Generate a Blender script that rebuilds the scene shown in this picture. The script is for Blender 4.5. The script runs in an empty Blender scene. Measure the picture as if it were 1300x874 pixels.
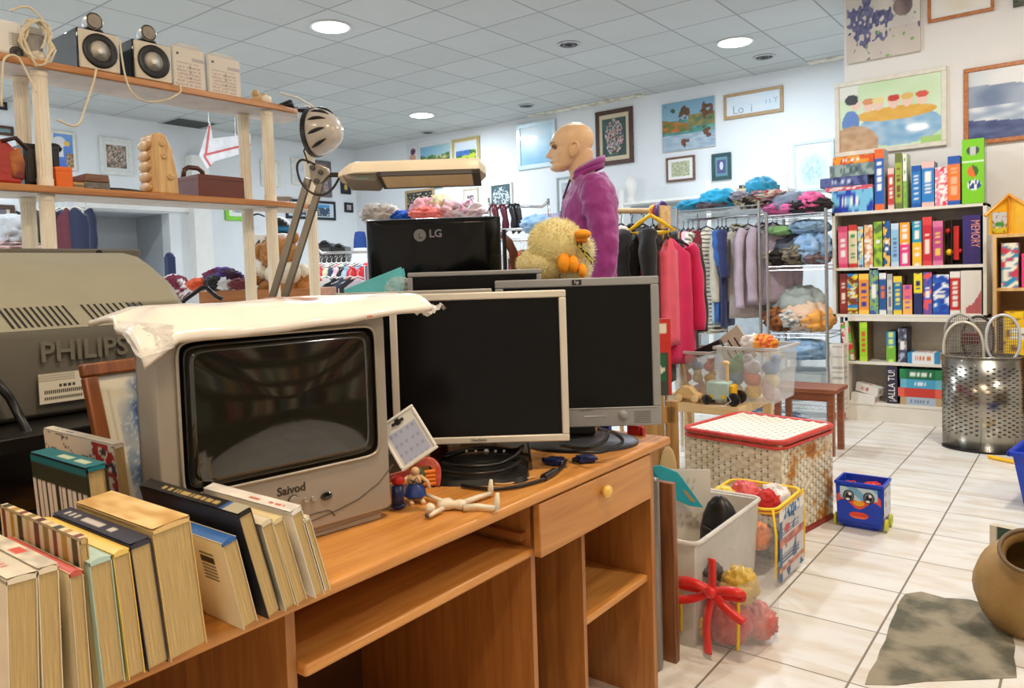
import bpy, bmesh, math, random
from math import sin, cos, pi, radians, sqrt, exp, atan2
from mathutils import Vector, Matrix, noise

random.seed(7)
S = bpy.context.scene
COL = S.collection

# ---------------------------------------------------------------- camera
YAW, PIT, ROL, F, CY, EZ = .6564, .0455, -.0318, 959.1, 392.0, 1.2
_f = Vector((-sin(YAW)*cos(PIT), cos(YAW)*cos(PIT), -sin(PIT)))
_r = Vector((cos(YAW), sin(YAW), 0)); _u = _r.cross(_f)
_R = _r*cos(ROL)+_u*sin(ROL); _U = -_r*sin(ROL)+_u*cos(ROL)
EYE = Vector((0, 0, EZ))
cam = bpy.data.cameras.new('camera'); camo = bpy.data.objects.new('camera', cam); COL.objects.link(camo)
m3 = Matrix((_R, _U, -_f)).transposed()
camo.matrix_world = Matrix.Translation(EYE) @ m3.to_4x4()
cam.sensor_width = 36; cam.lens = F/1300*36; cam.shift_y = (CY-437)/1300; cam.clip_start = .05
S.camera = camo
S.view_settings.view_transform = 'Standard'; S.view_settings.look = 'None'
S.view_settings.gamma = 1; S.view_settings.use_curve_mapping = False
S.view_settings.exposure = 0.42

def ray(x, y): return _f*F + _R*(x-650) + _U*(CY-y)
def PZ(x, y, z): d = ray(x, y); return EYE + d*((z-EZ)/d.z)     # a pixel's point at height z
def PY(x, y, Y): d = ray(x, y); return EYE + d*(Y/d.y)           # ... on a wall y = Y
def PX(x, y, X): d = ray(x, y); return EYE + d*(X/d.x)           # ... on a wall x = X
def PD(x, y, D): return EYE + ray(x, y)*(D/F)                    # ... at a distance in front of the eye

# ---------------------------------------------------------------- world and lamps
H = 3.338                       # ceiling height
W = bpy.data.worlds.new('world'); S.world = W; W.use_nodes = True
W.node_tree.nodes['Background'].inputs[0].default_value = (.75, .85, 1, 1)
W.node_tree.nodes['Background'].inputs[1].default_value = .3
COOL = (.80, .90, 1.0); WARM = (1.0, .74, .47); MID = (1.0, .92, .82)
# name, x, y, colour, watts: the round downlights in the ceiling
LAMPS = [(-5.10, 4.24, COOL, 95), (-7.02, 7.30, COOL, 95), (-2.70, 7.10, COOL, 75),
         (-8.3, 2.2, COOL, 95), (-5.3, 0.6, COOL, 60), (-2.6, 4.3, COOL, 75), (-6.6, -1.5, COOL, 75),
         (-0.2, 4.5, MID, 75), (1.4, 2.4, MID, 60), (-8.6, -1.5, COOL, 75),
         (-0.35, 0.9, WARM, 62), (0.6, -1.2, WARM, 40), (-2.2, -0.6, WARM, 30)]
LX = .47

def srgb(c):
    return tuple((v/12.92 if v <= .04045 else ((v+.055)/1.055)**2.4) for v in c)
def rgb(r, g, b): return srgb((r/255, g/255, b/255))

# ---------------------------------------------------------------- materials
MATS = {}
def M(name, col=(200, 200, 200), rough=.5, metal=0, var=.08, scale=12, bump=0, bscale=60, emit=0, ecol=None,
      alpha=1, trans=0, coat=0, stretch=None, col2=None, thr=None, spec=.5, sheen=0):
    if name in MATS: return MATS[name]
    m = bpy.data.materials.new(name); m.use_nodes = True
    nt = m.node_tree; N = nt.nodes; L = nt.links; p = N['Principled BSDF']
    c = rgb(*col)
    p.inputs['Roughness'].default_value = rough; p.inputs['Metallic'].default_value = metal
    p.inputs['Specular IOR Level'].default_value = spec
    if coat: p.inputs['Coat Weight'].default_value = coat; p.inputs['Coat Roughness'].default_value = .08
    if sheen: p.inputs['Sheen Weight'].default_value = sheen
    tc = N.new('ShaderNodeTexCoord'); mp = N.new('ShaderNodeMapping'); L.new(tc.outputs['Object'], mp.inputs[0])
    if stretch: mp.inputs['Scale'].default_value = stretch
    ns = N.new('ShaderNodeTexNoise'); ns.inputs['Scale'].default_value = scale; ns.inputs['Detail'].default_value = 4
    L.new(mp.outputs[0], ns.inputs['Vector'])
    cr = N.new('ShaderNodeValToRGB'); L.new(ns.outputs['Fac'], cr.inputs[0])
    if col2:
        a, b = c, rgb(*col2); t0, t1 = thr or (.4, .6)
    else:
        a = tuple(v*(1-var) for v in c); b = tuple(min(1, v*(1+var)) for v in c); t0, t1 = .35, .65
    cr.color_ramp.elements[0].position = t0; cr.color_ramp.elements[1].position = t1
    cr.color_ramp.elements[0].color = (*a, 1); cr.color_ramp.elements[1].color = (*b, 1)
    L.new(cr.outputs[0], p.inputs['Base Color'])
    if bump:
        n2 = N.new('ShaderNodeTexNoise'); n2.inputs['Scale'].default_value = bscale; n2.inputs['Detail'].default_value = 3
        L.new(mp.outputs[0], n2.inputs['Vector'])
        bp = N.new('ShaderNodeBump'); bp.inputs['Strength'].default_value = bump; bp.inputs['Distance'].default_value = .01
        L.new(n2.outputs['Fac'], bp.inputs['Height']); L.new(bp.outputs[0], p.inputs['Normal'])
    if emit:
        p.inputs['Emission Color'].default_value = (*(ecol or c), 1); p.inputs['Emission Strength'].default_value = emit
    if trans: p.inputs['Transmission Weight'].default_value = trans; p.inputs['IOR'].default_value = 1.45
    if alpha < 1:
        out = N['Material Output']; tr = N.new('ShaderNodeBsdfTransparent'); mx = N.new('ShaderNodeMixShader')
        mx.inputs[0].default_value = alpha; L.new(tr.outputs[0], mx.inputs[1]); L.new(p.outputs[0], mx.inputs[2])
        L.new(mx.outputs[0], out.inputs[0])
    MATS[name] = m; return m

def grid_mat(name, base, line, sx, sy, ox, oy, lw, rough, veins=None, spec=.5):
    m = bpy.data.materials.new(name); m.use_nodes = True; nt = m.node_tree; N = nt.nodes; L = nt.links; p = N['Principled BSDF']
    tc = N.new('ShaderNodeTexCoord'); sp = N.new('ShaderNodeSeparateXYZ'); L.new(tc.outputs['Object'], sp.inputs[0])
    def mt(op, a, b=None, c=None):
        n = N.new('ShaderNodeMath'); n.operation = op
        for i, v in enumerate((a, b, c)):
            if v is None: continue
            if isinstance(v, (int, float)): n.inputs[i].default_value = v
            else: L.new(v, n.inputs[i])
        return n.outputs[0]
    def edge(o, s, off, w):
        q = mt('DIVIDE', mt('SUBTRACT', o, off-s*500), s); fr = mt('FRACT', mt('ADD', q, .5))
        return mt('LESS_THAN', mt('MULTIPLY', mt('ABSOLUTE', mt('SUBTRACT', fr, .5)), s), w)
    e = mt('MAXIMUM', edge(sp.outputs[0], sx, ox, lw[0]), edge(sp.outputs[1], sy, oy, lw[1]))
    # each tile a little different
    cid = N.new('ShaderNodeCombineXYZ')
    L.new(mt('FLOOR', mt('DIVIDE', mt('SUBTRACT', sp.outputs[0], ox), sx)), cid.inputs[0])
    L.new(mt('FLOOR', mt('DIVIDE', mt('SUBTRACT', sp.outputs[1], oy), sy)), cid.inputs[1])
    wn = N.new('ShaderNodeTexWhiteNoise'); L.new(cid.outputs[0], wn.inputs[0])
    ns = N.new('ShaderNodeTexNoise'); ns.inputs['Detail'].default_value = 6
    mp = N.new('ShaderNodeMapping'); L.new(tc.outputs['Object'], mp.inputs[0])
    addv = N.new('ShaderNodeVectorMath'); L.new(mp.outputs[0], addv.inputs[0]); L.new(wn.outputs['Color'], addv.inputs[1]); L.new(addv.outputs[0], ns.inputs['Vector'])
    cr = N.new('ShaderNodeValToRGB')
    if veins:
        mp.inputs['Rotation'].default_value = (0, 0, radians(veins[0])); mp.inputs['Scale'].default_value = (1.6, 6, 1); ns.inputs['Scale'].default_value = 2.0
        ns.inputs['Distortion'].default_value = .6
        cr.color_ramp.elements[0].position = .33; cr.color_ramp.elements[0].color = (*rgb(*veins[1]), 1)
        cr.color_ramp.elements[1].position = .56; cr.color_ramp.elements[1].color = (*rgb(*base), 1)
    else:
        ns.inputs['Scale'].default_value = 3
        a = rgb(*base); cr.color_ramp.elements[0].color = (*[v*.95 for v in a], 1); cr.color_ramp.elements[1].color = (*[min(1, v*1.05) for v in a], 1)
    L.new(ns.outputs['Fac'], cr.inputs[0])
    ht = N.new('ShaderNodeMix'); ht.data_type = 'RGBA'; ht.blend_type = 'MULTIPLY'; ht.inputs[0].default_value = 1
    L.new(cr.outputs[0], ht.inputs[6]); g = mt('ADD', mt('MULTIPLY', wn.outputs['Value'], .08), .93)
    cc = N.new('ShaderNodeCombineColor'); [L.new(g, cc.inputs[i]) for i in range(3)]; L.new(cc.outputs[0], ht.inputs[7])
    mx = N.new('ShaderNodeMix'); mx.data_type = 'RGBA'; L.new(e, mx.inputs[0]); L.new(ht.outputs[2], mx.inputs[6]); mx.inputs[7].default_value = (*rgb(*line), 1)
    L.new(mx.outputs[2], p.inputs['Base Color'])
    p.inputs['Specular IOR Level'].default_value = spec
    L.new(mt('ADD', mt('MULTIPLY', e, .4), rough), p.inputs['Roughness'])
    bp = N.new('ShaderNodeBump'); bp.invert = True; bp.inputs['Strength'].default_value = .4; bp.inputs['Distance'].default_value = .003
    L.new(e, bp.inputs['Height']); L.new(bp.outputs[0], p.inputs['Normal'])
    return m

def paint_mat(name, rough=.5, coat=0, bump=0):
    m = bpy.data.materials.new(name); m.use_nodes = True; N = m.node_tree.nodes; L = m.node_tree.links; p = N['Principled BSDF']
    a = N.new('ShaderNodeAttribute'); a.attribute_name = 'Col'; L.new(a.outputs['Color'], p.inputs['Base Color'])
    p.inputs['Roughness'].default_value = rough
    if coat: p.inputs['Coat Weight'].default_value = coat; p.inputs['Coat Roughness'].default_value = .05
    if bump:
        tc = N.new('ShaderNodeTexCoord'); n2 = N.new('ShaderNodeTexNoise'); n2.inputs['Scale'].default_value = 90; L.new(tc.outputs['Object'], n2.inputs['Vector'])
        bp = N.new('ShaderNodeBump'); bp.inputs['Strength'].default_value = bump; bp.inputs['Distance'].default_value = .004
        L.new(n2.outputs['Fac'], bp.inputs['Height']); L.new(bp.outputs[0], p.inputs['Normal'])
    return m
PAINT = paint_mat('printed_card', .42); CANVAS = paint_mat('painted_canvas', .6, bump=.3); GLAZED = paint_mat('picture_under_glass', .35, coat=1)
FABP = paint_mat('printed_fabric', .85, bump=.4)

def wood_mat(name, a, b, rough=.4, axis=1, scale=1.0, coat=.2):
    m = bpy.data.materials.new(name); m.use_nodes = True; N = m.node_tree.nodes; L = m.node_tree.links; p = N['Principled BSDF']
    tc = N.new('ShaderNodeTexCoord'); mp = N.new('ShaderNodeMapping'); L.new(tc.outputs['Object'], mp.inputs[0])
    s = [14*scale]*3; s[axis] = 1.1*scale; mp.inputs['Scale'].default_value = s
    ns = N.new('ShaderNodeTexNoise'); ns.inputs['Scale'].default_value = 3; ns.inputs['Detail'].default_value = 6; ns.inputs['Distortion'].default_value = .8
    L.new(mp.outputs[0], ns.inputs['Vector'])
    cr = N.new('ShaderNodeValToRGB'); cr.color_ramp.elements[0].position = .32; cr.color_ramp.elements[1].position = .66
    cr.color_ramp.elements[0].color = (*rgb(*a), 1); cr.color_ramp.elements[1].color = (*rgb(*b), 1)
    L.new(ns.outputs['Fac'], cr.inputs[0]); L.new(cr.outputs[0], p.inputs['Base Color'])
    p.inputs['Roughness'].default_value = rough
    if coat: p.inputs['Coat Weight'].default_value = coat; p.inputs['Coat Roughness'].default_value = .2
    bp = N.new('ShaderNodeBump'); bp.inputs['Strength'].default_value = .12; bp.inputs['Distance'].default_value = .002
    L.new(ns.outputs['Fac'], bp.inputs['Height']); L.new(bp.outputs[0], p.inputs['Normal'])
    return m

# ---------------------------------------------------------------- mesh helpers
class MB:
    def __init__(s): s.v = []; s.f = []; s.mi = []; s.c = {}; s.M = Matrix.Identity(4)
    def at(s, loc=(0, 0, 0), rot=(0, 0, 0), sc=(1, 1, 1)):
        from mathutils import Euler
        s.M = Matrix.LocRotScale(Vector(loc), Euler(rot), Vector(sc)); return s
    def add(s, vs, fs, m=0):
        b = len(s.v); s.v += [s.M @ Vector(q) for q in vs]; s.f += [tuple(i+b for i in q) for q in fs]; s.mi += [m]*len(fs); return b
    def box(s, x0, x1, y0, y1, z0, z1, m=0):
        vs = [(x, y, z) for z in (z0, z1) for y in (y0, y1) for x in (x0, x1)]
        s.add(vs, [(0, 2, 3, 1), (4, 5, 7, 6), (0, 1, 5, 4), (2, 6, 7, 3), (0, 4, 6, 2), (1, 3, 7, 5)], m); return s
    def cbox(s, c, d, m=0):
        return s.box(c[0]-d[0]/2, c[0]+d[0]/2, c[1]-d[1]/2, c[1]+d[1]/2, c[2]-d[2]/2, c[2]+d[2]/2, m)
    def loft(s, rings, m=0, cap=True, closed=True):
        n = len(rings[0]); vs = [q for r in rings for q in r]; fs = []
        for i in range(len(rings)-1):
            for j in range(n if closed else n-1):
                k = (j+1) % n; fs.append((i*n+j, i*n+k, (i+1)*n+k, (i+1)*n+j))
        if cap: fs.append(tuple(range(n))[::-1]); fs.append(tuple((len(rings)-1)*n+j for j in range(n)))
        s.add(vs, fs, m); return s
    def lathe(s, prof, seg=24, m=0, c=(0, 0, 0), cap=True, arc=2*pi, sx=1, sy=1):
        rs = [[(c[0]+r*sx*cos(2*pi*j/seg), c[1]+r*sy*sin(2*pi*j/seg), c[2]+z) for j in range(seg)] for r, z in prof]
        return s.loft(rs, m, cap)
    def tube(s, pts, r, seg=8, m=0, cap=True, closed=False):
        P = [Vector(p) for p in pts]; n = len(P); R_ = r if isinstance(r, (list, tuple)) else [r]*n; rings = []; up = None
        for i in range(n):
            if closed: t = P[(i+1) % n]-P[i-1]
            else: t = P[min(i+1, n-1)]-P[max(i-1, 0)]
            if t.length < 1e-9: t = Vector((0, 0, 1))
            t.normalize()
            if up is None: up = Vector((0, 0, 1)) if abs(t.z) < .9 else Vector((1, 0, 0))
            a = t.cross(up)
            if a.length < 1e-6: a = t.orthogonal()
            a.normalize(); b = a.cross(t).normalized(); up = b
            rings.append([P[i]+a*(R_[i]*cos(2*pi*j/seg))+b*(R_[i]*sin(2*pi*j/seg)) for j in range(seg)])
        if closed: rings.append(rings[0]); cap = False
        return s.loft(rings, m, cap)
    def ball(s, c, r, m=0, seg=16, rings=10):
        if isinstance(r, (int, float)): r = (r, r, r)
        rs = []
        for i in range(rings+1):
            a = -pi/2+pi*i/rings; k = max(cos(a), .001)
            rs.append([(c[0]+r[0]*k*cos(2*pi*j/seg), c[1]+r[1]*k*sin(2*pi*j/seg), c[2]+r[2]*sin(a)) for j in range(seg)])
        return s.loft(rs, m, True)
    def prism(s, poly, y0, y1, m=0):        # polygon in XZ (counter-clockwise seen from the front, -Y), extruded y0..y1
        n = len(poly); vs = [(x, y0, z) for x, z in poly]+[(x, y1, z) for x, z in poly]
        fs = [tuple(range(n)), tuple(range(n, 2*n))[::-1]]+[(j, j+n, (j+1) % n+n, (j+1) % n) for j in range(n)]
        s.add(vs, fs, m); return s
    def ring(s, x0, x1, z0, z1, w, y0, y1, m=0, wb=None, wt=None, wr=None):  # rectangular frame, opening to -Y
        wb = w if wb is None else wb; wt = w if wt is None else wt; wr = w if wr is None else wr
        s.box(x0, x1, y0, y1, z0, z0+wb, m); s.box(x0, x1, y0, y1, z1-wt, z1, m)
        s.box(x0, x0+w, y0, y1, z0+wb, z1-wt, m); s.box(x1-wr, x1, y0, y1, z0+wb, z1-wt, m); return s
    def build(s, name, mats, parent=None, loc=None, rot=None, smooth=False, bevel=0, seg=2, sub=0, remesh=0, disp=None, angle=40, colors=None, solid=0):
        me = bpy.data.meshes.new(name); me.from_pydata([tuple(q) for q in s.v], [], s.f)
        if not isinstance(mats, (list, tuple)): mats = [mats]
        for q in mats: me.materials.append(q)
        if len(mats) > 1:
            for p, i in zip(me.polygons, s.mi): p.material_index = i
        if colors:
            a = me.color_attributes.new('Col', 'FLOAT_COLOR', 'POINT'); a.data.foreach_set('color', [x for c in colors for x in (*srgb(c), 1)])
        bm = bmesh.new(); bm.from_mesh(me); bmesh.ops.recalc_face_normals(bm, faces=bm.faces) if not colors else None; bm.to_mesh(me); bm.free()
        o = bpy.data.objects.new(name, me); COL.objects.link(o)
        if parent is not None: o.parent = parent
        if loc is not None: o.location = loc
        if rot is not None: o.rotation_euler = rot
        if solid: q = o.modifiers.new('solid', 'SOLIDIFY'); q.thickness = solid
        if remesh: q = o.modifiers.new('remesh', 'REMESH'); q.mode = 'VOXEL'; q.voxel_size = remesh; q.use_smooth_shade = True
        if remesh: q = o.modifiers.new('smooth', 'SMOOTH'); q.iterations = 4; q.factor = .6
        if bevel: q = o.modifiers.new('bevel', 'BEVEL'); q.width = bevel; q.segments = seg; q.limit_method = 'ANGLE'; q.angle_limit = radians(35)
        if sub: q = o.modifiers.new('sub', 'SUBSURF'); q.levels = q.render_levels = sub
        if disp:
            tx = bpy.data.textures.new(name+'_folds', 'CLOUDS'); tx.noise_scale = disp[1]
            q = o.modifiers.new('disp', 'DISPLACE'); q.texture = tx; q.strength = disp[0]; q.mid_level = .5; q.texture_coords = 'LOCAL'
        if smooth or sub or bevel:
            for p in me.polygons: p.use_smooth = True
            if not (sub or smooth == 2):
                try: me.set_sharp_from_angle(angle=radians(angle))
                except Exception: pass
        return o

def tag(o, label=None, cat=None, group=None, kind=None):
    if label: o['label'] = label
    if cat: o['category'] = cat
    if group: o['group'] = group
    if kind: o['kind'] = kind
    return o
def thing(name, label, cat, loc=(0, 0, 0), rz=0, group=None):
    o = bpy.data.objects.new(name, None); COL.objects.link(o); o.location = loc; o.rotation_euler = (0, 0, rz); o.empty_display_size = .05
    return tag(o, label, cat, group)
def struct(o): o['kind'] = 'structure'; return o

def text(name, s, size, mat, parent, o, right=(1, 0, 0), up=(0, 0, 1), ext=.0006, align='CENTER', bold=0, sx=1):
    c = bpy.data.curves.new(name, 'FONT'); c.body = s; c.size = size; c.extrude = ext; c.align_x = align; c.align_y = 'CENTER'; c.offset = bold; c.resolution_u = 3
    t = bpy.data.objects.new(name+'_curve', c); me = bpy.data.meshes.new_from_object(t); bpy.data.objects.remove(t); me.name = name
    me.materials.clear(); me.materials.append(mat)
    r = Vector(right).normalized(); u = Vector(up).normalized(); n = r.cross(u)
    mt = Matrix((r*sx, u, n)).transposed().to_4x4(); mt.translation = Vector(o); me.transform(mt)
    ob = bpy.data.objects.new(name, me); COL.objects.link(ob); ob.parent = parent; return ob

def gridface(o, ux, uz, nx, nz, fn):     # painted grid: origin, edge vectors, colour function(u, v)
    o, ux, uz = Vector(o), Vector(ux), Vector(uz); vs = []; cs = []
    for j in range(nz+1):
        for i in range(nx+1):
            u, v = i/nx, j/nz; vs.append(o+ux*u+uz*v); cs.append(tuple(max(0, min(1, q)) for q in fn(u, v)))
    fs = [(j*(nx+1)+i, j*(nx+1)+i+1, (j+1)*(nx+1)+i+1, (j+1)*(nx+1)+i) for j in range(nz) for i in range(nx)]
    return vs, fs, cs
def painted(name, mat, parent, faces, loc=None, rot=None):
    mb = MB(); cols = []
    for args in faces: vs, fs, cs = gridface(*args); mb.add(vs, fs); cols += cs
    return mb.build(name, mat, parent, loc, rot, colors=cols)
def pbox(name, mat, parent, w, d, h, front, side=None, top=None, nx=8, nz=24, nd=8, loc=None, rot=None):
    # box with its front on y=0 facing -Y, base at z=0, x from 0 to w, painted on every face
    side = side or front; top = top or side
    return painted(name, mat, parent, [((0, 0, 0), (w, 0, 0), (0, 0, h), nx, nz, front), ((w, 0, 0), (0, d, 0), (0, 0, h), nd, nz, side),
        ((0, d, 0), (0, -d, 0), (0, 0, h), nd, nz, side), ((w, d, 0), (-w, 0, 0), (0, 0, h), 1, 2, lambda u, v: side(.5, v)),
        ((0, 0, h), (w, 0, 0), (0, d, 0), nx, nd, top), ((0, d, 0), (w, 0, 0), (0, -d, 0), 1, 1, lambda u, v: side(.5, 0))], loc, rot)
def c8(r, g, b): return (r/255, g/255, b/255)
def mix(a, b, t): t = max(0, min(1, t)); return tuple(x+(y-x)*t for x, y in zip(a, b))
def nz(u, v, s=1, seed=0): return noise.noise(Vector((u*s+seed*7.3, v*s+seed*3.1, seed*1.7)))
def blob(u, v, cu, cv, ru, rv, soft=.15):
    d = sqrt(((u-cu)/ru)**2+((v-cv)/rv)**2); return max(0, min(1, (1-d)/soft+.5))

# common materials
WALL = M('white_plaster', (226, 229, 231), .75, var=.02, scale=1.5, bump=.15, bscale=9)
PIERW = M('warm_white_plaster', (232, 229, 224), .75, var=.02, scale=1.5, bump=.1, bscale=9)
CEIL = grid_mat('ceiling_tiles', (192, 194, 192), (150, 152, 152), .6, .6, -3.599, 5.7666, (.008, .008), .85, spec=.2)
TILE = grid_mat('marbled_floor_tiles', (236, 234, 228), (128, 118, 104), .347, .3625, -.552, 3.33, (.0035, .0028), .22, veins=(24, (224, 214, 198)))
BLACK = M('black_plastic', (22, 21, 21), .35, var=.1); GLOSSB = M('glossy_black_plastic', (12, 12, 13), .08, coat=1)
DARKG = M('dark_grey_plastic', (62, 60, 58), .5); SILVER = M('silver_plastic', (172, 168, 160), .38, var=.03); SILV2 = M('grey_silver_plastic', (150, 151, 152), .36, var=.03)
WHITEP = M('white_plastic', (232, 230, 224), .4, var=.02); CHROME = M('chrome', (205, 205, 205), .18, metal=1, var=.02); STEEL = M('brushed_steel', (180, 176, 168), .3, metal=1)
PAPER = M('book_pages', (200, 172, 118), .85, var=.18, scale=40, stretch=(1, 30, .4), bump=.3, bscale=80)
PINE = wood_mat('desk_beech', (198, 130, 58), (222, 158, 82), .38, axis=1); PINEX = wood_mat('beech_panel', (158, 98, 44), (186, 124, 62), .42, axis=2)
PINEF = wood_mat('drawer_wood', (182, 120, 60), (208, 148, 84), .4, axis=1, scale=.6)
WIRE = M('chrome_wire', (190, 190, 190), .25, metal=1)
CLEAR = M('clear_plastic', (235, 238, 238), .15, alpha=.22); FILM = M('clear_film', (240, 240, 240), .1, alpha=.2, bump=.6, bscale=30)
REDP = M('red_plastic', (205, 40, 32), .4); YELP = M('yellow_plastic', (250, 190, 20), .35); BLUEP = M('blue_plastic', (22, 60, 175), .3)
CREAM = M('cream_paint', (246, 237, 216), .5, var=.02); DWOOD = wood_mat('dark_wood', (70, 40, 24), (98, 58, 34), .35)

# ---------------------------------------------------------------- setting
def slab(name, x0, x1, y0, y1, z0, z1, m): return struct(MB().box(x0, x1, y0, y1, z0, z1).build(name, m))
XL, YB, YP, XR = -9.75, 8.49, 6.44, 2.2
YN = -3.0
slab('floor', XL-.2, XR+.2, YN-.2, YB+.2, -.1, 0, TILE)
slab('ceiling', XL-.2, XR+.2, YN-.2, YB+.2, H, H+.1, CEIL)
slab('wall_back', XL-.2, -1.4, YB, YB+.2, 0, H, WALL)
xp = PY(1072, 90, YP).x
slab('wall_pier', xp, XR+.2, YP, YB+.2, 0, H, PIERW)
slab('wall_right', XR, XR+.2, YN, YP, 0, H, PIERW)
slab('wall_near', XL-.2, XR+.2, YN-.2, YN, 0, H, WALL)
# left wall with its recess
ya, yb_ = PX(108, 300, XL).y, PX(216, 300, XL).y; zr = PX(150, 268, XL).z
wl = MB().box(XL-.2, XL, YN, ya, 0, H).box(XL-.2, XL, yb_, YB, 0, H).box(XL-.2, XL, ya, yb_, zr, H)
struct(wl.build('wall_left', WALL))
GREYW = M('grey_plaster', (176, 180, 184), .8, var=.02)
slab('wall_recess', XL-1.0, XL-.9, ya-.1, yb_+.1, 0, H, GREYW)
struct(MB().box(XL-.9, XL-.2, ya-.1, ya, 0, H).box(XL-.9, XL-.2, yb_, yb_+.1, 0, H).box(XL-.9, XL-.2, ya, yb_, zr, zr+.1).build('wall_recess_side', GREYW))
slab('trim_1', XL, XL+.05, ya-.1, PX(240, 264, XL).y, zr+.02, zr+.14, WHITEP)       # ledge over the recess
y1, y2 = PX(240, 300, XL).y, PX(262, 300, XL).y
slab('trim_2', XL, XL+.16, y1, y2, 0, H-.4, WHITEP)                               # white pilaster
slab('trim_3', XL, XL+.06, PX(312, 300, XL).y, PX(319, 300, XL).y, 0, zr, M('pale_blue_paint', (196, 212, 226), .6))
# service channel along the top of the back wall
def channel(n, a, b):
    struct(MB().box(a, b, YB-.16, YB-.02, H-.012, H-.002).build(n, M('bare_plaster_strip', (228, 222, 206), .8, col2=(190, 180, 160), thr=(.45, .62), scale=9, bump=.5)))
channel('trim_4', PY(676, 142, YB).x, PY(820, 118, YB).x); channel('trim_5', PY(1030, 72, YB).x, PY(1075, 66, YB).x)

LAMPM = bpy.data.materials.new('lamp_diffuser'); LAMPM.use_nodes = True
_p = LAMPM.node_tree.nodes['Principled BSDF']; _p.inputs['Emission Color'].default_value = (.93, .97, 1, 1); _p.inputs['Emission Strength'].default_value = 12
WHERE = ['above the tall shelf posts', 'in the far left corner above the desk lamp', 'above the game shelves, near the bent picture', 'over the left side wall', 'over the television table',
         'over the clothes rails', 'far off over the near left side', 'over the walkway', 'over the right side', 'in the near left corner', 'above the desk', 'behind the viewer', 'above the paperbacks']
for i, (x, y, c, w) in enumerate(LAMPS):
    vis = i < 3
    t = thing('ceiling_light', 'round recessed ceiling light glowing white '+WHERE[i], 'ceiling light', (x, y, H), 0, 'recessed ceiling lights')
    MB().lathe([(.165, 0), (.17, -.012), (.15, -.014), (.15, -.004)], 32).build('rim', WHITEP, t, smooth=True)
    MB().lathe([(.15, -.003), (.145, -.012), (.001, -.014)], 32).build('diffuser', LAMPM, t, smooth=True)
    l = bpy.data.lights.new('light', 'AREA'); l.shape = 'DISK'; l.size = .28; l.energy = w*LX; l.color = c
    lo = bpy.data.objects.new('lamp_light', l); COL.objects.link(lo); lo.location = (0, 0, -.03); lo.parent = t
for px, py, wh in ((722, 56, 'above the mannequin'), (668, 134, 'above the far blue picture'), (970, 72, 'beside the right-hand ceiling light'), (348, 143, 'above the bicycle helmet'), (543, 168, 'under the far left ceiling light')):
    p = PZ(px, py, H); t = thing('ceiling_vent', 'small round grey ceiling vent '+wh, 'ceiling vent', (p.x, p.y, H), 0, 'ceiling vents')
    MB().lathe([(.11, 0), (.115, -.008), (.085, -.012), (.083, 0)], 28).build('rim', M('vent_grey', (170, 172, 172), .5), t, smooth=True)
    MB().lathe([(.065, 0), (.06, -.012), (.04, -.012), (.036, 0)], 28).build('baffle', M('vent_dark', (90, 92, 94), .6), t, smooth=True)

class Fr:            # a local frame standing at o, turned by rz; reads a pixel as a point (x, z) of its own front plane
    def __init__(s, o, rz): s.o = Vector(o); s.rz = rz; s.r = Vector((cos(rz), sin(rz), 0)); s.n = Vector((sin(rz), -cos(rz), 0))
    def at(s, px, py, yl=0):
        d = ray(px, py); q = s.o - s.n*yl; t = (q-EYE).dot(s.n)/d.dot(s.n); p = EYE+d*t-s.o
        return p.dot(s.r), p.z
DZ = .73
# ---------------------------------------------------------------- computer desk
XF, XB, YD0, YD1 = -.94, -1.585, -.15, 1.935
desk = thing('computer_desk', 'long beech-coloured computer desk with one drawer, carrying the televisions and monitors', 'desk')
MB().box(XB, XF, YD0, YD1, DZ-.024, DZ).build('desktop', PINE, desk, bevel=.008, seg=3)
ydr0, ydr1 = 1.300, 1.802
for y, w, x1 in ((.69, .018, -.985), (1.312, .016, -.975), (1.86, .02, -.965), (-.1, .018, -.985)):
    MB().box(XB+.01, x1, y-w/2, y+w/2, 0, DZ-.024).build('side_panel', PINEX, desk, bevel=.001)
MB().box(XB+.05, -.98, 1.518, 1.532, 0, .588).build('divider', PINEX, desk)
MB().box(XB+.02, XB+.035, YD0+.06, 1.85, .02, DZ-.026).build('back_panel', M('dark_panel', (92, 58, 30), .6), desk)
MB().box(XB+.04, -.965, .70, 1.304, .583, .603).build('keyboard_shelf', PINE, desk, bevel=.006, seg=2)
MB().box(-1.3, -.985, 1.285, 1.304, .618, .634).build('slide_rail', M('rail_wood', (170, 108, 52), .5), desk)
MB().box(XB+.04, -.98, 1.533, 1.85, .335, .353).build('lower_shelf', PINE, desk, bevel=.002)
MB().box(XB+.04, -1.0, .70, 1.304, .06, .08).build('lower_shelf', PINE, desk, bevel=.002)
dr = MB().box(-.962, -.942, 1.298, 1.812, .585, .703).build('drawer', PINEF, desk, bevel=.003)
MB().box(-1.42, -.962, 1.322, 1.335, .60, .69).box(-1.42, -.962, 1.775, 1.788, .60, .69).box(-1.42, -.962, 1.335, 1.775, .60, .606).build('drawer_box', PINEX, dr)
kp = PX(768, 624, -.935)
MB().at((-.942, kp.y, kp.z), (0, pi/2, 0)).lathe([(.007, 0), (.008, .006), (.015, .010), (.0165, .016), (.013, .022), (.001, .025)], 24).build('knob', M('yellow_pine_knob', (232, 186, 92), .3, coat=.5), dr, smooth=2)

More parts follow.
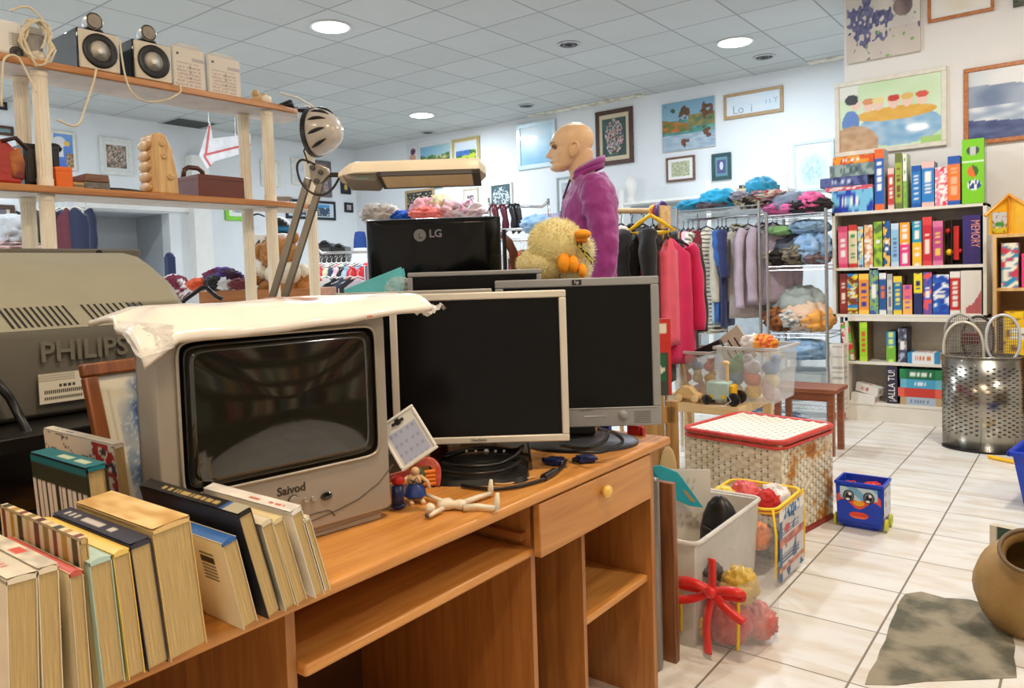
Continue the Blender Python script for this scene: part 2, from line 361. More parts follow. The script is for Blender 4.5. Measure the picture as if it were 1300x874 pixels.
# ---------------------------------------------------------------- silver CRT television
def superell(hw, hh, n=44, p=.16):
    return [(hw*math.copysign(abs(cos(2*pi*i/n))**p, cos(2*pi*i/n)), hh*math.copysign(abs(sin(2*pi*i/n))**p, sin(2*pi*i/n))) for i in range(n)]
tw, th = .436, .405
rt = Vector((.148, .989, 0)); TP = Vector((-1.089, 1.011, DZ)); TO = TP-rt*tw; TR = atan2(.989, .148)
tv = thing('crt_television', 'small silver box television with a curved dark screen on the front of the desk', 'television', TO, TR)
fr = Fr(TO, TR)
TVS = M('warm_silver_plastic', (166, 158, 146), .36, var=.02, metal=.25)
def rrect(x0, x1, z0, z1, y, r=.012, k=4):
    pts = []
    for cx, cz, a0 in ((x1-r, z1-r, 0), (x0+r, z1-r, pi/2), (x0+r, z0+r, pi), (x1-r, z0+r, 1.5*pi)):
        for i in range(k+1): a = a0+pi/2*i/k; pts.append((cx+r*cos(a), y, cz+r*sin(a)))
    return pts
mb = MB(); mb.loft([rrect(.006, tw-.006, .022, th-.006, 0), rrect(0, tw, .018, th, .012), rrect(0, tw, .018, th, .07), rrect(.006, tw-.006, .024, th-.006, .075)])
mb.box(.02, tw-.02, .012, .1, 0, .03)
mb.build('front_bezel', TVS, tv, bevel=.002)
mb = MB(); mb.loft([rrect(.008, tw-.008, .02, th-.008, .074), rrect(.02, tw-.02, .02, th-.02, .14), rrect(.07, tw-.07, .02, th-.08, .26), rrect(.09, tw-.09, .02, th-.12, .36)])
mb.build('rear_shell', M('tv_back_grey', (120, 116, 108), .5), tv, bevel=.002)
sc = [fr.at(*q) for q in ((230, 443), (468, 420), (475, 570), (243, 622))]
sx0 = (sc[0][0]+sc[3][0])/2; sx1 = (sc[1][0]+sc[2][0])/2; sz1 = (sc[0][1]+sc[1][1])/2; sz0 = (sc[2][1]+sc[3][1])/2
print('screen', sx0, sx1, sz0, sz1)
cx, cz, hw, hh = (sx0+sx1)/2, (sz0+sz1)/2, (sx1-sx0)/2, (sz1-sz0)/2
def scr(name, mat, hw, hh, y0, bul, p=.13):
    rings = []
    for k in range(1, 12):
        t = k/11; rings.append([(cx+a*t, y0-bul*max(0, 1-(a*t/hw)**2)*max(0, 1-(b*t/hh)**2)-bul*.15*(1-t), cz+b*t) for a, b in superell(hw, hh, 56, p)])
    return MB().loft(rings).build(name, mat, tv, smooth=2)
scr('screen_surround', GLOSSB, hw+.009, hh+.009, -.0005, .002)
SCRN = M('tv_glass', (30, 29, 23), .06, var=.02, coat=1)
scr('screen', SCRN, hw, hh, -.003, .011)
pts = [(cx+a, -.003, cz+b) for a, b in superell(hw+.011, hh+.011, 56, .13)]
MB().tube(pts, .0028, 6, closed=True).build('screen_rim', M('rim_silver', (176, 168, 152), .3, metal=.5), tv, smooth=2)
def ctl(name, px, py, r, mat, dep=.006, sx=1):
    x, z = fr.at(px, py); return MB().at((x, 0, z), (pi/2, 0, 0)).lathe([(r, 0), (r, dep*.7), (r*.85, dep), (.0005, dep*1.05)], 24, sx=sx).build(name, mat, tv, smooth=True)
ctl('power_button_ring', 372, 636, .0105, M('ring_dark', (70, 64, 56), .4), .003); ctl('power_button', 372, 636, .0088, TVS, .008)
for q in ((387, 635), (397, 633)): ctl('channel_button', *q, .0048, M('button_chrome', (190, 184, 172), .25, metal=.6), .006)
ctl('infrared_window', 414, 630, .0075, GLOSSB, .004, sx=1.55)
x, z = fr.at(370, 622); text('brand_lettering', 'Saivod', .021, M('dark_print', (58, 50, 42), .5), tv, (x, -.0005, z), bold=.0004)
# curved seams and the flap on the lower panel
seam = M('seam_dark', (84, 76, 66), .6)
def pxline(name, P, r=.0011, par=tv, f_=fr, m_=seam, y=-.0006):
    return MB().tube([(f_.at(*q)[0], y, f_.at(*q)[1]) for q in P], r, 6).build(name, m_, par, smooth=2)
pxline('panel_seam', [(499, 590), (480, 614), (455, 634), (430, 647), (400, 660), (360, 676), (320, 690)])
pxline('flap_seam', [(382, 665), (383, 658), (400, 652), (416, 648), (420, 649), (425, 655)])
pxline('panel_seam', [(392, 680), (430, 668), (470, 655), (498, 645)], .0008)

# wrapped sheet lying over the television
def bagz(u, v):
    z = th+.010+.010*sin(pi*v)**.6
    droop = max(0, .22-v)/.22; z -= droop**1.5*(.040-.026*u)
    z += .003*nz(u, v, 9, 2)+.004*nz(u, v, 4, 5); z += .010*max(0, u-.75)*sin(v*3)
    if u < .1: z -= (.1-u)*.32*(1 if v < .5 else .5)
    return z
mb = MB(); NU, NV = 60, 26; tops = []
for j in range(NV+1):
    row = []
    for i in range(NU+1):
        u, v = i/NU, j/NV; e = .012*nz(u, 1, 6, 3)
        row.append((-.018+u*(tw+.115), -.022+v*(.27+.04*sin(u*3))*(1-.25*max(0, u-.8)/.2)+e*(1-v), bagz(u, v)))
    tops.append(row)
mb.v = [Vector(q) for r_ in tops for q in r_]; mb.f = [(j*(NU+1)+i, j*(NU+1)+i+1, (j+1)*(NU+1)+i+1, (j+1)*(NU+1)+i) for j in range(NV) for i in range(NU)]; mb.mi = [0]*len(mb.f)
BAGM = M('white_wrapped_foam', (246, 240, 230), .28, var=.02, coat=.5, bump=.25, bscale=14)
bag = mb.build('plastic_wrapped_sheet', BAGM, None, smooth=2, solid=.011); bag.modifiers['solid'].offset = 1
bag.location = TO; bag.rotation_euler = (0, 0, TR)
tag(bag, 'white sheet in clear plastic wrapping draped over the silver television', 'wrapped sheet')
x, z = fr.at(458, 402)
text('red_print', '1234', .006, M('red_print', (206, 110, 84), .5), bag, (x, -.030, z), bold=.0002).name = 'red_marking'
MB().box(.292, .33, .03, .22, th+.0325, th+.0335).build('pink_stripe', M('pale_pink_print', (240, 190, 178), .4, alpha=.6), bag)
# crinkled film hanging at its left corner
mb = MB(); n = 12
mb.v = [Vector((-.026+.05*i/n+.004*nz(i, j, .9, 1), -.03-.006*nz(i, j, .7, 2)+.12*(1-j/n)*(1-i/n), th+.012-.055*(j/n)*(1-.35*i/n)-.008*i/n)) for j in range(n+1) for i in range(n+1)]
mb.f = [(j*(n+1)+i, j*(n+1)+i+1, (j+1)*(n+1)+i+1, (j+1)*(n+1)+i) for j in range(n) for i in range(n)]; mb.mi = [0]*len(mb.f)
mb.build('film_corner', M('crinkled_film', (235, 235, 232), .12, alpha=.55, bump=.8, bscale=45), bag, smooth=2)
mb = MB(); xr = tw+.09
mb.v = [Vector((xr+.055*i/n, -.01+.09*j/n*(1-.3*i/n), th-.004+.02*nz(i, j, .45, 8)+.004*i/n)) for j in range(n+1) for i in range(n+1)]
mb.f = [(j*(n+1)+i, j*(n+1)+i+1, (j+1)*(n+1)+i+1, (j+1)*(n+1)+i) for j in range(n) for i in range(n)]; mb.mi = [0]*len(mb.f)
mb.build('film_corner', MATS['crinkled_film'], bag, smooth=2)

# ---------------------------------------------------------------- flat monitors
def monitor(name, label, TL, TR_, BL, dep, bez, bm, rz=YAW, tilt=0, bot=None, thick=.045, screen=GLOSSB, stand=None):
    c = PD((TL[0]+TR_[0])/2, (TL[1]+BL[1])/2, dep); f_ = Fr(c, rz)
    x0, zt = f_.at(*TL); x1, zt2 = f_.at(*TR_); _, zb = f_.at(*BL); z1 = (zt+zt2)/2
    t = thing(name, label, 'monitor', c, rz)
    bot = bez if bot is None else bot
    MB().ring(x0, x1, zb, z1, bez, 0, .018, wb=bot).build('bezel', bm, t, bevel=.003)
    MB().box(x0+bez-.002, x1-bez+.002, .004, .012, zb+bot-.002, z1-bez+.002).build('screen', screen, t)
    mb = MB(); mb.loft([rrect(x0+.004, x1-.004, zb+.004, z1-.004, .017), rrect(x0+.01, x1-.01, zb+.01, z1-.01, .03), rrect(x0+.06, x1-.06, zb+.05, z1-.05, .06)])
    mb.build('rear_shell', BLACK if stand else bm, t, bevel=.002)
    return t, f_, x0, x1, zb, z1, c
MSCR = M('lcd_glass', (9, 8, 8), .22, var=.1, scale=5, spec=.22)
VSB = M('pearl_bezel', (214, 208, 196), .35, metal=.1, var=.02)
t, f_, x0, x1, zb, z1, c = monitor('flat_monitor', 'square monitor with a pearl-white bezel and black stand standing beside the silver television', (493, 376), (718, 367), (600, 564), 1.78, .017, VSB, screen=MSCR, stand=1)
bz = DZ-c.z
MB().prism([(-.07, bz+.02), (.07, bz+.02), (.05, zb+.09), (-.05, zb+.09)], .045, .075).build('neck', BLACK, t, bevel=.004)
mb = MB(); mb.prism([(-.125, zb-.075), (.125, zb-.075), (.118, zb+.005), (-.118, zb+.005)], .015, .035); mb.build('control_panel', GLOSSB, t, bevel=.006)
for px in (592, 604, 617.5, 629, 640):
    x, z = f_.at(px, 573.5, .012); r = .0035 if px != 617.5 else .0062
    MB().at((x, .013, z), (pi/2, 0, 0)).lathe([(r, -.003), (r, .003), (.0005, .004)], 16).build('button', STEEL, t, smooth=True)
mb = MB(); mb.loft([[(a, b-.02, bz) for a, b in superell(.115, .085, 40, .5)], [(a, b-.02, bz+.012) for a, b in superell(.11, .08, 40, .5)], [(a*.85, b-.01, bz+.022) for a, b in superell(.1, .07, 40, .5)]])
mb.build('base', BLACK, t, smooth=True)
x, z = f_.at(608, 558, 0)
text('brand_lettering', 'ViewSonic', .009, M('dark_print2', (60, 54, 46), .5), t, (x, -.0005, zb+.009))
text('emblem', 'vv', .012, M('gold_print', (150, 108, 50), .4), t, (x0+.028, -.0005, z1-.009), bold=.001)

HPB = M('blue_grey_bezel', (146, 148, 150), .38, var=.02)
t, f_, x0, x1, zb, z1, c = monitor('flat_monitor', 'grey business monitor with a wide lower bezel standing furthest right on the desk', (628, 357), (836, 350), (735, 543), 2.03, .022, HPB, screen=MSCR, bot=.052, stand=1)
bz = DZ-c.z
MB().box(x0+.01, x1-.01, -.0015, .002, zb+.05, zb+.0525).build('silver_line', CHROME, t)
MB().prism([(-.05, bz+.02), (.05, bz+.02), (.05, zb+.09), (-.05, zb+.09)], .045, .075).build('neck', BLACK, t, bevel=.004)
MB().at((.01, .03, bz)).lathe([(.155, 0), (.155, .007), (.14, .014), (.05, .018), (.001, .018)], 48, sy=.75).build('base', M('base_slate', (54, 58, 64), .4), t, smooth=True)
x, z = f_.at(732, 357)
MB().box(x-.013, x+.013, -.0012, .002, z1-.018, z1-.004).build('badge', M('badge_dark', (36, 36, 38), .3), t, bevel=.001)
text('emblem', 'hp', .013, CHROME, t, (x, -.002, z1-.0105), bold=.0002)
x, z = f_.at(791, 527)
MB().at((x, 0, z), (pi/2, 0, 0)).lathe([(.012, 0), (.012, .004), (.009, .007), (.0005, .008)], 24).build('power_button', SILV2, t, smooth=True)
MB().box(x-.105, x-.045, -.001, .002, z-.003, z+.001).build('button_row', CHROME, t)
text('small_lettering', 'hp 1955', .008, M('grey_print', (92, 90, 88), .5), t, (x-.10, -.0008, z+.017))
mb = MB()
for i in range(7): mb.box(x+.03, x+.075, -.0008, .001, zb+.008+i*.005, zb+.0095+i*.005)
mb.build('speaker_slots', M('slot_grey', (96, 98, 100), .5), t)

# two more monitors behind, only their tops showing
t, f_, x0, x1, zb, z1, c = monitor('flat_monitor', 'silver monitor just behind the pearl-white one, only its top strip showing', (424, 373), (624, 366), (525, 545), 2.02, .018, SILVER, screen=MSCR, stand=1)
text('brand_lettering', 'TRON', .012, M('dark_print', (58, 50, 42), .5), t, (x0+.05, -.0008, z1-.009), bold=.0003)
MB().box(-.08, .08, .03, .15, DZ-c.z, DZ-c.z+.02).box(-.04, .04, .05, .07, DZ-c.z, zb+.1).build('stand', BLACK, t, bevel=.003)
t, f_, x0, x1, zb, z1, c = monitor('flat_monitor', 'dark-screened grey monitor rearmost on the desk, in front of the plush chick', (517, 346), (687, 342), (600, 480), 2.22, .014, SILV2, screen=MSCR, stand=1)
MB().box(-.08, .08, .03, .15, DZ-c.z, DZ-c.z+.02).box(-.04, .04, .05, .07, DZ-c.z, zb+.1).build('stand', BLACK, t, bevel=.003)

# second table behind the desk
tb2 = thing('trestle_table', 'dark table standing behind the desk under the rear monitors', 'table')
MB().box(-2.75, -1.62, -.2, 2.2, DZ-.03, DZ-.003).build('tabletop', M('table_dark', (60, 50, 42), .6), tb2, bevel=.003)
for x in (-2.7, -1.66):
    for y in (-.15, 2.14): MB().box(x-.02, x+.02, y-.02, y+.02, 0, DZ-.03).build('leg', BLACK, tb2)

# large glossy monitor seen from behind
dep = 2.6; c = PD(550, 310, dep); f_ = Fr(c, YAW)
t = thing('large_monitor', 'glossy black widescreen monitor seen from behind, clothes heaped beyond it', 'monitor', c, YAW)
A = [f_.at(*q) for q in ((465, 281), (632, 273), (637, 345), (640, 385), (465, 385))]
x0, x1 = A[0][0], A[2][0]; zt = (A[0][1]+A[1][1])/2; zb = A[3][1]
mb = MB(); rings = []
for y, k, dz in ((.03, 0, 0), (0, 0, 0), (-.012, .01, .004), (-.028, .05, .02)):
    r_ = []
    for i in range(21): u = i/20; r_.append((x0+k+(x1-x0-2*k)*u, y-.016*sin(pi*u)*(1 if y < 0 else 0), zt-dz))
    for i in range(21): u = 1-i/20; r_.append((x0+k+(x1-x0-2*k)*u, y-.016*sin(pi*u)*(1 if y < 0 else 0), zb+.045+.0*u+dz-.05*sin(pi*u)))
    rings.append(r_)
LGB = M('deep_gloss_black', (7, 7, 8), .16, spec=.3)
mb.loft(rings); mb.build('rear_shell', LGB, t, bevel=.003)
MB().box(x0+.003, x1-.003, .03, .045, zb-.01, zt-.004).build('front_bezel', BLACK, t, bevel=.002)
MB().tube([(x0+.004, -.004, zt-.004), (x1-.004, -.004, zt-.004)], .0022, 6).build('top_trim', STEEL, t)
x, z = f_.at(535, 298, -.03)
GREYL = M('grey_lettering', (112, 110, 112), .4)
text('brand_lettering', 'LG', .036, GREYL, t, (f_.at(553, 297, -.045)[0], -.046, f_.at(553, 297, -.045)[1]), bold=.001)
x, z = f_.at(533, 299, -.045)
MB().at((x, -.0455, z), (pi/2, 0, 0)).lathe([(.021, 0), (.021, .001), (.001, .0011)], 28).build('emblem', GREYL, t)
MB().tube([(x+.007, -.048, z-.008), (x-.001, -.048, z-.008), (x-.001, -.048, z+.008)], .0012, 4).build('emblem_stroke', GLOSSB, t)
mb = MB(); mb.loft([[(x0+.02+(x1-x0-.04)*i/20, -.02-.05*sin(pi*i/20)-.02*q, zb+.05-.055*sin(pi*i/20)-.012*q) for i in range(21)] for q in (0, 1)]+[[(x0+.02+(x1-x0-.04)*i/20, .0, zb+.03-.055*sin(pi*i/20)) for i in range(21)]], closed=False, cap=False)
mb.build('lower_fin', BLACK, t, smooth=2, solid=.004)
MB().box(-.045, .045, -.03, .03, DZ-c.z, zb+.05).build('neck', GLOSSB, t, bevel=.01)
MB().at((0, 0, DZ-c.z)).lathe([(.15, 0), (.15, .008), (.06, .02), (.001, .02)], 40, sy=.7).build('base', GLOSSB, t, smooth=True)

# ---------------------------------------------------------------- big grey television seen from behind
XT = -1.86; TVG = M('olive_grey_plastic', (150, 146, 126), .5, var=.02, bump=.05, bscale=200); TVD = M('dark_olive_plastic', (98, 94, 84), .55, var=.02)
bt = thing('large_crt_television', 'big olive-grey box television turned back to front at the left edge', 'television')
yR = PX(214, 355, -2.15).y; yL = -.35; zt = PX(195, 317, -2.32).z; zbt = PX(130, 521, XT).z
yT = PX(188, 440, XT).y
zv1 = PX(100, 416, XT-.004).z; zv2 = PX(100, 386, XT-.11).z
print('philips', yR, yT, zt, zbt, zv1, zv2)
def sect(y, prof): return [(x, y, z) for x, z in prof]
# screen-side shell (widest)
mb = MB(); pr = [(-2.42, zbt), (-2.42, zt-.01), (-2.41, zt), (-2.3, zt), (-2.3, zbt)]
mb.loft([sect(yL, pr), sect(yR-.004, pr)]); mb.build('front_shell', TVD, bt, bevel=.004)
mb = MB(); pr = [(-2.3, zbt+.02), (-2.3, zt-.012), (-2.26, zt-.014), (-2.12, zt-.05), (-2.02, zt-.1), (-1.965, zv2), (-1.965, zbt+.02)]
p2 = [(x+(.0 if x < -2.2 else -.06), z-(.012 if z > 1.1 else 0)) for x, z in pr]
mb.loft([sect(yL+.02, pr), sect(yR-.075, pr), sect(yR-.03, p2)]); mb.build('rear_hump', TVG, bt, bevel=.006, seg=3)
# raised curved shoulder on the hump
mb = MB(); k = []
for y, z in ((yL+.03, 0), (.12, 0), (.22, -.004), (.30, -.02), (.35, -.05)):
    k.append([(-2.28, y, zt-.006+z*.3), (-2.13, y, zt-.035+z), (-2.03, y, zt-.085+z), (-2.03, y, zv2), (-2.28, y, zv2)])
mb.loft(k); mb.build('rear_shoulder', TVG, bt, smooth=True, angle=30)
mb = MB(); pr = [(-1.97, zbt), (-1.97, zv2), (XT-.004, zv1), (XT, zv1-.02), (XT-.015, zbt+.01), (XT-.03, zbt)]
mb.loft([sect(yL+.06, pr), sect(yT, pr), sect(yT+.03, [(x if x < -1.9 else -1.93, z) for x, z in pr])])
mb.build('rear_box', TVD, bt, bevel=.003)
vb = MB(); e1 = Vector((XT-.004, 0, zv1)); e2 = Vector((-1.97, 0, zv2)); nrm = Vector((e1.z-e2.z, 0, e2.x-e1.x)); nrm = Vector((abs(nrm.x), 0, abs(nrm.z))).normalized()
mb = MB(); o1 = e1+nrm*.001; o2 = e2+nrm*.001
mb.add([(o1.x, yL+.05, o1.z), (o1.x, yT-.002, o1.z), (o2.x, yT-.002, o2.z), (o2.x, yL+.05, o2.z)], [(0, 1, 2, 3)]); mb.build('vent_band', TVG, bt, solid=.001)
mb = MB()
for px in [2+i*8.2 for i in range(11)]+[108+i*8.2 for i in range(10)]:
    ya_ = PX(px, 391, -1.94).y; yb2 = PX(px+14, 413, XT-.02).y
    q1 = e2*.93+e1*.07+nrm*.002; q2 = e2*.1+e1*.9+nrm*.002
    for dy, nn in ((0, 0),):
        a = Vector((q1.x, ya_, q1.z)); b = Vector((q2.x, yb2, q2.z)); w = Vector((0, .0028, 0))
        mb.add([a-w, a+w, b+w, b-w], [(0, 1, 2, 3)])
o = mb.build('vent_slots', M('slot_black', (25, 23, 18), .7), bt); 
pa, pb = PX(40, 455, XT+.001), PX(170, 432, XT+.001)
text('brand_lettering', 'PHILIPS', .062, M('embossed_olive', (112, 108, 96), .45), bt, ((pa+pb)/2+Vector((.001, 0, -.002))), right=(0, 1, 0), ext=.003, bold=.0012, sx=.98)
la, lb = PX(48, 476, XT), PX(109, 506, XT)
def sticker(u, v):
    c = c8(214, 208, 190)
    if .10 < v < .22 or .30 < v < .44:
        if .08 < u < .72 and (int(u*150) * 7919) % 5 < 3: c = c8(40, 38, 34)
    if .52 < v < .62 and .3 < u < .62 and int(u*40) % 3: c = c8(50, 48, 42)
    if v > .7 and u < .6 and int(v*28) % 2: c = c8(170, 164, 148)
    if u > .75 and int(v*16) % 3 == 0: c = c8(70, 66, 58)
    return c
o = painted('rating_sticker', PAINT, bt, [((XT+.0012, la.y, lb.z), (0, lb.y-la.y+.03, 0), (0, 0, la.z-lb.z), 90, 40, sticker)])
cb = MB().tube([PX(-25, 462, -1.845), PX(12, 505, -1.84), PX(25, 530, -1.835), PX(42, 560, -1.72), PX(60, 592, -1.69), PX(85, 640, -1.69)], .009, 8).build('power_cable', BLACK, smooth=2); tag(cb, 'black cable hanging down over the back of the big olive-grey television', 'cable')
MB().at((-2.305, PX(125, 313, -2.3).y, zt-.012), (0, pi/2, 0)).lathe([(.009, 0), (.009, .008), (.001, .008)], 16).build('screw_hole', M('hole_black', (12, 12, 12), .8), bt)
# black unit it stands on, and a black gloss case before it
ub = thing('black_cabinet', 'black cabinet carrying the big olive-grey television', 'cabinet', (0, 0, DZ-.003))
MB().box(-2.45, -1.70, -.45, yT+.12, 0, zbt-DZ).build('body', BLACK, ub, bevel=.004)
MB().box(-1.698, -1.694, -.40, yT+.05, .03, zbt-DZ-.03).build('front_door', GLOSSB, ub)
q = PZ(13, 610, DZ+.1)
bx = thing('black_case', 'glossy black case behind the paperbacks at the bottom left', 'case', (-1.52, -.1, DZ), radians(25))
MB().box(-.12, .12, -.1, .22, 0, .10).build('body', GLOSSB, bx, bevel=.004); MB().box(-.122, .122, -.102, .222, .07, .074).build('lid_seam', DARKG, bx)
# framed watercolour leaning between the televisions
c0, c1, c2 = PX(104, 462, -1.62), PX(176, 448, -1.66), PX(148, 625, -1.50)
fw = thing('framed_watercolour', 'brown wooden frame with a blue watercolour leaning between the two televisions', 'picture', (c0.x, c0.y, c0.z), 0)
rt_ = (Vector((-.12, 1, -.0)).normalized()); up_ = Vector((-.24, -.17, .96)).normalized(); up_ = (up_-rt_*up_.dot(rt_)).normalized(); nn = rt_.cross(up_)
fw.matrix_world = Matrix.Translation(c0) @ Matrix((rt_, nn*-1, up_)).transposed().to_4x4()
WF, HF = .36, .36
MB().ring(0, WF, -HF, 0, .028, 0, .02).build('frame', wood_mat('walnut_frame', (104, 56, 26), (146, 86, 42), .35, axis=2), fw, bevel=.004)
def wc(u, v):
    c = c8(226, 222, 204)
    if .1 < u and v > .02:
        n_ = nz(u, v, 5, 3)+.5*nz(u, v, 12, 4)
        b = blob(u, v, .40, .42, .30, .50, .5)*(n_+.75)
        c = mix(c, c8(60, 100, 160), b*1.1)
        if n_ > .25: c = mix(c, c8(40, 50, 110), .6*b)
        if abs(nz(u, v, 18, 9)) < .05: c = mix(c, c8(235, 235, 235), .5)
    if abs(u-.07) < .004 and v < .9: c = c8(200, 196, 178)
    return c
painted('watercolour', GLAZED, fw, [((.026, .012, -HF+.026), (WF-.052, 0, 0), (0, 0, HF-.052), 70, 70, wc)])
MB().box(.01, WF-.01, .014, .022, -HF+.01, -.01).build('backing', CREAM, fw)

# ---------------------------------------------------------------- books
def book(label, L, R_, plane, col, lean, length=.2, cov=None, hard=False, spine=None, cover_fn=None, base=DZ, group='old books on the desk', txt=None, pagec=None, hgt=None):
    a, b = PX(*L, plane), PX(*R_, plane); t = max(.008, (b-a).length); le = radians(lean)
    z = min(a.z, b.z); h = hgt or (z-base-.001)/cos(le)
    o = thing('book', label, 'book', (plane, a.y+sin(le)*h, z-cos(le)*h), 0, group); o.rotation_euler = (le, 0, 0)
    cm = M('cover_%d_%d_%d' % col, col, .45, var=.06, scale=20); ct = .0025 if hard else .0009
    L_ = length
    side = M('cover_%d_%d_%d' % cov, cov, .45, var=.06, scale=20) if cov else cm
    MB().box(-L_, 0, 0, ct, 0, h-.001).box(-L_, 0, t-ct, t, 0, h-.001).build('cover', side, o)
    n = 6; pr = [(ct*0+t*(i/n), h-.002+.003*sin(pi*i/n)) for i in range(n+1)]
    mb = MB(); mb.loft([[(x, y, z_) for y, z_ in pr]+[(x, t, h-.006), (x, 0, h-.006)] for x in (-L_, 0)])
    sp = mb.build('spine', cm, o, smooth=True)
    if spine: 
        painted('spine_print', PAINT, o, [((0, 0, h+.0015), (-L_, 0, 0), (0, t, 0), 60, 8, spine)])
    if cover_fn: painted('cover_print', PAINT, o, [((-L_, -.0006, 0), (L_, 0, 0), (0, 0, h-.002), 60, 50, cover_fn)])
    ins = .004 if hard else .0015
    MB().box(-L_+ins, -ins, ct, t-ct, .003, h-.004).build('pages', pagec or PAPER, o)
    if txt:
        text('spine_title', txt[0], min(t*.55, .03), txt[1], o, (-L_*.5, t*.5, h+.0022), right=(1, 0, 0) if len(txt) < 3 else (-1, 0, 0), up=(0, 1, 0) if len(txt) < 3 else (0, -1, 0), ext=.0003)
    return o
def spine_fn(base, marks, seed=1):
    def fn(u, v):
        c = base
        c = mix(c, tuple(x*.8 for x in base), .5+nz(u*8, v*2, 1, seed))
        for (u0, u1, v0, v1, mc) in marks:
            if u0 < u < u1 and v0 < v < v1: c = mc
        return c
    return fn
def strokes(base, ink, u0, u1, v0, v1, n=40, seed=1):
    rnd = random.Random(seed); on = [rnd.random() < .6 for _ in range(n)]
    def fn(u, v):
        c = mix(base, tuple(x*.88 for x in base), .5+nz(u*6, v*2, 1, seed))
        if u0 < u < u1 and v0 < v < v1 and on[int((u-u0)/(u1-u0)*n) % n]: c = mix(c, ink, .85)
        return c
    return fn
XE = -.908
WHI = c8(236, 226, 204)
def barcode(u, v):
    c = c8(232, 218, 182)
    if .66 < u < .84 and .5 < v < .86 and int((v-.5)*80) % 3 != 0: c = c8(40, 36, 30)
    if u < .5 and v < .45 and int(v*30) % 2 == 0 and nz(u*30, v*5, 1, 4) > -.1: c = c8(150, 80, 60)
    return c
def bottles(u, v):
    k = (u*9) % 1; pal = [c8(120, 50, 30), c8(180, 140, 50), c8(60, 60, 30), c8(200, 170, 120), c8(90, 40, 40), c8(140, 120, 60)]
    q = pal[int(u*9) % 6]; return q if .2 < k < .75 else c8(226, 206, 168)
book('cream paperback with a worn pale spine, leftmost in the row', (8, 737), (47, 724), XE, (232, 222, 198), -2, .2, spine=strokes(WHI, c8(190, 110, 90), .2, .7, .3, .6, seed=3))
book('cream paperback with a small red mark on its spine', (48, 724), (74, 715), XE, (236, 224, 196), -1, .2, spine=spine_fn(WHI, [(.35, .5, .2, .8, c8(214, 90, 70))]))
book('thin book with a faded red spine', (88, 728), (105, 721), XE, (206, 96, 84), 1, .2, cov=(222, 208, 180), cover_fn=barcode)
book('tall book with a row of bottles printed on its spine', (101, 684), (111, 683), XE-.01, (196, 168, 118), 2, .24, spine=bottles, cover_fn=lambda u, v: bottles(u, v) if v > .6 else c8(214, 190, 150))
book('thick paperback with a pale blue spine, between the bottle book and the yellow one', (113, 714), (141, 705), XE, (188, 216, 206), 3, .19)
book('paperback with a plain yellow spine', (143, 703), (164, 696), XE, (240, 206, 112), 4, .22)
book('paperback with a navy spine lettered in white', (165, 693), (191, 684), XE, (58, 58, 74), 5, .22, spine=strokes(c8(56, 56, 72), c8(226, 220, 210), .1, .92, .3, .7, 26, 5))
book('thickest paperback with a bare tan spine in the middle of the row', (193, 674), (241, 659), XE, (230, 196, 130), 5, .21, spine=lambda u, v: mix(c8(236, 206, 146), c8(196, 150, 84), nz(u*5, v*4, 1, 8)+.35))
book('paperback with a blue spine and a barcode on its cream back cover', (281, 689), (300, 684), XE, (54, 106, 178), 12, .19, cov=(228, 212, 176), cover_fn=barcode)
book('black book with gold spine lettering and a grey end band', (302, 654), (319, 648), XE, (34, 32, 30), 14, .27, cov=(32, 34, 44), spine=lambda u, v: c8(176, 170, 146) if u < .14 else (c8(58, 88, 150) if u < .17 else strokes(c8(32, 30, 28), c8(206, 178, 110), .22, .8, .3, .7, 30, 9)(u, v)))
book('cream paperback leaning right behind the black book', (331, 666), (345, 661), XE, (226, 216, 190), 14, .2)
book('tan-edged paperback leaning between two white ones', (346, 661), (359, 659), XE, (224, 206, 160), 15, .2)
book('tall white paperback with red lettering on its spine', (369, 651), (383, 647), XE, (240, 236, 230), 15, .23, spine=strokes(c8(242, 238, 232), c8(196, 90, 76), .1, .5, .3, .6, 30, 11))
book('short cream paperback at the right end of the row', (384, 660), (393, 656), XE, (236, 224, 196), 15, .17)
book('hardback with a teal spine and a photo of a white colonnade', (109, 596), (136, 590), -1.16, (22, 112, 124), 3, .2, hard=True, cov=(40, 44, 34), spine=lambda u, v: c8(190, 206, 178) if (.12 < u < .32 or .4 < u < .62) and .3 < v < .75 else c8(20, 108, 120),
     cover_fn=lambda u, v: c8(222, 216, 206) if (v < .82 and (u*11) % 1 < .7 and not .42 < u < .5) else (c8(24, 108, 116) if v > .95 else c8(44, 50, 34)), group='old books behind the row')
book('wide white comic album with sketched figures on its cover', (144, 566), (157, 563), -1.24, (236, 228, 212), 4, .27, cov=(222, 212, 194), spine=strokes(c8(238, 230, 214), c8(90, 80, 80), .6, .85, .3, .6, 20, 3),
     cover_fn=lambda u, v: c8(170, 50, 44) if (u > .72 and nz(u, v, 14, 2) > .05) else (c8(60, 60, 90) if u > .7 and nz(u, v, 18, 6) > .1 else (c8(60, 56, 60) if abs(nz(u, v, 7, 5)) < .035 and v > .5 else c8(224, 214, 196))), group='old books behind the row')

